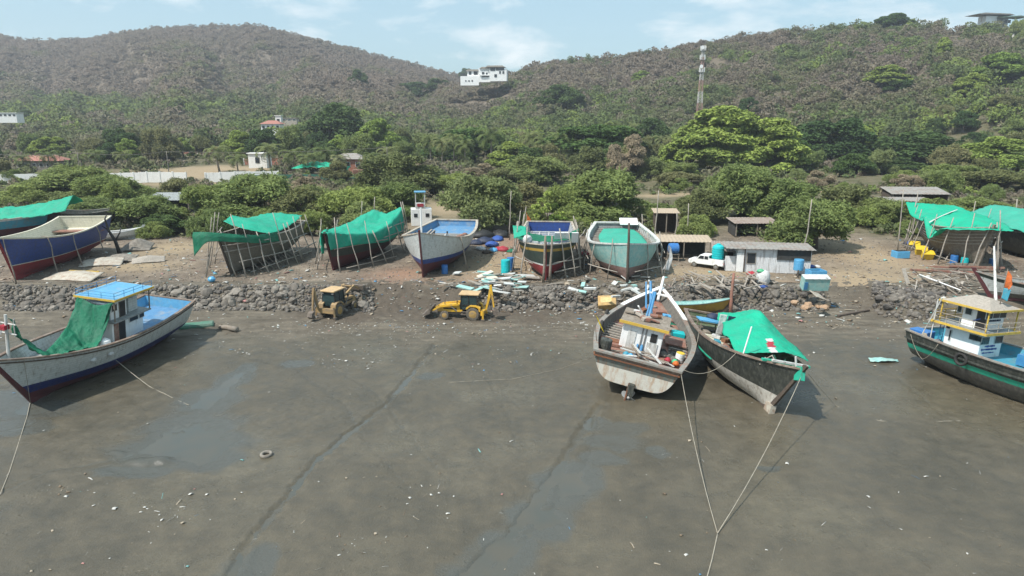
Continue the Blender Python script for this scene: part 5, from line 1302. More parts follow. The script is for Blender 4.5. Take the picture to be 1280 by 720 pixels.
def digger(M, label, body, roofm, load_pitch, boom, mirror=False):
    d = empty('backhoe_loader', M, label, 'digger')
    # x forward; front at +x
    MB().prism([(.3, .75), (3.1, .75), (3.15, 1.15), (2.9, 1.42), (.3, 1.62)], -.48, .48).build('bonnet', body, d, bevel=.05)
    MB().box((1.0, 0, .68), (4.3, .7, .35)).build('chassis', 'bucket_steel', d)
    MB().box((3.12, 0, 1.02), (.06, .7, .5)).build('grille', 'dark_void', d)
    MB().prism([(-1.35, 1.15), (.45, 1.15), (.6, 1.55), (.35, 2.72), (-1.25, 2.72), (-1.4, 1.7)], -.72, .72).build('cab', 'cab_glass', d, bevel=.03)
    mb = MB()
    for y in (-.74, .74):
        for a, b in (((-1.38, 1.15), (-1.28, 2.74)), ((.5, 1.2), (.37, 2.74)), ((-.4, 1.15), (-.4, 2.74)), ((-1.4, 1.7), (.6, 1.62)), ((-1.38, 1.17), (.5, 1.17))):
            mb.bar((a[0], y, a[1]), (b[0], y, b[1]), .08, .08)
    mb.build('cab_frame', 'dark_void', d)
    MB().tube([(2.3, .3, 1.3), (2.3, .3, 2.25)], [.05, .05], 8).build('exhaust', 'bucket_steel', d)
    for y in (-.62, .62):
        MB().box((.62, y, 2.62), (.12, .24, .16)).build('work_lamp', 'steel', d); MB().box((-1.42, y, 2.6), (.1, .22, .14)).build('work_lamp', 'steel', d)
        MB().bar((.55, y * 1.1, 1.9), (.75, y * 1.6, 2.1), .05, .05).box((.78, y * 1.65, 2.0), (.06, .2, .34)).build('mirror', 'dark_void', d)
        MB().box((.1, y * 1.2, .62), (.7, .3, .08)).box((.1, y * 1.2, .9), (.6, .22, .06)).build('step', 'bucket_steel', d)
    for y in (-.49, .49): MB().box((1.7, y, 1.15), (1.5, .03, .16)).build('side_stripe', 'dark_void', d)
    MB().box((-.45, 0, 2.83), (2.2, 1.75, .16)).build('roof', roofm, d, bevel=.05)
    for y in (-.78, .78):
        MB().prism([(-1.75, 1.05), (-1.7, 1.45), (-1.3, 1.68), (-.6, 1.68), (-.2, 1.4), (-.15, 1.28), (-.28, 1.28), (-.65, 1.55), (-1.25, 1.55), (-1.55, 1.38), (-1.6, 1.05)], y - .3, y + .3).build('mudguard', body, d)
    for y in (-.85, .85): wheel(d, -.92, y, .72, .46)
    for y in (-.78, .78): wheel(d, 2.25, y, .46, .3)
    # loader arms
    a0 = Vector((.25, 0, 1.75)); L1 = 2.5; p1 = a0 + Vector((L1 * math.cos(load_pitch), 0, L1 * math.sin(load_pitch))); p2 = p1 + Vector((.95, 0, -.55))
    for y in (-.62, .62):
        MB().tube([a0 + Vector((0, y, 0)), p1 + Vector((0, y, 0)), p2 + Vector((0, y, 0))], [.13, .15, .1], 4).build('loader_arm', body, d)
        MB().tube([Vector((.9, y, .9)), (a0 + p1) / 2 + Vector((.2, y, -.05))], .05, 8).build('ram', 'steel', d)
    MB().tube([p1 + Vector((-.5, -.62, .05)), p1 + Vector((-.5, .62, .05))], .08, 8).build('cross_tube', body, d)
    b0 = p2
    pr = [(0, .35), (.15, -.25), (.95, -.42), (1.05, -.36), (.3, -.12), (.2, .1), (.12, .42)]
    MB().prism([(b0.x + a, b0.z + b) for a, b in pr], -1.1, 1.1).prism([(b0.x + a, b0.z + b) for a, b in [(0, .35), (.15, -.25), (.95, -.42), (.12, .42)]], 1.1, 1.14).prism([(b0.x + a, b0.z + b) for a, b in [(0, .35), (.15, -.25), (.95, -.42), (.12, .42)]], -1.14, -1.1).build('bucket', 'bucket_steel', d)
    # backhoe
    MB().box((-1.95, 0, .85), (.35, 2.1, .5)).build('rear_frame', body, d)
    for y in (-1.05, 1.05):
        MB().bar((-2.0, y, 1.3), (-2.05, y * 1.12, .25), .16, .16).build('stabiliser', body, d)
        MB().box((-2.05, y * 1.12, .2), (.4, .35, .08)).build('stabiliser_foot', 'bucket_steel', d)
    s_ = -1 if mirror else 1
    q0, q1, q2, q3 = [Vector(p) for p in boom]
    MB().tube([q0, q0.lerp(q1, .5) + Vector((-.1, 0, .1)), q1], [.13, .2, .13], 4).build('boom', body, d)
    MB().tube([q1 + Vector((0, .0, .12)), q2], [.17, .1], 4).build('dipper', body, d)
    MB().tube([q0 + Vector((-.25, 0, .3)), q0.lerp(q1, .62) + Vector((-.32, 0, 0))], .055, 8).build('ram', 'steel', d)
    bk = MB().prism([(q2.x, q2.z + .12), (q2.x - .5, q2.z - .05), (q2.x - .62, q2.z - .45), (q2.x - .25, q2.z - .75), (q2.x + .1, q2.z - .72), (q2.x - .1, q2.z - .35)], q2.y - .3, q2.y + .3)
    bk.build('backhoe_bucket', 'bucket_steel', d)
    return d
p = on(583, 397, .4)
D1 = digger(TRS(p + Vector((0, 0, -.03)), R(172), 1.02), 'bright yellow digger with its loader bucket at the bank and folded rear arm', 'digger_yellow', 'roof_cream', R(-8),
            [(-2.2, .1, 1.0), (-2.75, .1, 3.7), (-3.1, .1, 1.3), (0, 0, 0)])
p = on(421, 392, .4)
D2 = digger(TRS(p, R(70), 1.05), 'worn dusty digger seen from behind with its loader bucket raised over the bank', 'digger_worn', 'roof_cream', R(20),
            [(-2.2, .75, 1.0), (-2.6, .85, 3.3), (-2.9, .95, .9), (0, 0, 0)])

# ------------------------------------------------------------------ pickup with tank
def pickup(M):
    d = empty('pickup_truck', M, 'small white pickup truck parked by the sheds, facing away', 'pickup')
    MB().prism([(2.3, .45), (2.4, .75), (2.3, 1.0), (1.3, 1.12), (.75, 1.72), (-.45, 1.74), (-.55, 1.0), (-2.4, .98), (-2.45, .5)], -.85, .85).build('body', 'white_clean', d, bevel=.06)
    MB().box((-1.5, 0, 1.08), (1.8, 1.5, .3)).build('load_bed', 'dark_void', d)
    for y in (-.82, .82): MB().box((-1.5, y, 1.15), (1.95, .08, .42)).build('side_panel', 'white_clean', d)
    MB().box((-2.46, 0, 1.0), (.08, 1.72, .7)).build('tailgate', 'white_clean', d)
    for y in (-.87, .87):
        MB().prism([(1.05, 1.2), (.68, 1.62), (.2, 1.62), (.2, 1.2)], y - .012, y + .012).build('side_window', 'window_glass', d)
        MB().prism([(.1, 1.2), (.1, 1.62), (-.38, 1.62), (-.42, 1.2)], y - .012, y + .012).build('side_window', 'window_glass', d)
    MB().prism([(1.33, 1.13), (.8, 1.68), (.83, 1.7), (1.37, 1.15)], -.72, .72).build('windscreen', 'window_glass', d)
    MB().box((-.53, 0, 1.45), (.05, 1.4, .38)).build('rear_window', 'window_glass', d)
    for y in (-.6, .6):
        MB().box((2.38, y, .8), (.06, .35, .2)).build('headlight', 'steel', d); MB().box((-2.52, y * 1.25, .85), (.05, .14, .3)).build('tail_lamp', 'cloth_red', d)
    MB().box((-2.5, 0, .52), (.1, 1.7, .15)).build('bumper', 'steel', d)
    for x in (-1.5, 1.5):
        for y in (-.78, .78): wheel(d, x, y, .34, .22, 'steel')
    return d
PM = TRS(on(884, 334) + Vector((0, 0, .02)), R(141), 1.02)
pickup(PM)
t = empty('water_tank', PM @ TRS((-1.35, .0, 1.02)), 'ribbed turquoise water tank standing in the bed of the white pickup', 'tank')
MB().lathe((0, 0, 0), [(.72, 0)] + [(v, h) for i in range(6) for v, h in ((.78, .1 + .3 * i), (.78, .28 + .3 * i), (.73, .32 + .3 * i))] + [(.7, 1.95), (.45, 2.15), (.25, 2.2)], 24).build('tank_body', 'tank_turquoise', t)
MB().lathe((0, 0, 2.2), [(.27, 0), (.27, .08), (.2, .12)], 18).build('lid', 'tank_turquoise', t)
# ------------------------------------------------------------------ rocks, rubble, timber, litter
def ico(sub, seed, amp=.28, flat=.8):
    import bmesh
    bm = bmesh.new(); bmesh.ops.create_icosphere(bm, subdivisions=sub, radius=1); rg = random.Random(seed)
    ph = [Vector((rg.uniform(-1, 1), rg.uniform(-1, 1), rg.uniform(-1, 1))).normalized() for _ in range(9)]
    cut = [rg.uniform(.62, .95) for _ in ph]
    for v in bm.verts:
        d = v.co.normalized(); r = 1.
        for p, c in zip(ph, cut):
            k = d.dot(p)
            if k * r > c: r = c / k
        v.co = d * r * (1 + rg.uniform(-amp, amp) * .25); v.co.z *= flat
    V = np.array([list(v.co) for v in bm.verts]); F = np.array([[v.index for v in f.verts] for f in bm.faces]); bm.free()
    return V, F
simple('stone_grey', (.095, .085, .072), (.18, .16, .135), rough=.9, scale=1.5, lo=.3, hi=.7, dirt=(.10, .09, .08), dirt_amt=.4, dscale=2)
simple('stone_pale', (.25, .225, .19), (.14, .125, .105), rough=.9, scale=2, dirt=(.16, .14, .12), dirt_amt=.4, dscale=2)
simple('stone_dark', (.06, .055, .05), (.10, .09, .08), rough=.9, scale=2, dirt=(.2, .18, .16), dirt_amt=.3)
rock_me = []
for k in range(9):
    V, F = ico(2, k)
    me = bpy.data.meshes.new('rock'); me.from_pydata([tuple(v) for v in V], [], [tuple(f) for f in F]); me.materials.append(MATS[('stone_grey', 'stone_pale', 'stone_dark')[k % 3]]); me.update(); rock_me.append(me)
SECT = [(-20, 452, 'stone bank below the hulls left of the worn digger', 130, (0, 1)), (606, 742, 'stone bank right of the yellow digger', 55, (0, 1, 0)), (742, 860, 'stone bank below the turquoise hull', 30, (1, 0)),
        (862, 1058, 'stone bank below the white shack', 45, (0, 2, 0)), (1122, 1212, 'dark stone heap left of the two storey boat', 34, (2, 2, 0))]
for a, b, g, n, kinds in SECT:
    for i in range(n):
        px = rnd.uniform(a, b); f = rnd.random() ** .8; near = -4.5 * float(sstep(1118, 1150, px))
        y = 76.3 + near + 3.2 * f + (0 if px < 1118 else rnd.uniform(0, 3)); x = px2s(px) * y
        k = rnd.choice(kinds) + 3 * rnd.randrange(3); r = rnd.uniform(.3, .62) * (1.1 if a < 0 else 1)
        o = bpy.data.objects.new('rock', rock_me[k]); COL.objects.link(o)
        z = G(x, y) if y > 82.8 else G(x, y)
        o.matrix_world = Matrix.Translation((x, y, z + .15 * r)) @ Euler((rnd.uniform(-.6, .6), rnd.uniform(-.6, .6), rnd.uniform(0, 6))).to_matrix().to_4x4() @ Matrix.Diagonal((r * rnd.uniform(.8, 1.4), r * rnd.uniform(.8, 1.2), r * rnd.uniform(.7, 1.1), 1))
        tag(o, ('pale' if k % 3 == 1 else 'dark' if k % 3 == 2 else 'grey') + ' boulder in the ' + g, 'rock', 'boulders of the ' + g)

def scatter_mesh(name, protos, P, Sc, Rz, K, mats, midx=None, attrs=None, n=4, tilt=0., rg=None):
    """many small pieces joined into one mesh: protos = [(V, F)], one row of P, Sc, Rz, K per piece"""
    vs = []; fs = []; ms = []; at_ = []; off = 0; rg = rg or nr
    for k, (V, F) in enumerate(protos):
        sel = np.where(K == k)[0]
        if len(sel) == 0: continue
        c, s_ = np.cos(Rz[sel]), np.sin(Rz[sel])
        S_ = Sc[sel]; S_ = S_[:, None].repeat(3, 1) if S_.ndim == 1 else S_
        W = V[None] * S_[:, None, :]
        if tilt:
            tx = rg.uniform(-tilt, tilt, len(sel))[:, None]; ct, st_ = np.cos(tx), np.sin(tx)
            W = np.stack([W[..., 0], W[..., 1] * ct - W[..., 2] * st_, W[..., 1] * st_ + W[..., 2] * ct], -1)
        X_ = W[..., 0] * c[:, None] - W[..., 1] * s_[:, None]; Y_ = W[..., 0] * s_[:, None] + W[..., 1] * c[:, None]
        W = np.stack([X_, Y_, W[..., 2]], -1) + P[sel][:, None, :]
        vs.append(W.reshape(-1, 3)); fs.append((F[None] + (np.arange(len(sel)) * len(V))[:, None, None] + off).reshape(-1, n)); off += len(sel) * len(V)
        if midx is not None: ms.append(np.repeat(midx[sel], len(F)))
        if attrs is not None: at_.append(np.repeat(attrs[sel], len(F)))
    return npmesh(name, np.concatenate(vs), np.concatenate(fs), mats, {'tint': ('FACE', np.concatenate(at_))} if attrs is not None else None, np.concatenate(ms) if midx is not None else None, n=n)

# small rubble
sm_rocks = [ico(1, 30 + k, .5, .75) for k in range(6)]
NR = 6500
px = np.concatenate([nr.uniform(-40, 455, 3300), nr.uniform(600, 860, 1500), nr.uniform(850, 1062, 1000), nr.uniform(1118, 1215, 700)])
near = -4.5 * sstep(1118, 1150, px)
y = 76.0 + near + 3.9 * nr.random(NR) ** .9 + nr.normal(0, .35, NR) + np.where(px > 1118, nr.uniform(0, 4, NR), 0); x = px2s(px) * y
r = nr.uniform(.07, .3, NR) * (.6 + .8 * nr.random(NR))
P = np.stack([x, y, ground_np(x, y) + r * .2], -1)
tag(scatter_mesh('rubble', sm_rocks, P, r, nr.uniform(0, 6, NR), nr.integers(0, 6, NR), ['stone_grey', 'stone_pale', 'stone_dark'], nr.choice([0, 1, 2, 0], NR), n=3, tilt=.7), 'small broken stones filling the banks between the boulders', 'rubble', kind='stuff')
# stones and clods of the yard and the ramps
NR = 7000
y = nr.uniform(77, 112, NR); x = px2s(nr.uniform(-40, 1320, NR)) * y; r = nr.uniform(.03, .13, NR) * (.6 + nr.random(NR))
P = np.stack([x, y, ground_np(x, y) + r * .2], -1)
tag(scatter_mesh('gravel', sm_rocks, P, r, nr.uniform(0, 6, NR), nr.integers(0, 6, NR), ['stone_grey', 'stone_pale', 'old_wood'], nr.choice([0, 1, 2], NR), n=3, tilt=.7), 'loose stones and clods strewn over the yard', 'gravel', kind='stuff')

# litter: flat scraps, sticks
def slab(l, w_, h, bend=.2):
    V = np.array([(-l, -w_, 0), (0, -w_ * .8, bend * w_), (l, -w_, 0), (l, w_ * .7, h), (0, w_, bend * w_ + h), (-l, w_, h)], float)
    Vb = V + np.array([0, 0, .25 * w_])
    F = np.array([(0, 1, 4, 5), (1, 2, 3, 4), (7, 6, 11, 10), (8, 7, 10, 9), (0, 6, 7, 1), (1, 7, 8, 2), (2, 8, 9, 3), (5, 4, 10, 11), (4, 3, 9, 10), (0, 5, 11, 6)])
    return np.concatenate([V, Vb]), F
scraps = [slab(1, .6, .1), slab(1.3, .35, .0, .5), slab(1, .9, .3, .4), slab(3.2, .13, .05, .1), slab(2.2, .3, .1, .6)]
for nm, c_ in (('scrap_white', (.55, .54, .50)), ('scrap_blue', (.10, .25, .42)), ('scrap_brown', (.20, .15, .10)), ('scrap_teal', (.20, .42, .40)), ('scrap_pink', (.45, .22, .20)), ('scrap_tan', (.38, .32, .24))): simple(nm, c_, rough=.8, bump=.1)
SM = ['scrap_white', 'scrap_blue', 'scrap_brown', 'scrap_teal', 'scrap_pink', 'scrap_tan']
def litter(name, pts, size, probs, label, seed):
    rg = np.random.default_rng(seed); n_ = len(pts); x, y = pts[:, 0], pts[:, 1]
    z = mud_height(x, y)[0] if y.max() < 84 else ground_np(x, y)
    P = np.stack([x, y, z + .012], -1)
    sc = rg.uniform(size[0], size[1], n_) * (.4 + 1.0 * rg.random(n_) ** 2)
    return tag(scatter_mesh(name, scraps, P, sc, rg.uniform(0, 6.3, n_), rg.choice(5, n_, p=[.3, .2, .15, .22, .13]), SM, rg.choice(6, n_, p=probs), tilt=.25, rg=rg), label, 'litter', kind='stuff')
def blob(px, py, rx, ry, n_):
    p = at(px, py, 0); return np.stack([p.x + nr.normal(0, rx, n_), p.y + nr.normal(0, ry, n_)], -1)
def band(x0, x1, y0, y1, n_):
    q = nr.uniform(0, 1, (n_, 2)); out = []
    for a, b in q:
        p = at(x0 + a * (x1 - x0), y0 + b * (y1 - y0), 0); out.append((p.x, p.y))
    return np.array(out)
pts = np.concatenate([band(0, 1280, 440, 720, 230), band(0, 1280, 405, 450, 420), band(360, 740, 405, 424, 420), band(330, 900, 404, 417, 380), band(700, 1280, 400, 430, 160), blob(225, 640, 1.5, 1.0, 40), blob(430, 455, 2.0, 1.2, 70), blob(90, 612, .9, .4, 25), blob(575, 455, 3, 1.5, 40),
                      blob(510, 435, 4, 1, 60), blob(330, 425, 3, 1.4, 50), blob(440, 680, 1, .5, 22), blob(530, 625, 1.2, 1.0, 14), blob(180, 430, 5, 3, 40), blob(1120, 455, 3, 2, 40), blob(660, 440, 4, 1.5, 40), blob(310, 440, 1.4, .6, 40)])
pts = pts[pts[:, 1] < 75]
litter('litter', pts, (.03, .11), [.52, .03, .17, .03, .02, .23], 'pale scraps, sticks and shells strewn over the mud', 77)
pts = np.concatenate([band(0, 1280, 384, 410, 420)]); litter('litter', pts[pts[:, 1] < 82], (.05, .2), [.35, .04, .26, .05, .02, .28], 'scraps and sticks along the foot of the banks', 78)
q = []
for (x0, x1, y0, y1, n_) in ((0, 1280, 290, 355, 900), (590, 850, 330, 372, 700), (420, 620, 345, 365, 260), (840, 1080, 340, 385, 420), (110, 240, 270, 330, 260), (1120, 1280, 330, 380, 330), (200, 420, 330, 362, 330), (595, 640, 290, 320, 120)):
    for _ in range(n_):
        p = at(rnd.uniform(x0, x1), rnd.uniform(y0, y1), 2.5); q.append((p.x, p.y))
litter('debris', np.array(q), (.08, .3), [.27, .07, .26, .10, .05, .25], 'boatyard debris of wood chips, plastic and cloth', 79)

# countable boards, timbers, sheets
def board(px, py, l, w_, h, rz, mt, label, group, name='plank', z=.1, ry=0., rx=0., cat='plank'):
    p = on(px, py); 
    o = MB().box((0, 0, 0), (l, w_, h)).build(name, mt, M=Matrix.Translation(p + Vector((0, 0, z))) @ Euler((rx, ry, rz)).to_matrix().to_4x4())
    return tag(o, label, cat, group)
for i in range(46):
    px, py = rnd.gauss(625, 26), rnd.uniform(344, 368)
    board(px, py, rnd.uniform(.9, 2.6), rnd.uniform(.3, .8), rnd.uniform(.06, .14), rnd.uniform(-.7, .7), rnd.choice(['turquoise_paint', 'pale_grey_paint', 'white_paint', 'grey_wood', 'cream_paint']), 'broken painted board in the heap left of the black and red hull', 'broken boards left of the black and red hull', z=rnd.uniform(.1, .55), ry=rnd.uniform(-.25, .25), rx=rnd.uniform(-.35, .35), name='broken_board', cat='board')
for i in range(30):
    px, py = rnd.uniform(708, 815), rnd.uniform(348, 372)
    board(px, py, rnd.uniform(.6, 1.6), rnd.uniform(.25, .6), rnd.uniform(.08, .2), rnd.uniform(-1.5, 1.5), rnd.choice(['pale_grey_paint', 'stone_pale', 'grey_wood', 'turquoise_paint', 'white_paint']), 'broken slab in the rubble under the turquoise hull', 'broken slabs under the turquoise hull', z=rnd.uniform(.1, .4), ry=rnd.uniform(-.4, .4), rx=rnd.uniform(-.4, .4), name='broken_slab', cat='slab')
for i in range(62):
    g = rnd.choice((868, 905, 945)); px, py = rnd.gauss(g, 12), rnd.uniform(347, 364)
    board(px, py, rnd.uniform(2.2, 4.4), rnd.uniform(.12, .24), .1, rnd.choice((-.9, -1.2, .9, 1.3, 1.8)) + rnd.uniform(-.3, .3), rnd.choice(['grey_wood', 'grey_wood', 'old_wood']), 'grey timber in the heap on the bank in front of the white pickup', 'grey timbers heaped in front of the white pickup', z=rnd.uniform(.15, .6), ry=rnd.uniform(-.2, .25), name='timber')
for i in range(58):
    px, py = rnd.uniform(1142, 1215), rnd.uniform(342, 366)
    board(px, py, rnd.uniform(1.5, 4.), rnd.uniform(.08, .2), .09, rnd.uniform(-1.6, 1.6), rnd.choice(['grey_wood', 'grey_wood', 'old_wood', 'dark_wood']), 'grey stick in the driftwood heap in front of the raw timber hull', 'driftwood heap in front of the raw timber hull', z=rnd.uniform(.1, .6), ry=rnd.uniform(-.3, .3), name='stick', cat='stick')
for i in range(9):
    board(1180 + i * 5, 338 + rnd.uniform(-3, 4), rnd.uniform(5, 9), .28, .22, rnd.uniform(-.35, -.05), rnd.choice(['red_wood', 'red_wood', 'old_wood']), 'reddish beam lying before the keel of the raw timber hull', 'reddish beams before the raw timber hull', z=.15 + .06 * i, name='beam', cat='beam')
a = on(1148, 352); b = on(1200, 368); pole(a + Vector((0, 0, .9)), b + Vector((0, 0, .5)), .09, 'white_clean', 'long white pole lying across the driftwood heap', name='white_pole', bend=.03)
o = board(1132, 355, .5, 2.6, .1, .2, 'grey_wood', 'grey plank standing at the left end of the driftwood heap', None, z=.7, rx=1.0)
p = at(1048, 391, .8); q = at(1086, 384, .8)
o = MB().bar((0, 0, 0), tuple(q - p), .35, .22).build('beam', 'dark_wood', M=Matrix.Translation((p.x, p.y, G(p.x, p.y) + .15))); tag(o, 'long dark beam lying alone on the ramp below the white shack', 'beam')
p = on(286, 413); o = MB().tube([(-1.1, .4, .25), (-.2, .1, .3), (1.1, -.6, .3)], [.22, .27, .3], 10).build('driftwood_log', 'old_wood', M=Matrix.Translation(p), smooth=True); tag(o, 'brown driftwood log on the mud beyond the stern of the left boat', 'log')
simple('raft_green', (.07, .20, .14), (.05, .15, .10), dirt=(.15, .17, .14)); p = at(246, 409, .15); r_ = empty('raft', TRS(p, .35), 'flat faded green raft lying at the stern of the left boat', 'raft')
MB().box((0, 0, .2), (3.4, 1.5, .34)).build('float', 'raft_green', r_, bevel=.1); MB().box((0, 0, .39), (3.2, 1.3, .05)).build('float_top', 'raft_green', r_)
tyre(TRS(at(333, 568, .1) , 0, 1, .08), 'mud grey tyre lying flat on the open mud', r=.38, w=.22, mat_='stone_pale')
o = cloth('turquoise_sheet', [[(-1.4, -.4, .05), (-1.2, .4, .1)], [(0, -.5, .16), (0, .5, .12)], [(1.3, -.3, .05), (1.5, .3, .04)]], 'turquoise_paint', M=Matrix.Translation(at(1104, 451, .1)), seed=3, wr=.12, label='torn turquoise sheet lying on the mud left of the green striped boat', cat='sheet')
# cream moulded sheets left
for i, (px, py, l, w_, rz, lab) in enumerate(((92, 349, 6.5, 2.6, -.1, 'cream sheet with a yellow edge nearest the sky blue cabin roof'), (128, 331, 5.2, 2.6, .3, 'buckled cream sheet with a dark gap beneath, in the middle of the sheets'), (150, 326, 4.4, 2.2, .1, 'pale sheet leaning on the buckled one'), (172, 312, 4.2, 3.0, .2, 'tent shaped pale sheet at the far end of the sheets'), (186, 328, 4.2, 1.6, .4, 'narrow grey sheet at the right end of the sheets'))):
    p = on(px, py); h = .9 if i != 3 else 1.6
    cloth('moulded_sheet', [[(-l / 2, -w_ / 2, .1), (-l / 2, 0, .3), (-l / 2, w_ / 2, .5)], [(-l * .1, -w_ / 2, .15), (0, 0, h), (0, w_ / 2, h * .9)], [(l / 2, -w_ / 2, .1), (l / 2, 0, .35), (l / 2, w_ / 2, .6)]], ['cream_sheet', 'cream_sheet', 'cream_sheet2', 'cream_sheet2', 'grey_wood'][i] if 0 else ('rail_cream' if i < 2 else 'stone_pale' if i < 4 else 'grey_wood'),
          M=Matrix.Translation(p) @ Euler((0, 0, rz)).to_matrix().to_4x4(), seed=60 + i, wr=.06, thick=.08, label=lab, cat='sheet')
o = MB().bar((-1.5, 1.35, .75), (2.6, 1.3, .72), .14, .2).build('yellow_edge', 'yellow_paint', M=TRS(on(92, 349), -.1)); tag(o, 'yellow batten along the edge of the nearest cream sheet', 'batten')
p = on(913, 392, .4); pole(p, p + Vector((.3, .8, 4.6)), .2, 'red_wood', 'rusty red post standing on the mud behind the vivid green sheet', name='red_post', cat='post', bend=.06)
# orange foam box, turquoise cupboard, tan rubble, sacks, tubs
p = at(759, 378, 1.2); r_ = empty('foam_box', Matrix.Translation(p) @ Euler((R(28), R(-6), R(-8))).to_matrix().to_4x4(), 'tan foam fish box tipped on the bank below the turquoise hull', 'box')
MB().box((0, 0, 0), (2.1, 1.7, .8)).build('box_body', 'foam_tan' if 'foam_tan' in MATS else simple('foam_tan', (.46, .30, .12), (.38, .24, .09), rough=.8, dirt=(.24, .18, .1)), r_, bevel=.06)
MB().box((-.1, .05, .41), (1.3, 1.0, .06)).build('box_recess', simple('foam_pale', (.60, .44, .20)), r_, bevel=.03)
p = on(1017, 366); r_ = empty('cupboard', Matrix.Translation(p + Vector((0, 0, .9))) @ Euler((R(12), 0, R(-3))).to_matrix().to_4x4(), 'pale turquoise cupboard lying against the bank under the blue crate', 'cupboard')
MB().box((0, 0, .3), (2.9, 1.2, 1.5)).build('carcass', 'turquoise_paint', r_, bevel=.04); MB().box((0, -.03, 1.08), (2.9, 1.3, .08)).build('top', 'pale_grey_paint', r_); MB().box((-1.2, -.64, .2), (.4, .06, .9)).build('blue_panel', 'blue_metal', r_)
o = MB().box((0, 0, 0), (1.8, 1.3, .07)).build('loose_sheet', 'rail_cream', M=Matrix.Translation(on(1022, 374) + Vector((0, 0, .45))) @ Euler((.4, .35, .5)).to_matrix().to_4x4()); tag(o, 'cream sheet sliding off the bank below the turquoise cupboard', 'sheet')
for i in range(12):
    px, py = rnd.uniform(993, 1036), rnd.uniform(380, 388); r = rnd.uniform(.25, .55)
    o = bpy.data.objects.new('clay_lump', rock_me[rnd.randrange(9)].copy()); o.data.materials.clear(); o.data.materials.append(simple('clay_tan', (.40, .27, .17), (.33, .22, .14), rough=.9)); COL.objects.link(o)
    o.matrix_world = TRS(on(px, py) + Vector((0, 0, .2)), i, r); tag(o, 'tan clay lump in the heap at the foot of the bank under the cupboard', 'lump', 'tan clay lumps under the cupboard')
r_ = empty('crate', TRS(on(1019, 349), .1), 'blue open topped crate standing above the turquoise cupboard', 'crate')
mb = MB()
for c_, d_ in (((0, -.75, .6), (2.0, .12, 1.2)), ((0, .75, .6), (2.0, .12, 1.2)), ((-.95, 0, .6), (.12, 1.4, 1.2)), ((.95, 0, .6), (.12, 1.4, 1.2)), ((0, 0, .06), (1.8, 1.4, .1))): mb.box(c_, d_)
mb.build('crate_wall', 'tank_sky', r_); MB().box((0, 0, .8), (1.75, 1.35, .05)).build('contents', 'dark_wood', r_)
drum(TRS(on(997, 345) + Vector((0, 0, .8)), 0), 'tank_sky', 'sky blue drum on a post in front of the white shack', r=.62, h=1.35)
pole(on(997, 347), on(997, 347) + Vector((0, 0, 1.0)), .1, 'dark_wood', 'post that carries the sky blue drum before the white shack', name='post', cat='post', bend=0)
r_ = empty('sack', TRS(on(953, 355)), 'big white sack topped with green cloth in front of the shack', 'sack')
MB().lathe((0, 0, 0), [(.7, 0), (.85, .4), (.8, 1.2), (.6, 1.6), (.2, 1.75)], 14).build('sack_body', 'cloth_white', r_, smooth=True); MB().lathe((-.35, 0, 1.55), [(.5, 0), (.4, .2), (.1, .35)], 10).build('green_cover', 'bright_green', r_, smooth=True)
for i, (px, py, mt, sc, lab) in enumerate(((940, 343, 'cloth_red', .7, 'red and pink bundle left of the white sack'), (944, 348, 'dark_wood', .6, 'dark bundle under the red one left of the white sack'), (953, 359, 'cloth_blue', .6, 'blue bundle below the white sack'), (1014, 334, 'cloth_blue', .6, 'blue bundle under the tree right of the shack'), (1021, 334, 'cloth_white', .55, 'white bundle under the tree right of the shack'), (1008, 333, 'tank_sky', .5, 'sky blue bundle right of the shack'),
                                      (983, 337, 'cloth_navy', .5, 'dark bucket shape before the shack wall'), (606, 303, 'cloth_navy', 1.5, 'navy tarpaulin bundle under the tree'), (615, 307, 'cloth_blue', 1.2, 'blue bundle under the tree'), (601, 312, 'cloth_white', .9, 'white bundle left in the heap under the tree'), (609, 316, 'dark_wood', .8, 'black bundle lowest in the heap under the tree'), (622, 300, 'cloth_blue', 1.2, 'blue bundle rightmost under the tree'),
                                      (595, 305, 'cloth_navy', 1.2, 'dark bundle leftmost under the tree'), (617, 314, 'tank_sky', .9, 'sky blue bundle in the heap under the tree'), (628, 313, 'cloth_red', 1.1, 'red pink bundle right of the blue heap'), (604, 296, 'dark_void', 2.0, 'black heap behind the blue bundles'), (625, 295, 'dark_void', 1.8, 'black heap right behind the blue bundles'), (640, 315, 'net_green', .8, 'green bundle beside the black and red hull'),
                                      (731, 318, 'cloth_red', .8, 'red bundle between the black hull and the turquoise hull'), (1135, 305, 'cloth_blue', .7, 'small blue bundle left of the yellow tubs'), (1165, 306, 'cloth_white', .9, 'white lidded bundle behind the yellow tubs'))):
    o = MB().lathe((0, 0, 0), [(1, 0), (1.05, .25), (.75, .6), (.3, .85), (.05, .9)], 11).build('bundle', mt, M=TRS(on(px, py), i * 1.3, (sc, sc * .8, sc * .7)), smooth=True)
    d = o.modifiers.new('lumps', 'DISPLACE'); t_ = bpy.data.textures.new('lump', 'CLOUDS'); t_.noise_scale = .5; d.texture = t_; d.strength = .35; tag(o, lab, 'bundle')
for i, (px, py) in enumerate(((1142, 312), (1150, 318), (1158, 324))):
    r_ = empty('tub', TRS(on(px, py) + Vector((0, 0, .1)), -.5 + .15 * i, .75, R(25), 0), ['faded yellow tub, uppermost of three by the raw timber hull', 'yellow tub, middle one of three by the raw timber hull', 'bright yellow tub, lowest of three by the raw timber hull'][i], 'tub', 'yellow tubs')
    MB().box((0, 0, .7), (1.9, 1.3, 1.35)).build('tub_body', 'tub_yellow' if i else 'cream_paint', r_, bevel=.15); MB().box((0, 0, 1.42), (2.05, 1.45, .14)).build('rim', 'tub_yellow', r_, bevel=.05)
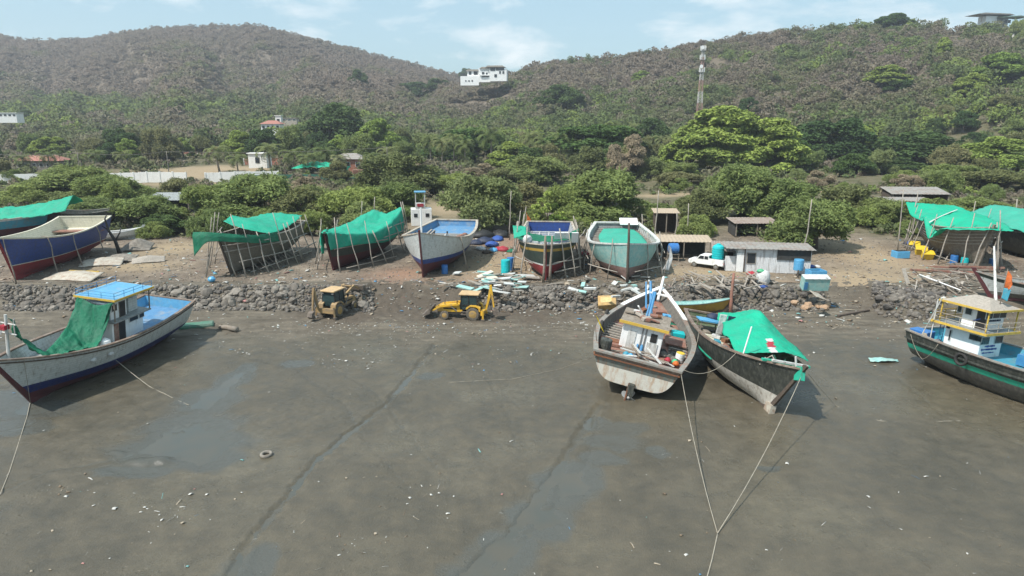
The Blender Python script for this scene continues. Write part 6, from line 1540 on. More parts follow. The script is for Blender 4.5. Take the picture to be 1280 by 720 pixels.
r_ = empty('crate', TRS(on(1125, 322), .1), 'sky blue crate on the ground left of the yellow tubs', 'crate'); MB().box((0, 0, .5), (2.0, 1.4, 1.0)).build('crate_body', 'tank_sky', r_, bevel=.06); MB().box((0, 0, 1.0), (1.7, 1.1, .06)).build('contents', 'dark_void', r_)
drum(TRS(on(632, 343)), 'tank_turquoise', 'turquoise box like drum left of the black and red hull', r=.6, h=1.9); drum(TRS(on(638, 338)), 'tank_blue', 'blue drum behind the turquoise one left of the black hull', r=.5, h=1.7)
drum(TRS(on(556, 342)), 'tank_blue', 'blue drum under the hull of the pale grey boat', r=.42, h=1.1)
o = MB().lathe((0, 0, 0), [(.28, 0), (.45, .2), (.45, .4), (.28, .6)], 14).build('float_ball', 'tank_sky', M=TRS(on(265, 353) + Vector((0, 0, .1)))); tag(o, 'sky blue ball on the ground left of the unpainted hull', 'ball')
for (px, py, mt, lab) in ((1192, 330, 'tank_blue', 'blue drum under the middle of the raw timber hull'), (1240, 335, 'tank_blue', 'blue drum right of the stem of the raw timber hull'), (1205, 333, 'tank_turquoise', 'pale drum under the raw timber hull')): drum(TRS(on(px, py)), mt, lab, r=.5, h=1.2)

# black snag beside the blue hull
p = on(150, 318); mb = MB().tube([(0, 0, 0), (-.6, .3, 2), (-1.2, 0, 3.6), (-1.6, .2, 5.2), (-1.1, 0, 6.0)], [.3, .24, .18, .12, .06], 7).tube([(-.6, .3, 2), (.4, 0, 3.2), (.6, .2, 4.0)], [.14, .1, .05], 6).tube([(-1.2, 0, 3.6), (-2.2, .3, 4.2)], [.1, .05], 6)
r_ = empty('dead_tree', Matrix.Translation(p), 'bare black snag standing right of the blue and red hull', 'tree'); mb.build('trunk', 'dark_void', r_, smooth=True)

# ------------------------------------------------------------------ sheds, walls, houses
simple('tin_roof', (.30, .28, .25), (.22, .21, .19), rough=.6, dirt=(.20, .12, .08), dirt_amt=.45, dscale=.8)
simple('tin_rust', (.24, .18, .14), (.30, .26, .23), rough=.7, dirt=(.16, .08, .05), dirt_amt=.4)
simple('tin_wall', (.72, .73, .73), (.60, .61, .62), rough=.55, dirt=(.22, .19, .16), dirt_amt=.35, streak=True)
simple('thatch_tan', (.42, .34, .25), (.34, .27, .20), rough=.95)
simple('wall_white', (.80, .79, .76), (.74, .73, .70), rough=.8, dirt=(.48, .46, .42), dirt_amt=.2, streak=True, dscale=.4)
simple('brick_red', (.36, .15, .10), (.28, .12, .085), rough=.9, dirt=(.30, .24, .20), dirt_amt=.3)
simple('tile_red', (.38, .16, .12), (.30, .13, .10), rough=.8, dirt=(.22, .16, .14), dirt_amt=.3)
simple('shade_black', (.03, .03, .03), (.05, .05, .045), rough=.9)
def corrugated(mb, x0, x1, y0, y1, za, zb, th=.05, n=40):
    """sheet roof sloping from za at y0 to zb at y1, with ridges along the slope"""
    vs = []; fs = []
    for i in range(n + 1):
        x = x0 + (x1 - x0) * i / n; d = .05 * (i % 2)
        vs += [(x, y0, za + d), (x, y1, zb + d), (x, y0, za + d - th), (x, y1, zb + d - th)]
    for i in range(n):
        a = i * 4; fs += [(a, a + 4, a + 5, a + 1), (a + 2, a + 3, a + 7, a + 6), (a, a + 2, a + 6, a + 4), (a + 1, a + 5, a + 7, a + 3)]
    fs += [(0, 1, 3, 2), (n * 4, n * 4 + 2, n * 4 + 3, n * 4 + 1)]
    return mb.add(vs, fs)
# white shack
p = on(966, 341); s_ = empty('shack', TRS(p, R(-8)), 'shack of whitish sheets with a flat grey roof and black shade cloth', 'shack')
w_, d_ = 9.2, 3.2
mb = MB().box((0, 0, 1.55), (w_, .12, 3.1)).box((-w_ / 2 + .06, d_ / 2 + .06, 1.5), (.12, d_, 3.0)).box((w_ / 2 - .06, d_ / 2 + .06, 1.5), (.12, d_, 3.0)).box((0, d_ + .06, 1.5), (w_, .12, 3.0))
for i in range(44): mb.box((-w_ / 2 + .1 + i * .21, -.075, 1.55), (.07, .04, 3.08))
mb.build('wall', 'tin_wall', s_)
corrugated(MB(), -w_ / 2 - 1.6, w_ / 2 + .4, -.6, d_ + .4, 3.2, 3.4).build('roof', 'tin_roof', s_)
MB().box((-2.9, -.12, 1.9), (1.0, .1, 1.3)).build('window', 'window_glass', s_); MB().box((-2.9, -.10, 1.9), (1.2, .1, 1.5)).build('window_frame', 'grey_wood', s_)
MB().box((2.4, -.17, 2.45), (4.2, .08, 1.35)).build('shade_cloth', 'shade_black', s_)
MB().box((-4.3, -.15, 1.3), (.9, .1, 2.5)).build('door', 'white_clean', s_); MB().box((-3.75, -.2, 1.6), (.12, .12, 3.2)).build('post', 'dark_wood', s_)
MB().box((-5.4, .5, 1.0), (1.4, .1, 2.0)).build('side_screen', 'tin_wall', s_)
# green walled shed
p = on(921, 335); s_ = empty('shed', TRS(p, R(-14)), 'low shed with a green wall and rusty grey roof beside the pickup', 'shed')
MB().box((-2.3, 0, 1.1), (1.9, .12, 2.2)).box((-3.2, 2.2, 1.1), (.12, 4.4, 2.2)).box((0, 4.4, 1.2), (6.4, .12, 2.4)).build('wall', simple('shed_green', (.10, .26, .17), (.08, .21, .14), rough=.7, dirt=(.2, .2, .17)), s_)
corrugated(MB(), -3.4, 3.4, -.9, 4.6, 2.35, 2.75).build('roof', 'tin_rust', s_)
MB().box((1.2, -.9, 1.15), (.12, .12, 2.3)).box((3.2, -.9, 1.15), (.12, .12, 2.3)).build('post', 'dark_wood', s_)
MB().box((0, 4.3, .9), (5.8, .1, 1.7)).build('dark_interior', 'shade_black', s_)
mb = MB()
for i in range(12): mb.box((2.3 + .17 * i, -.9, 1.6), (.05, .05, .9))
mb.build('grille', 'dark_wood', s_)
# open shed with tan roof and blue drum
p = on(848, 322); s_ = empty('open_shed', TRS(p, R(-4)), 'open shed with a tan roof behind the pickup', 'shed')
corrugated(MB(), -3.6, 4.6, -1.2, 2.9, 2.5, 2.85, n=30).build('roof', 'thatch_tan', s_)
for x, y, h in ((-3.3, -1.1, 2.5), (.5, -1.1, 2.5), (4.2, -1.1, 2.5), (-3.3, 2.7, 2.8), (4.2, 2.7, 2.8)): MB().box((x, y, h / 2), (.14, .14, h)).build('post', 'old_wood', s_)
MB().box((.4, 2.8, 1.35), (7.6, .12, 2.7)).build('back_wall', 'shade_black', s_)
r_ = empty('tank_stand', TRS(on(841, 326)), 'small stand carrying a round blue drum in front of the tan roofed shed', 'stand')
MB().box((0, 0, 1.0), (1.6, 1.0, .1)).build('stand_top', 'old_wood', r_)
for x, y in ((-.7, -.4), (.7, -.4), (-.7, .4), (.7, .4)): MB().box((x, y, .5), (.1, .1, 1.0)).build('leg', 'old_wood', r_)
o = MB().lathe((0, 0, 0), [(.5, -.75), (.72, -.6), (.75, 0), (.72, .6), (.5, .75)], 20, axis='x').build('blue_drum', 'tank_blue', M=TRS(on(841, 326) + Vector((0, 0, 1.8)))); tag(o, 'round blue drum lying on its stand before the tan roofed shed', 'drum')
# thatched hut, grey sheds behind
def simple_shed(px, py, w_, d_, h1, h2, rz, roofm, wallm, lab, name='shed', open_front=True):
    p = on(px, py); s_ = empty(name, TRS(p, R(rz)), lab, 'shed')
    corrugated(MB(), -w_ / 2 - .4, w_ / 2 + .4, -.6, d_ + .5, h1, h2, n=30).build('roof', roofm, s_)
    for x in (-w_ / 2, 0, w_ / 2): MB().box((x, -.3, h1 / 2), (.16, .16, h1)).build('post', 'old_wood', s_)
    mb = MB().box((0, d_, (h2 - .1) / 2), (w_, .15, h2 - .1)).box((-w_ / 2, d_ / 2, (h1 - .05) / 2), (.15, d_ - .2, h1 - .05)).box((w_ / 2, d_ / 2, (h1 - .05) / 2), (.15, d_ - .2, h1 - .05))
    if not open_front: mb.box((0, 0, h1 / 2), (w_ - .2, .15, h1 - .1))
    mb.build('wall', wallm, s_); return s_
simple_shed(832, 292, 3.6, 3, 3.6, 3.9, -4, 'thatch_tan', 'dark_wood', 'tall hut with a small straw roof behind the turquoise hull', 'hut')
simple_shed(690, 284, 10, 5, 2.0, 2.5, -3, 'stone_pale', 'old_wood', 'long pale roofed lean-to behind the black and red hull', 'lean_to')
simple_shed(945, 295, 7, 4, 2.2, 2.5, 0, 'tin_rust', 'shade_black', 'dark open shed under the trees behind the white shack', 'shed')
simple_shed(1148, 260, 11.5, 5, 3.0, 4.0, -4, 'tin_roof', 'dark_wood', 'long low shed, farther of the two grey roofs behind the raw timber hull', 'shed')
simple_shed(1133, 266, 9, 3, 2.4, 2.8, -4, 'tin_roof', 'dark_wood', 'lower and nearer of the two grey roofs behind the raw timber hull', 'shed')
r_ = simple_shed(212, 266, 8, 5, 2.6, 3.6, 5, 'grey_paint', 'shade_black', 'grey net covered hut behind the bushes right of the blue hull', 'hut')
r_ = empty('tent', TRS(on(705, 282)), 'orange tent shaped sheet behind the black and red hull', 'tent'); MB().prism([(-3.5, 0), (-1, 1.3), (3, .2), (3, 0)], -1.2, 1.2).build('sheet', 'rail_cream' if 0 else simple('rust_orange', (.40, .15, .06)), r_)
pole(on(658, 300), on(658, 300) + Vector((0, 0, 4.2)), .05, 'old_wood', 'flag staff under the tree behind the black hull', name='flag_pole', bend=0)
cloth('orange_flag', [[(0, 0, 0), (.1, 0, -1.2), (-.5, 0, -2.4)], [(.2, .1, -.4), (.7, .1, -1.3), (.9, .1, -2.5)]], 'cloth_orange', M=Matrix.Translation(on(658, 300) + Vector((0, 0, 4.6))), seed=4, wr=.08, label='orange flag under the tree behind the black and red hull', cat='flag')

# walls at left
def long_wall(a, b, h, th, mt, label, name='boundary_wall', piers=0, pm=None, cap=None):
    a, b = Vector(a), Vector(b); d = b - a; L = math.hypot(d.x, d.y); rz = math.atan2(d.y, d.x)
    r_ = empty(name, TRS(a, rz), label, 'wall'); dzv = d.z
    n = max(2, int(L / 4)); mb = MB()
    for i in range(n):
        x0, x1 = L * i / n, L * (i + 1) / n; za = G(*(a + d * (i + .5) / n).xy) - a.z
        mb.box(((x0 + x1) / 2, 0, za + h / 2 - .5), (x1 - x0, th, h + 1))
    mb.build('wall', mt, r_)
    if piers:
        for i in range(piers + 1):
            x = L * i / piers; q = a + d * i / piers; za = G(q.x, q.y) - a.z
            MB().box((x, 0, za + h / 2 - .2), (.4, th + .2, h + .7)).build('pier', pm, r_)
    return r_
wl = 205.
def gp(px, Y): x = px2s(px) * Y; return (x, Y, G(x, Y))
long_wall(gp(-60, 196), gp(64, 200), 2.6, .3, 'wall_white', 'long white wall at the left edge behind the scrub', piers=0)
long_wall(gp(124, 201), gp(224, 202), 3.0, .3, 'wall_white', 'white wall section left of the sand pitch entrance', piers=6, pm='wall_white')
long_wall(gp(249, 203), gp(342, 206), 2.8, .3, 'wall_white', 'white wall section right of the sand pitch entrance', piers=5, pm='wall_white')
long_wall(gp(200, 330), gp(348, 330), 3.4, .35, 'brick_red', 'brick wall with white piers behind the sand pitch', piers=14, pm='wall_white')
long_wall(gp(300, 262), gp(352, 262), 2.4, .3, 'brick_red', 'lower brick wall right of the palms on the sand pitch', piers=3, pm='wall_white')

def house(px, Y, zb, w_, d_, h, rz, wall='wall_white', roofm=None, storeys=1, label='', flat=True, nwin=4, name='house'):
    x = px2s(px) * Y; z = zb if zb is not None else G(x, Y); x = xof(px, Y, z + h * .5)
    r_ = empty(name, TRS((x, Y, z), R(rz)), label, 'house')
    MB().box((0, 0, h / 2 - 1.5), (w_, d_, h + 3)).build('wall', wall, r_)
    if flat:
        MB().box((0, 0, h + .12), (w_ + .8, d_ + .8, .25)).build('roof', roofm or wall, r_)
    else:
        mb = MB(); o_ = .7; rh = min(w_, d_) * .26
        mb.add([(-w_ / 2 - o_, -d_ / 2 - o_, h), (w_ / 2 + o_, -d_ / 2 - o_, h), (w_ / 2 + o_, d_ / 2 + o_, h), (-w_ / 2 - o_, d_ / 2 + o_, h), (-w_ / 2 + d_ * .4, 0, h + rh), (w_ / 2 - d_ * .4, 0, h + rh)],
               [(0, 1, 5, 4), (2, 3, 4, 5), (1, 2, 5), (3, 0, 4), (3, 2, 1, 0)]); mb.build('roof', roofm or 'tile_red', r_)
    sh = h / storeys
    for s_ in range(storeys):
        for i in range(nwin):
            xw = -w_ / 2 + w_ * (i + .5) / nwin
            f = MB().box((xw, -d_ / 2 - .04, sh * s_ + sh * .55), (min(1.6, w_ / nwin * .55), .12, sh * .42)).build('window', 'white_clean' if wall != 'wall_white' else 'grey_wood', r_)
            MB().box((xw, -d_ / 2 - .08, sh * s_ + sh * .55), (min(1.6, w_ / nwin * .55) - .2, .12, sh * .42 - .2)).build('pane', 'window_glass', f)
    return r_
def zof(px, py, Y): return atY(px, py, Y).z
# villa on the saddle
Y = 600
def vz(py): return zof(605, py, Y)
mpp = 1.0 / FPX * (Y * CP) * 1.0
vil = empty('villa', TRS((px2s(605) * Y, Y, vz(103)), R(-6)), 'large white villa with verandas and low tiled roofs on the saddle between the hills', 'house')
def vx(px): return (px - 605) * Y / 879
for (x0, x1, z0, z1, y0, dd, nm) in ((576, 599, 103, 95, 0, 12, 'terrace_wall'), (584, 600, 96, 88, 3, 10, 'wing_wall'), (599, 622, 99, 85, 0, 14, 'main_wall'), (613, 634, 98, 87, -3, 10, 'front_wall')):
    a, b = vz(z0) - vz(103), vz(z1) - vz(103)
    MB().box(((vx(x0) + vx(x1)) / 2, y0 + dd / 2, (a + b) / 2 - (1.2 if z0 > 97 else 0)), (vx(x1) - vx(x0), dd, b - a + (2.4 if z0 > 97 else 0))).build(nm, 'white_clean', vil)
for (x0, x1, zt, y0, dd) in ((582, 600, 87, 2, 12), (600, 612, 84.3, -1, 15), (608, 632, 83, -4, 14)):
    h_ = vz(zt) - vz(103); MB().prism([(vx(x0), h_ - .9), (vx(x1), h_ - .9), (vx(x1) - 2, h_ + .4), (vx(x0) + 2, h_ + .4)], y0, y0 + dd).build('roof', 'grey_wood', vil)
for (x0, x1, zc, hh, y0) in ((586, 589, 91, 2.6, 2.9), (592, 597, 91, 2.6, 2.9), (603, 606, 91.5, 2, -.1), (608, 610, 92, 1.6, -.1), (614, 620, 87, 2.4, -3.1), (621, 631, 86.6, 2.2, -3.1), (619, 622, 95, 2.4, -3.1), (625, 627, 91, 2., -3.1), (629, 631, 91, 2., -3.1), (582, 583.5, 101, 1.2, -.1), (586, 587.5, 101, 1.2, -.1), (590, 591.5, 101, 1.2, -.1), (603, 612, 95.3, 1.4, -.1)):
    MB().box(((vx(x0) + vx(x1)) / 2, y0, vz(zc) - vz(103)), (vx(x1) - vx(x0), .3, hh)).build('window', 'window_glass', vil)
MB().box((vx(607), -.6, vz(94) - vz(103)), (9, 1.6, .8)).build('balcony', 'white_clean', vil)
# roof house and white house on the right ridge
def ridge_house():
    Y = 545; z = zof(1245, 28, Y); x = xof(1245, Y, z); k = Y / 879
    r_ = empty('villa', TRS((x, Y, z), R(5)), 'villa with thin flat oversailing roofs on the right ridge', 'house')
    MB().box((-4, 4, -2), (9, 8, 13)).build('round_wall', 'white_clean', r_); MB().box((5, 4, -3), (10, 7, 11.6)).build('wall', 'grey_paint', r_)
    MB().prism([(-17, 5.6), (-12, 6.4), (8, 5.9), (12, 5.0), (8, 5.2), (-14, 5.4)], -3, 12).build('roof', 'tin_roof', r_)
    MB().prism([(-1, 2.9), (2, 3.6), (16, 4.6), (23, 3.5), (16, 3.9), (2, 3.1)], -4, 9).build('lower_roof', simple('roof_green', (.16, .24, .18)), r_)
    for a, b in ((4, .8), (8, .8), (11, .8)): MB().box((a, .4, b), (2., .2, 2.2)).build('window', 'window_glass', r_)
    MB().box((2, .3, -.6), (5, .3, .9)).build('parapet', 'white_clean', r_)
    for xx in (-11, -7): MB().box((xx, 1, 2.8), (.5, .5, 5)).build('post', 'grey_wood', r_)
ridge_house()
H_ = house(1283, 500, zof(1283, 54, 500), 14, 9, 7, 0, storeys=2, label='white house at the right edge below the thin roofed villa', nwin=3)
house(1205, 540, zof(1205, 40, 540), 6, 5, 3.2, 10, wall='stone_pale', label='tiny stone hut left of the thin roofed villa', nwin=1, flat=False, roofm='grey_wood')
# houses in the trees
house(341, 375, zof(341, 163, 375), 10, 7, 3.4, 0, wall='wall_white', roofm='tile_red', flat=False, label='white house with a red roof among the trees right of the left hill foot', nwin=4)
r_ = house(349, 384, zof(349, 160, 384), 3, 3, 6.5, 0, label='white water tower room beside the red roofed house', nwin=1)
house(363, 430, zof(363, 152, 430), 9, 5, 2, 0, wall='rail_cream', label='cream roof above the red roofed white house', nwin=3)
house(14, 420, zof(14, 147, 420), 10, 7, 2.6, 4, label='white building half sunk in trees at the far left', nwin=4)
house(325, 250, None, 6.5, 5, 5, 0, label='small plain white room beside the palms and the brick wall', nwin=1)
house(438, 240, None, 10, 7, 4.0, 0, wall='brick_red', roofm='tin_roof', flat=False, label='brick house with a grey roof right of the palms', nwin=3)
house(55, 250, None, 15, 7, 3.2, 2, wall='stone_pale', roofm='tile_red', flat=False, label='long low house with pale walls behind the left wall', nwin=6)
house(1111, 330, zof(1111, 184, 330), 9, 7, 5, 0, label='blue white house showing between the dark trees', nwin=3, wall='tin_wall')
house(1121, 400, zof(1121, 166, 400), 8, 7, 4.5, 0, wall='wall_white', roofm='tile_red', flat=False, label='little house with a pink roof above the dark trees', nwin=2)
house(1186, 380, zof(1186, 172, 380), 8, 6, 4, 0, wall='wall_white', roofm='tile_red', flat=False, label='white gabled house right of the pink roofed one', nwin=2)
house(1184, 235, zof(1186, 228, 235), 3, 3, 4, 0, label='narrow white block by the bright bush behind the raw hull', nwin=1)
house(845, 330, zof(845, 204, 330), 9, 6, 5, 0, label='white house front under the big yellow green tree', nwin=2)
house(1033, 250, zof(1033, 217, 250), 12, 4, 1.6, 0, wall='stone_pale', label='low concrete slab building below the dark round tree', nwin=1)
house(1235, 250, zof(1235, 226, 250), 6, 5, 4, 0, wall='pale_grey_paint', label='grey blue hut in the bushes at the right', nwin=1)
house(848, 480, zof(848, 148, 480), 4, 4, 5, 0, label='white tank room left of the lattice tower foot', nwin=1)
house(948, 470, zof(948, 150, 470), 5, 5, 4, 0, label='white tank room right of the lattice tower foot', nwin=1)
house(700, 470, zof(700, 148, 470), 9, 5, 2, 0, label='white flat roof in the trees below the ridge centre', nwin=1)
cloth('green_tarpaulin', [[(-9, -3, 2), (-9, 3, 2.6)], [(-3, -3, 2.6), (-3, 3, 4)], [(3, -3, 2.4), (3, 3, 3.4)], [(9, -3, 1.6), (9, 3, 2.2)]], 'tarp_bright', M=TRS(on(402, 218)), seed=71, wr=.4, label='green sheet roof beside the brick house in the palms')
cloth('green_net', [[(-22, 0, 0), (-22, .3, 1.6)], [(0, .5, 0), (0, .8, 1.8)], [(22, 0, 0), (22, .3, 1.6)]], 'tarp_dark', M=TRS(Vector(gp(385, 203))), seed=72, wr=.2, label='low green net fence in front of the brick house', cat='net')
# truck by the brick house
tr = empty('truck', TRS(Vector(gp(450, 214)), R(20)), 'small brown truck parked by the brick house', 'truck')
MB().box((1.8, 0, 1.5), (1.9, 2, 2.1)).build('cab', 'old_wood', tr, bevel=.1); MB().box((-1.2, 0, 1.4), (3.8, 2.1, 1.1)).build('load_bed', 'red_wood', tr); MB().box((2.77, 0, 1.9), (.06, 1.7, .8)).build('windscreen', 'window_glass', tr)
for x in (-2, 1.8):
    for y in (-.95, .95): wheel(tr, x, y, .5, .3, 'steel')

# lattice tower
TY = 430.; TX = xof(876, TY, 40); tz0 = G(TX, TY); ztop = zof(880, 57, TY)
tw = empty('telecom_tower', Matrix.Translation((TX, TY, tz0)), 'red and white lattice mast with aerials rising from the trees', 'tower')
simple('tower_white', (.62, .60, .58), rough=.5); simple('tower_red', (.42, .25, .22), rough=.5)
HT = ztop - tz0; nseg = 18
for k in range(nseg):
    mb = MB(); z0_, z1_ = HT * k / nseg, HT * (k + 1) / nseg
    wd = lambda z: 3.0 - 1.7 * min(z / (HT * .75), 1)
    a, b = wd(z0_) / 2, wd(z1_) / 2
    cs = [(-1, -1), (1, -1), (1, 1), (-1, 1)]
    for i in range(4):
        c0, c1 = cs[i], cs[(i + 1) % 4]
        mb.bar((c0[0] * a, c0[1] * a, z0_), (c0[0] * b, c0[1] * b, z1_), .17, .17)
        mb.bar((c0[0] * a, c0[1] * a, z0_), (c1[0] * b, c1[1] * b, z1_), .09, .09)
        mb.bar((c1[0] * a, c1[1] * a, z0_), (c0[0] * b, c0[1] * b, z1_), .09, .09)
        mb.bar((c0[0] * b, c0[1] * b, z1_), (c1[0] * b, c1[1] * b, z1_), .09, .09)
    mb.build('lattice_section', 'tower_white' if (k // 3) % 2 else 'tower_red', tw)
for zz_, nn in ((HT * .62, 4), (HT * .8, 3), (HT * .93, 3)):
    MB().box((0, 0, zz_), (3.0 if zz_ < HT * .7 else 2.4, 2.6, .15)).build('platform', 'tower_white', tw)
    for i in range(nn * 2):
        q = 2 * math.pi * i / (nn * 2); MB().box((1.6 * math.cos(q), 1.6 * math.sin(q), zz_ + 1.4), (.26, .26, 2.6)).build('aerial', 'white_clean', tw)
for i, zz_ in enumerate((HT * .97, HT * .7)): MB().lathe((-.9, -1.4, zz_), [(.2, 0), (1.0, -.4), (1.05, -.45)], 14, axis='y').build('dish', 'white_clean', tw)

# poles and the long wire at the left
for (px, Y, h, lab) in ((203, 205, 9, 'thin concrete pole at the end of the white wall left of the sand pitch'), (90, 200, 8.5, 'thin pole behind the scrub at the left, under the wire'), (-30, 198, 8.5, 'pole at the left edge carrying the wire'), (482, 215, 8.5, 'thin pole right of the brick house')):
    p = Vector(gp(px, Y)); pole(p, p + Vector((0, 0, h)), .14, 'stone_pale', lab, name='utility_pole', bend=0)
tops = [Vector(gp(a, b)) + Vector((0, 0, h)) for a, b, h in ((-30, 198, 8.4), (90, 200, 8.4), (203, 205, 8.9), (482, 215, 8.4))]
mb = MB()
for a, b in zip(tops[:-1], tops[1:]):
    mb.tube([a.lerp(b, i / 12) - Vector((0, 0, .8 * 4 * (i / 12) * (1 - i / 12))) for i in range(13)], .07, 4, caps=True)
tag(mb.build('power_line', 'stone_pale'), 'pale wire strung over the scrub at the left', 'cable')
for (px, py, h, lab) in ((1122, 315, 9.5, 'tall thin bare pole left of the raw timber hull'), (1003, 330, 9, 'tall thin pole at the right corner of the white shack'), (817, 300, 8, 'tall thin pole behind the turquoise hull'), (860, 300, 6, 'pole beside the tan roofed shed'), (973 - 130, 305, 5, 'short pole left of the tan roofed shed'), (637, 300, 8, 'tall thin pole left behind the black and red hull'), (470, 300, 7, 'bare pole right of the green wrapped hull'), (1140, 300, 8, 'thin crooked pole at the stern of the raw timber hull')):
    pole(on(px, py), on(px, py) + Vector((rnd.uniform(-.5, .5), 0, h)), .09, 'grey_wood', lab)

# ------------------------------------------------------------------ ropes on the mud
def rope(pts, label, r=.022, sag=0.):
    P_ = [Vector(p) for p in pts]; out = []
    for a, b in zip(P_[:-1], P_[1:]):
        for i in range(8): 
            f = i / 8; out.append(a.lerp(b, f) - Vector((0, 0, sag * 4 * f * (1 - f))))
    out.append(P_[-1])
    return tag(MB().tube(out, r, 5).build('mooring_rope', 'rope', smooth=True), label, 'rope')
def mz(px, py): p = at(px, py, 0); return Vector((p.x, p.y, float(mud_height(np.array([p.x]), np.array([p.y]))[0][0]) + .02))
q1 = MA @ HA.pt(0, HA.sheer(0) - .1, -1, .05); q2 = MBm @ HB.pt(.97, HB.sheer(.97), 1, .0); j = mz(897, 668)
rope([q1, j], 'taut rope from the right stern corner of the blue masted boat to the mud', .028, .6); rope([q2, j + Vector((0, 0, .05))], 'taut rope from the bow of the black and white boat to the mud', .028, .7)
rope([j, mz(890, 700), mz(884, 722)], 'knotted rope tail running to the lower edge of the mud', .035)
rope([q1 + Vector((.2, 0, .3)), MBm @ HB.pt(.72, HB.sheer(.72), -1, .1)], 'slack rope slung between the two middle boats', .022, .9)
rope([MA @ HA.pt(.22, HA.sheer(.22), -1, .1), MBm @ HB.pt(.4, HB.sheer(.4), -1, .1)], 'short rope tying the two middle boats together', .022, .15)
rope([MBm @ HB.pt(.98, HB.sheer(.98), 1, .1), mz(1045, 508), mz(1100, 527), mz(1180, 527), mz(1290, 520)], 'long rope lying on the mud to the right of the black and white boat', .022, .1)
rope([ML @ HL.pt(.92, HL.sheer(.92) - .1, 1, .12), mz(38, 504)], 'thin rope hanging from the bow rail of the left boat', .02); rope([mz(38, 502), mz(34, 520), mz(12, 590), mz(0, 620)], 'rope trailing over the mud below the left boat', .03)
rope([ML @ HL.pt(.55, 1.9, 1, .05), mz(185, 482), mz(205, 492), mz(236, 506)], 'rope running from the flank of the left boat into the pool', .03, .05)
rope([M13 @ H13.pt(.03, H13.sheer(0) - .3, -1, .1), M13 @ (H13.pt(.08, 1.6, -1, .5)), M13 @ H13.pt(.16, H13.sheer(.1) - .2, -1, .1)], 'rope looped down the stern quarter of the green striped boat', .025, .3)
rope([mz(560, 478), mz(640, 474), mz(700, 462), mz(740, 448)], 'thin rope stretched on the mud left of the blue masted boat', .016)

# ------------------------------------------------------------------ people on the pale grey boat
simple('skin', (.20, .11, .07), rough=.6); simple('hair', (.012, .01, .01), rough=.7); simple('shirt_white', (.68, .68, .66)); simple('shirt_pale', (.50, .56, .62)); simple('trousers_dark', (.04, .045, .06))
def person(M, shirt, label, pose):
    """one continuous skinned body; clothes take faces by height along the body"""
    hip = Vector((0, 0, .5 if pose == 'squat' else .86)); lean = Vector((.26 if pose == 'squat' else .42, 0, .46 if pose == 'squat' else .34))
    ch = hip + lean; nk = ch + lean * .22; hd = nk + Vector((.1, 0, .17))
    J = [hip, hip + lean * .5, ch, nk, hd, hd + Vector((.01, 0, .1))]; E = [(0, 1), (1, 2), (2, 3), (3, 4), (4, 5)]; Rr = [.15, .14, .16, .06, .1, .08]
    for s_ in (1, -1):
        k = len(J)
        if pose == 'squat': J += [hip + Vector((.02, .1 * s_, -.02)), hip + Vector((.42, .17 * s_, .06)), Vector((.1, .17 * s_, .08)), Vector((.28, .18 * s_, .04))]
        else: J += [hip + Vector((0, .1 * s_, -.04)), Vector((.08, .13 * s_, .46)), Vector((-.02, .13 * s_, .08)), Vector((.17, .14 * s_, .04))]
        E += [(0, k), (k, k + 1), (k + 1, k + 2), (k + 2, k + 3)]; Rr += [.1, .075, .05, .045]
        k = len(J); J += [ch + Vector((0, .19 * s_, .02)), ch + Vector((.12, .24 * s_, -.26)), ch + Vector((.36, .14 * s_, -.38)), ch + Vector((.44, .12 * s_, -.42))]
        E += [(2, k), (k, k + 1), (k + 1, k + 2), (k + 2, k + 3)]; Rr += [.065, .05, .038, .035]
    me = bpy.data.meshes.new('person'); me.from_pydata([tuple(j) for j in J], E, []); o = bpy.data.objects.new('person', me); COL.objects.link(o)
    sk = o.modifiers.new('skin', 'SKIN'); 
    for v, r_ in zip(me.skin_vertices[0].data, Rr): v.radius = (r_, r_)
    me.skin_vertices[0].data[0].use_root = True
    o.modifiers.new('sub', 'SUBSURF').levels = 1
    dg = bpy.context.evaluated_depsgraph_get(); me2 = bpy.data.meshes.new_from_object(o.evaluated_get(dg)); o.modifiers.clear(); o.data = me2
    for mt in ('skin', shirt, 'trousers_dark'): me2.materials.append(MATS[mt])
    for p in me2.polygons:
        c = p.center; arm = c.y ** 2 > .03 and c.z > hip.z + .05
        d = (c - hip).dot(lean.normalized()) / lean.length
        p.material_index = 0 if (c.z > nk.z - .0 and (c - nk).length < .5 and d > 1.18) or c.z < .1 or (arm and (c - ch).length > .3 and c.x > ch.x + .1) else (1 if d > .08 and c.z > hip.z - .02 and (d > .15 or abs(c.y) < .15) else 2)
        p.use_smooth = True
    o.matrix_world = M; tag(o, label, 'person')
    MB().lathe((hd.x - .02, 0, hd.z + .04), [(.105, -.04), (.112, .04), (.09, .1), (.04, .135)], 12).build('hair', 'hair', o, smooth=True)
    return o
zd4 = lambda t: H4.sheer(t) - .9
person(M4 @ TRS((6.3, 2.1, zd4(.8)), R(60), 1.05), 'shirt_white', 'person in a white shirt bending over on the right of the blue deck', 'bend')
person(M4 @ TRS((5.3, .6, zd4(.76)), R(200), 1.05), 'shirt_white', 'person in a white shirt crouching by the dark hatch on the blue deck', 'squat')
person(M4 @ TRS((5.6, -1.5, zd4(.77)), R(-40), 1.05), 'shirt_pale', 'person in a pale shirt crouching left of the hatch on the blue deck', 'squat')
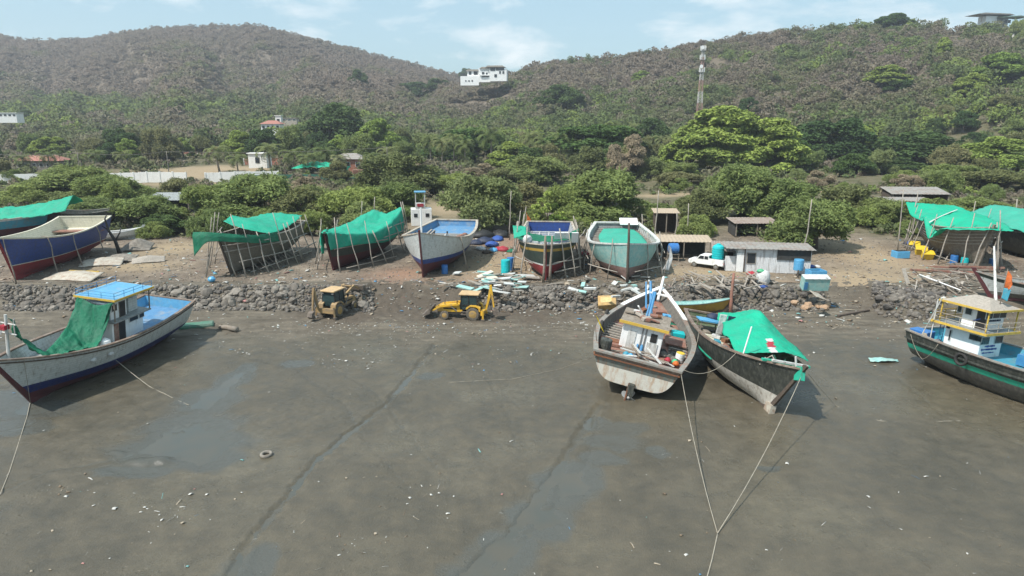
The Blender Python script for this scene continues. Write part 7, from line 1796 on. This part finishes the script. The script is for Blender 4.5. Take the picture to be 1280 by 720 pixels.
# ------------------------------------------------------------------ trees
attr_leaf('leaf_scrub', [(0, (0.200, 0.250, 0.095)), (.35, (0.160, 0.215, 0.085)), (.7, (0.230, 0.285, 0.095)), (1, (0.185, 0.225, 0.105))], nscale=.5, trans=.35)
attr_leaf('leaf_lime', [(0, (0.225, 0.305, 0.080)), (.5, (0.255, 0.325, 0.090)), (1, (0.185, 0.275, 0.070))], nscale=.3)
attr_leaf('leaf_dark', [(0, (0.052, 0.096, 0.035)), (.5, (0.079, 0.123, 0.045)), (1, (0.070, 0.131, 0.038))], nscale=.35)
attr_leaf('leaf_olive', [(0, (0.149, 0.166, 0.074)), (.5, (0.184, 0.184, 0.096)), (1, (0.131, 0.158, 0.070))], nscale=.4)
attr_leaf('leaf_dry', [(0, (0.245, 0.210, 0.158)), (.5, (0.289, 0.236, 0.184)), (1, (0.210, 0.193, 0.140))], nscale=.4, trans=.1)
attr_leaf('leaf_palm', [(0, (.10, .14, .05)), (.5, (.14, .17, .07)), (1, (.20, .21, .11))], nscale=.8)
attr_leaf('wood_tint', [(0, (.185, .155, .130)), (.22, (.160, .139, .115)), (.42, (.178, .156, .122)), (.52, (.150, .145, .095)), (.66, (.122, .138, .070)), (.8, (.092, .126, .052)), (.92, (.125, .170, .055)), (1, (.170, .225, .06))], nscale=.12, attr='tint', trans=.2, soft=.14, amp=.45)
simple('bark', (.14, .115, .09), (.09, .075, .06), rough=.95, scale=6, bump=.6)
simple('bark_pale', (.26, .23, .19), (.19, .17, .14), rough=.95, scale=6, bump=.5)

def quads(C, size, up=.5, aspect=1.6, rg=nr, droop=0.):
    """one small leaf-clump face per point"""
    n = len(C); d = rg.normal(size=(n, 3)); d[:, 2] += up; d /= np.linalg.norm(d, axis=1, keepdims=True)
    t = rg.normal(size=(n, 3)); t[:, 2] -= droop; t -= (t * d).sum(1, keepdims=True) * d; t /= np.linalg.norm(t, axis=1, keepdims=True) + 1e-9
    b = np.cross(d, t); s_ = (size * rg.uniform(.55, 1.35, n))[:, None]
    u = t * s_ * aspect * .5; v = b * s_ * .5
    k = rg.uniform(.2, .8, n)[:, None]
    V = np.stack([C - u, C - v * (.6 + k), C + u, C + v * (1.2 - k * .5)], 1)
    return V.reshape(-1, 3), np.arange(n * 4).reshape(-1, 4)

def lobes_dome(rg, n, Rx, H, z0, lr=(.22, .38), flat=.75, top=1.):
    L = []
    for i in range(n):
        a = rg.uniform(0, 2 * math.pi); u = rg.uniform(0, 1) ** .5
        r = u * Rx * .78; h = z0 + (H - z0) * (rg.uniform(.12, 1) ** .7 * math.sqrt(max(0, 1 - u * u * .92)) * top)
        q = rg.uniform(*lr) * Rx; L.append((r * math.cos(a), r * math.sin(a), min(h, H - q * flat * .6), q, q, q * flat))
    return L

def crown_pts(rg, L, n):
    L = np.array(L); vol = L[:, 3] * L[:, 4]; k = rg.choice(len(L), n, p=vol / vol.sum())
    d = rg.normal(size=(n, 3)); d /= np.linalg.norm(d, axis=1, keepdims=True); d[:, 2] = np.where(d[:, 2] < -.35, -d[:, 2], d[:, 2])
    r = rg.uniform(.55, 1.06, n) ** .6; P = L[k, :3] + d * L[k, 3:6] * r[:, None]
    # keep points that are not deep inside a neighbour
    inside = np.zeros(n, int)
    for l in L: inside += (((P - l[:3]) / (l[3:6] * .72)) ** 2).sum(1) < 1
    return P[(inside < 2) | (rg.random(n) < .25)]

def tree_wood(L, H, r, rg, forks=7, lean=0.):
    mb = MB(); top = Vector((lean, 0, H * .42))
    mb.tube([(0, 0, -.6), (lean * .3, 0, H * .2), tuple(top)], [r * 1.25, r, r * .75], 8)
    for l in sorted(L, key=lambda q: -q[3])[:forks]:
        e = Vector(l[:3]); m = top.lerp(e, .5) + Vector((rg.uniform(-.3, .3), rg.uniform(-.3, .3), .4)); b = Vector((lean * .5, 0, H * rg.uniform(.16, .36)))
        mb.tube([tuple(b), tuple(m), tuple(e)], [r * .55, r * .32, r * .1], 5)
    return mb

PROTO = {}
def proto(kind, v):
    if (kind, v) in PROTO: return PROTO[kind, v]
    rg = np.random.default_rng(hash((len(kind) * 7 + ord(kind[0]) * 3 + ord(kind[-1]), v)) % 99991)
    W = 10.; bark = 'bark'; mt = {'scrub': 'leaf_scrub', 'bush': 'leaf_scrub', 'lime': 'leaf_lime', 'dark': 'leaf_dark', 'flat': 'leaf_dark', 'olive': 'leaf_olive', 'dry': 'leaf_dry', 'palm': 'leaf_palm', 'young': 'leaf_lime'}[kind]
    if kind == 'palm':
        H = 10.; wood = MB().tube([(0, 0, -.5), (.3, 0, 2.5), (.35, .1, 5), (.2, 0, 7.0)], [.32, .24, .2, .22], 8); Vs = []; n_ = 0
        for f in range(19):
            a = 2 * math.pi * f / 19 * 3 + rg.uniform(-.15, .15); e0 = -.45 + 1.75 * (f / 18) ** .8; Lf = rg.uniform(4.6, 5.8)
            p = np.array([.2, 0, 7.0]); el = e0; step = Lf / 9
            for j in range(9):
                dv = np.array([math.cos(a) * math.cos(el), math.sin(a) * math.cos(el), math.sin(el)]); q = p + dv * step
                sd_ = np.array([-math.sin(a), math.cos(a), 0]); wl = .72 * math.sin(math.pi * (j + 1.2) / 10.5) + .12
                for s_ in (-1, 1):
                    for h_ in (0, .5):
                        base = p + dv * step * h_; tip = base + sd_ * s_ * wl + dv * .35 + np.array([0, 0, -.45 * wl])
                        Vs += [base, base + dv * step * .36, tip + dv * .12, tip]
                p = q; el -= .13 + .055 * j
        V = np.array(Vs); F = np.arange(len(V)).reshape(-1, 4); bark = 'bark_pale'; r = .25
    else:
        P_ = dict(scrub=(7.4, 34, .6, .2, .38, 24000, .165, 3.2, 1.1), bush=(5.2, 26, .1, .22, .38, 13000, .17, 2.8, 1.), lime=(11., 64, .8, .15, .27, 30000, .24, 1.8, 1.0), dark=(9.5, 30, .9, .22, .38, 18000, .28, 1.6, 1.05), flat=(8., 34, 2.2, .2, .34, 17000, .26, 1.6, .75),
                  olive=(8., 28, .7, .22, .38, 19000, .19, 2.8, 1.1), dry=(9.5, 26, 1.8, .22, .34, 14000, .13, 5, .9), young=(11., 13, 3.5, .14, .24, 1500, .5, 1.3, .6))[kind]
        H, nl, z0, l0, l1, n, sz, asp, fl = P_; L = lobes_dome(rg, nl, W / 2, H, z0, (l0, l1), fl)
        pts = crown_pts(rg, L, n)
        if kind in ('scrub', 'olive'):   # wispy ends
            k = rg.choice(len(pts), len(pts) // 5); ex = pts[k] + (pts[k] - np.array([0, 0, H * .4])) * rg.uniform(.05, .16, (len(k), 1)); pts = np.concatenate([pts, ex])
        V, F = quads(pts, sz, .25, asp, rg, droop=.3 if kind in ('scrub', 'bush') else 0); wood = tree_wood(L, H, .32 if kind not in ('bush', 'young') else .14, rg, 9)
    cm = npmesh('crown', V, F, [mt]); wm = wood.build('trunk', bark, smooth=True)
    for o in (cm, wm): COL.objects.unlink(o)
    PROTO[kind, v] = (cm.data, wm.data, 9.6 if kind == 'palm' else W, 10. if kind == 'palm' else H); bpy.data.objects.remove(cm); bpy.data.objects.remove(wm)
    return PROTO[kind, v]

TAKEN = []
NAMES = {'palm': 'palm_tree', 'bush': 'shrub', 'young': 'young_tree'}
def plant(kind, x, y, w_, h_, label, group=None, v=None, z=None):
    v = rnd.randrange(3) if v is None else v
    cd, wd_, W, H = proto(kind, v); z = G(x, y) if z is None else z
    r_ = empty(NAMES.get(kind, 'tree'), TRS((x, y, z - .05), rnd.uniform(0, 6.3), (w_ / W, w_ / W, h_ / H)), label, 'palm' if kind == 'palm' else 'bush' if kind == 'bush' else 'tree', group)
    for d_, nm in ((wd_, 'trunk'), (cd, 'crown')):
        o = bpy.data.objects.new(nm, d_); COL.objects.link(o); o.parent = r_
    TAKEN.append((x, y, w_ * .5)); return r_
def tpx(kind, px, top, Y, wpx, label, group=None, v=None, fl=1.):
    x = px2s(px) * Y; d = Y * CP + 4.; w_ = wpx * d / FPX * (1.12 if kind != 'palm' else 1.0); h_ = max(zof(px, top, Y) - G(x, Y), 2.) * 1.0
    if kind == 'palm': w_ = min(w_, h_ * 1.35)
    return plant(kind, x, Y, w_, h_, label, group, v)

# shore scrub, left to right
for a in [
    ('bush', 20, 232, 150, 80, 'light green bush at the left edge behind the green sheets'), ('scrub', 70, 214, 160, 110, 'wide olive green tree behind the left edge hulls'), ('scrub', 122, 222, 150, 90, 'green tree below the white wall, above the snag'),
    ('scrub', 163, 246, 122, 84, 'green tree just right of the black snag'), ('dark', 190, 268, 116, 56, 'low bush with shade put into its leaf colour, right of the tree by the snag'), ('bush', 95, 250, 135, 80, 'bright low scrub behind the cream stern'), ('bush', 60, 240, 150, 80, 'bright low bush above the peaked green sheet'), ('scrub', 240, 236, 128, 56, 'green tree left of the unpainted hull'),  # the low bush stands in shadow, put in as dark leaf colour
    ('scrub', 312, 224, 132, 116, 'broad green tree right behind the unpainted hull'), ('scrub', 262, 230, 136, 66, 'round green tree by the net covered hut'), ('olive', 366, 238, 128, 70, 'dull tree between the two green covered hulls'), ('scrub', 432, 236, 124, 96, 'wide green tree behind the green wrapped hull'), ('bush', 450, 256, 116, 70, 'bright green bush over the top of the green wrapped hull'),
    ('olive', 500, 196, 170, 100, 'large brownish olive dome of thorn tree above the white wheelhouse'), ('scrub', 492, 232, 132, 70, 'green tree behind the white wheelhouse'), ('scrub', 604, 221, 122, 98, 'tree with a dark trunk over the blue bundles'), ('olive', 655, 232, 130, 60, 'grey green thorn tree behind the orange flag'), ('young', 686, 240, 116, 40, 'thin yellow green young tree behind the black hull'),
    ('scrub', 755, 219, 128, 120, 'large bright green thorn tree behind the turquoise hull'), ('scrub', 712, 236, 124, 60, 'green bush left of the large bright thorn tree'), ('dry', 786, 170, 215, 46, 'round grey brown leafless looking tree before the dark one'), ('flat', 745, 158, 262, 130, 'dark flat topped tree behind the grey brown round tree'),
    ('lime', 905, 136, 235, 130, 'huge yellow green tree below the lattice tower'), ('lime', 962, 150, 228, 100, 'yellow green tree merging with the right of the huge one'), ('lime', 866, 158, 240, 70, 'left shoulder tree of the huge yellow green tree'), ('scrub', 935, 212, 132, 96, 'tall green tree over the dark shed'), ('olive', 882, 238, 128, 60, 'olive tree left of the dark shed'), ('bush', 876, 270, 112, 44, 'green bush hanging over the tan roofed shed'),
    ('scrub', 990, 228, 128, 90, 'green tree behind the tall pole of the white shack'), ('scrub', 1036, 250, 103, 100, 'nearest green thorn tree, right of the white shack'), ('olive', 1080, 236, 130, 80, 'olive tree behind the nearest thorn tree'), ('scrub', 1120, 252, 125, 64, 'low green tree left of the tall bare pole'), ('dark', 1042, 148, 275, 100, 'dark round tree left of the lime green one'), ('lime', 1082, 158, 268, 44, 'lime green tree squeezed between two dark trees'),
    ('dark', 1150, 166, 262, 120, 'wide dark tree before the pink roofed house'), ('dark', 1112, 196, 240, 90, 'dark tree lower left of the wide dark one'), ('scrub', 1200, 206, 200, 70, 'bright green tree above the long grey roofs'), ('lime', 1248, 172, 225, 90, 'yellow green tree near the right edge'), ('olive', 1265, 214, 175, 80, 'olive tree at the right edge'), ('scrub', 1192, 254, 128, 60, 'green bush behind the vivid green sheet'), ('scrub', 1240, 250, 135, 70, 'green bush right behind the raw timber hull'),
    ('dark', 418, 132, 330, 80, 'dark spreading tree above the palms'), ('lime', 470, 150, 300, 60, 'lime green tree right of the dark spreading one'), ('lime', 640, 178, 250, 60, 'light green tree between the palms in the middle'), ('dark', 580, 160, 290, 100, 'dark tree behind the middle palms'), ('scrub', 560, 218, 170, 60, 'yellowish bush left above the trunked tree'), ('scrub', 675, 196, 200, 80, 'grey green bush belt tree behind the palms'), ('dark', 815, 150, 320, 50, 'dark tree left of the lattice tower'),
    ('bush', 830, 262, 140, 50, 'green bush right above the turquoise hull'), ('olive', 855, 216, 190, 60, 'brownish thorn bush beside the sand track'), ('young', 700, 262, 115, 30, 'thin sapling by the orange tent')]:
    tpx(a[0], a[1], a[2], a[3], a[4], a[5])
ORD = ['first', 'second', 'third', 'fourth', 'fifth', 'sixth', 'seventh', 'eighth', 'ninth', 'tenth', 'eleventh', 'twelfth', 'thirteenth']
def row(kind, items, zone, group):
    for i, it in enumerate(sorted(items)):
        tpx(kind, it[0], it[1], it[2], it[3], ORD[i] + ' from the left of the ' + zone, group)
row('palm', [(18, 190, 238, 36), (52, 186, 240, 40), (92, 190, 236, 40), (112, 184, 246, 42), (146, 186, 240, 44), (168, 194, 232, 36)], 'coconut palms above the left white wall', 'palms above the left white wall')
row('palm', [(268, 178, 236, 46), (292, 190, 228, 56), (334, 176, 240, 48)], 'coconut palms on the sand pitch', 'palms on the sand pitch')
row('palm', [(362, 182, 234, 50), (382, 188, 228, 44), (402, 180, 238, 44), (420, 190, 230, 36)], 'coconut palms left of the brick house', 'palms left of the brick house')
row('palm', [(462, 188, 240, 40), (484, 180, 240, 46), (537, 164, 262, 38), (552, 168, 258, 40), (566, 162, 266, 40), (580, 170, 256, 38), (612, 156, 268, 54), (632, 176, 250, 36)], 'coconut palms in the middle of the tree belt', 'palms in the middle of the tree belt')
row('palm', [(664, 160, 272, 40), (682, 168, 262, 42), (700, 164, 262, 40), (716, 176, 252, 38), (728, 170, 262, 38)], 'coconut palms left of the dark flat topped tree', 'palms left of the flat topped tree')
row('palm', [(758, 148, 330, 34), (770, 146, 340, 34), (792, 150, 330, 30), (828, 166, 300, 32), (846, 156, 330, 36)], 'coconut palms left of the lattice tower', 'palms left of the tower')

def hit(px, py):
    for Y in np.arange(150, 1150, 4.):
        p = atY(px, py, float(Y))
        if p.z < G(p.x, p.y): return p
    return p
for (kind, px, py, wpx, hpx, lab) in (('lime', 1247, 108, 76, 34, 'big bright green tree high on the right hill near the right edge'), ('lime', 1212, 122, 50, 24, 'bright green tree left of the big bright one on the right hill'), ('lime', 1178, 78, 26, 24, 'small lime green tree near the top of the right hill'), ('dark', 1117, 38, 50, 16, 'dark round tree standing on the crest of the right hill'), ('lime', 1108, 112, 64, 24, 'pale green spreading tree halfway up the right hill'),
    ('dark', 1128, 120, 46, 16, 'dark tree just under the pale green spreading one on the right hill'), ('dark', 700, 142, 66, 28, 'dark spreading tree at the foot of the right hill, left part'), ('lime', 802, 106, 30, 14, 'small bright green tree midway on the right hill, left of the tower'), ('lime', 1222, 143, 20, 14, 'yellow blossomed shrub on the lower right hill'), ('scrub', 1192, 38, 18, 14, 'lone round tree left of the thin roofed villa'),
    ('dark', 520, 128, 60, 20, 'dark green tree patch below the white villa, left part'), ('dark', 545, 118, 40, 16, 'dark green tree patch left below the white villa'), ('dark', 448, 110, 26, 18, 'dark tree alone on the slope of the left hill'), ('dark', 936, 148, 30, 20, 'dark tree right of the lattice tower foot'), ('scrub', 1270, 60, 24, 26, 'dark tree beside the white house at the right edge'), ('scrub', 6, 160, 34, 15, 'green tree before the white building at the far left'), ('dark', 36, 160, 34, 18, 'dark tree right of the white building at the far left'), ('dark', 583, 84, 20, 12, 'dark tree left of the roof of the white villa'), ('dark', 592, 107, 30, 9, 'dark bush under the terrace of the white villa'), ('scrub', 608, 102, 26, 9, 'green tree in front of the main wall of the white villa'), ('scrub', 625, 100, 30, 9, 'green tree below the right wing of the white villa'), ('dark', 636, 92, 10, 8, 'small dark tree right of the white villa')):
    p = hit(px, py); d = p.y * CP - (p.z - CH) * SP; plant(kind, p.x, p.y, wpx * d / FPX, hpx * d / FPX * 1.15, lab)

# belts of trees nobody has to tell apart one by one
KEEP = [(px2s(p) * Y_, Y_, r_) for p, Y_, r_ in ((270, 235, 22), (240, 222, 14), (260, 250, 18), (300, 262, 12), (215, 215, 12), (545, 120, 10), (556, 135, 9), (560, 150, 7), (622, 112, 7), (990, 155, 10), (1050, 165, 8), (820, 165, 12), (850, 160, 8), (438, 236, 8), (430, 222, 8), (325, 246, 6), (62, 245, 11), (100, 205, 8), (180, 205, 10), (160, 206, 6), (190, 190, 9), (150, 188, 9), (290, 192, 9), (320, 192, 8), (945, 122, 6), (1145, 150, 9), (1165, 150, 9), (1130, 150, 7), (212, 135, 9), (360, 215, 8), (330, 212, 8), (400, 216, 10))]
def belt(n, px0, px1, Y0, Y1, kinds, wr, hr, label, group, minr=.75):
    k = 0; tries = 0
    while k < n and tries < n * 60:
        tries += 1
        Y_ = rnd.uniform(Y0, Y1); px = rnd.uniform(px0, px1); x = px2s(px) * Y_; w_ = rnd.uniform(*wr)
        if any((x - a) ** 2 + (Y_ - b) ** 2 < (minr * (c + w_ * .5) * .8) ** 2 for a, b, c in TAKEN): continue
        if any((x - a) ** 2 + ((Y_ - b)) ** 2 < (c + w_ * .45) ** 2 for a, b, c in KEEP): continue
        plant(rnd.choice(kinds), x, Y_, w_, rnd.uniform(*hr) * (w_ / wr[1]) ** .4, label, group); k += 1
belt(22, 150, 1340, 112, 127, ['bush', 'bush', 'scrub'], (5, 9), (2.6, 4.6), 'green bush growing along the back of the boatyard', 'bushes along the back of the boatyard', .6)
belt(34, -60, 1340, 128, 200, ['bush', 'bush', 'scrub'], (4, 8), (2.2, 4.2), 'low green bush in the scrub between the yard and the tree belt', 'low bushes between the yard and the tree belt', .7)
belt(30, -60, 1340, 140, 215, ['scrub', 'olive', 'scrub', 'dry'], (7, 11), (4, 6.5), 'thorn tree in the scrub between the yard and the tree belt', 'thorn trees between the yard and the tree belt')
belt(36, -60, 640, 255, 330, ['dark', 'lime', 'scrub', 'olive', 'dark'], (10, 16), (8, 13), 'leafy tree in the green belt behind the sand pitch and palms', 'trees of the green belt, left half')
belt(44, 640, 1340, 220, 330, ['dark', 'olive', 'scrub', 'olive', 'dark'], (9, 15), (7, 11), 'leafy tree in the green belt below the right hill', 'trees of the green belt, right half')

# ------------------------------------------------------------------ woods on the hills
def wood_protos(seed, n_, R_, H, sz, asp, lobes, up=.5, z0=.8):
    out = []
    for k in range(4):
        rg = np.random.default_rng(seed + k); L = lobes_dome(rg, lobes, R_, H, z0, (.34, .52), .8); P = crown_pts(rg, L, n_); out.append(quads(P, sz, up, asp, rg))
    return out
def forest(name, s0, s1, Y0, Y1, n_, protos, size, green, label, seed, clear=(), power=1.):
    rg = np.random.default_rng(seed); Yt = (Y0 ** 2 + (Y1 ** 2 - Y0 ** 2) * rg.random(n_) ** power) ** .5; s_ = rg.uniform(s0, s1, n_)
    x = s_ * Yt; z = ground_np(x, Yt); ok = np.ones(n_, bool)
    px = 640 + 879 * s_
    for (a, b, ya, yb) in clear: ok &= ~((px > a) & (px < b) & (Yt > ya) & (Yt < yb))
    e = green(px, Yt, z, x); tint = np.clip(e + rg.normal(0, .07, n_), 0, 1); sc = rg.uniform(size[0], size[1], n_) * np.where(tint > .7, 1.15, 1.)
    sc3 = np.stack([sc, sc, sc * rg.uniform(.6, 1.1, n_)], -1)
    k = rg.integers(0, 4, n_); P = np.stack([x, Yt, z - .3], -1)
    return tag(scatter_mesh(name, protos, P[ok], sc3[ok], rg.uniform(0, 6.3, ok.sum()), k[ok], ['wood_tint'], attrs=tint[ok], rg=rg), label, 'woodland', kind='stuff')
def gl(px, Y_, z, x):
    n1_ = fbm(x * .012, Y_ * .012, 500, 4); low = 1 - sstep(24, 52, z)
    return np.clip(.22 + (n1_ - .5) * 1.3 + .48 * low + .10 * sstep(.58, .75, fbm(x * .03, Y_ * .03, 501, 3)), 0, .93)
def gr(px, Y_, z, x):
    n1_ = fbm(x * .018, Y_ * .018, 510, 4); low = 1 - sstep(14, 34, z); g = sstep(.56, .70, fbm(x * .03, Y_ * .024, 511, 3))
    right = sstep(850, 1250, px)
    return np.clip(.26 + (n1_ - .5) * .9 + .36 * low + .42 * g + .12 * right, 0, 1)
VC = [(560, 650, 560, 604), (1160, 1290, 400, 562)]
fp = wood_protos(900, 110, 4.4, 6.4, .95, 1.6, 10, 1.3)
forest('hill_woodland', -.9, .25, 470, 1215, 12500, fp, (.85, 1.5), gl, 'dry grey brown scrub wood with green patches covering the far left hill', 601, clear=VC)
np_ = wood_protos(920, 220, 3.8, 6.0, .52, 2.0, 12, 1.2)
forest('hill_woodland', -.16, .95, 300, 745, 7600, np_, (.75, 1.5), gr, 'dry brown scrub wood mixed with green trees covering the nearer right hill', 602, clear=[(568, 640, 572, 604), (1160, 1290, 400, 562), (860, 894, 345, 436)], power=.8)
vp = wood_protos(940, 260, 4.6, 8., .72, 1.5, 12, .5)
def gv(px, Y_, z, x): return np.clip(.72 + (fbm(x * .03, Y_ * .03, 520, 3) - .5) * 1.1 - .12 * sstep(700, 1000, px) * sstep(250, 300, Y_), .4, 1.)
forest('valley_woodland', -.95, .95, 330, 540, 2500, vp, (.7, 1.4), gv, 'dense dark green wood on the flat ground at the foot of both hills', 603, clear=[(318, 362, 345, 384), (0, 40, 380, 424), (862, 894, 345, 436), (1100, 1130, 330, 336), (1105, 1140, 380, 400), (1175, 1200, 360, 380)])
up_ = wood_protos(960, 90, 1.5, 1.7, .34, 2.0, 6, .6, z0=.1)
rg = np.random.default_rng(5)
def undergrowth(n_, Y0, Y1, seed, size, label):
    rg = np.random.default_rng(seed); Y_ = rg.uniform(Y0, Y1, n_); s_ = rg.uniform(-.85, .85, n_); x = s_ * Y_; px = 640 + 879 * s_
    m_ = fbm(x * .05, Y_ * .05, 530, 3); ok = m_ > .40
    for a, b, c in KEEP: ok &= (x - a) ** 2 + (Y_ - b) ** 2 > (c * .8) ** 2
    ok &= ~((Y_ < 132) & ((px > 545) & (px < 640) | (px > 1060) & (px < 1110) & (Y_ < 122) | (px > 830) & (px < 925)))
    P = np.stack([x, Y_, ground_np(x, Y_) - .05], -1); tint = np.clip(.62 + rg.normal(0, .16, n_) + (fbm(x * .1, Y_ * .1, 531, 2) - .5) * .6, .1, 1)
    return tag(scatter_mesh('undergrowth', up_, P[ok], rg.uniform(*size, n_)[ok], rg.uniform(0, 6.3, ok.sum()), rg.integers(0, 4, n_)[ok], ['wood_tint'], attrs=tint[ok], rg=rg), label, 'undergrowth', kind='stuff')
undergrowth(3000, 112, 210, 610, (.35, 1.3), 'low mixed scrub and weeds behind the yard')
undergrowth(1800, 205, 335, 611, (.8, 2.0), 'low mixed scrub under the tree belt')

# ------------------------------------------------------------------ haze
m, nt, out = newmat('haze')
pv = N(nt, 'ShaderNodeVolumePrincipled'); pv.inputs['Color'].default_value = (.86, .91, 1., 1); pv.inputs['Density'].default_value = .00023; pv.inputs['Anisotropy'].default_value = .2
nt.links.new(pv.outputs[0], out.inputs['Volume'])
tag(MB().box((0, 655, 95), (4600, 1650, 210)).build('haze', 'haze'), kind='stuff')
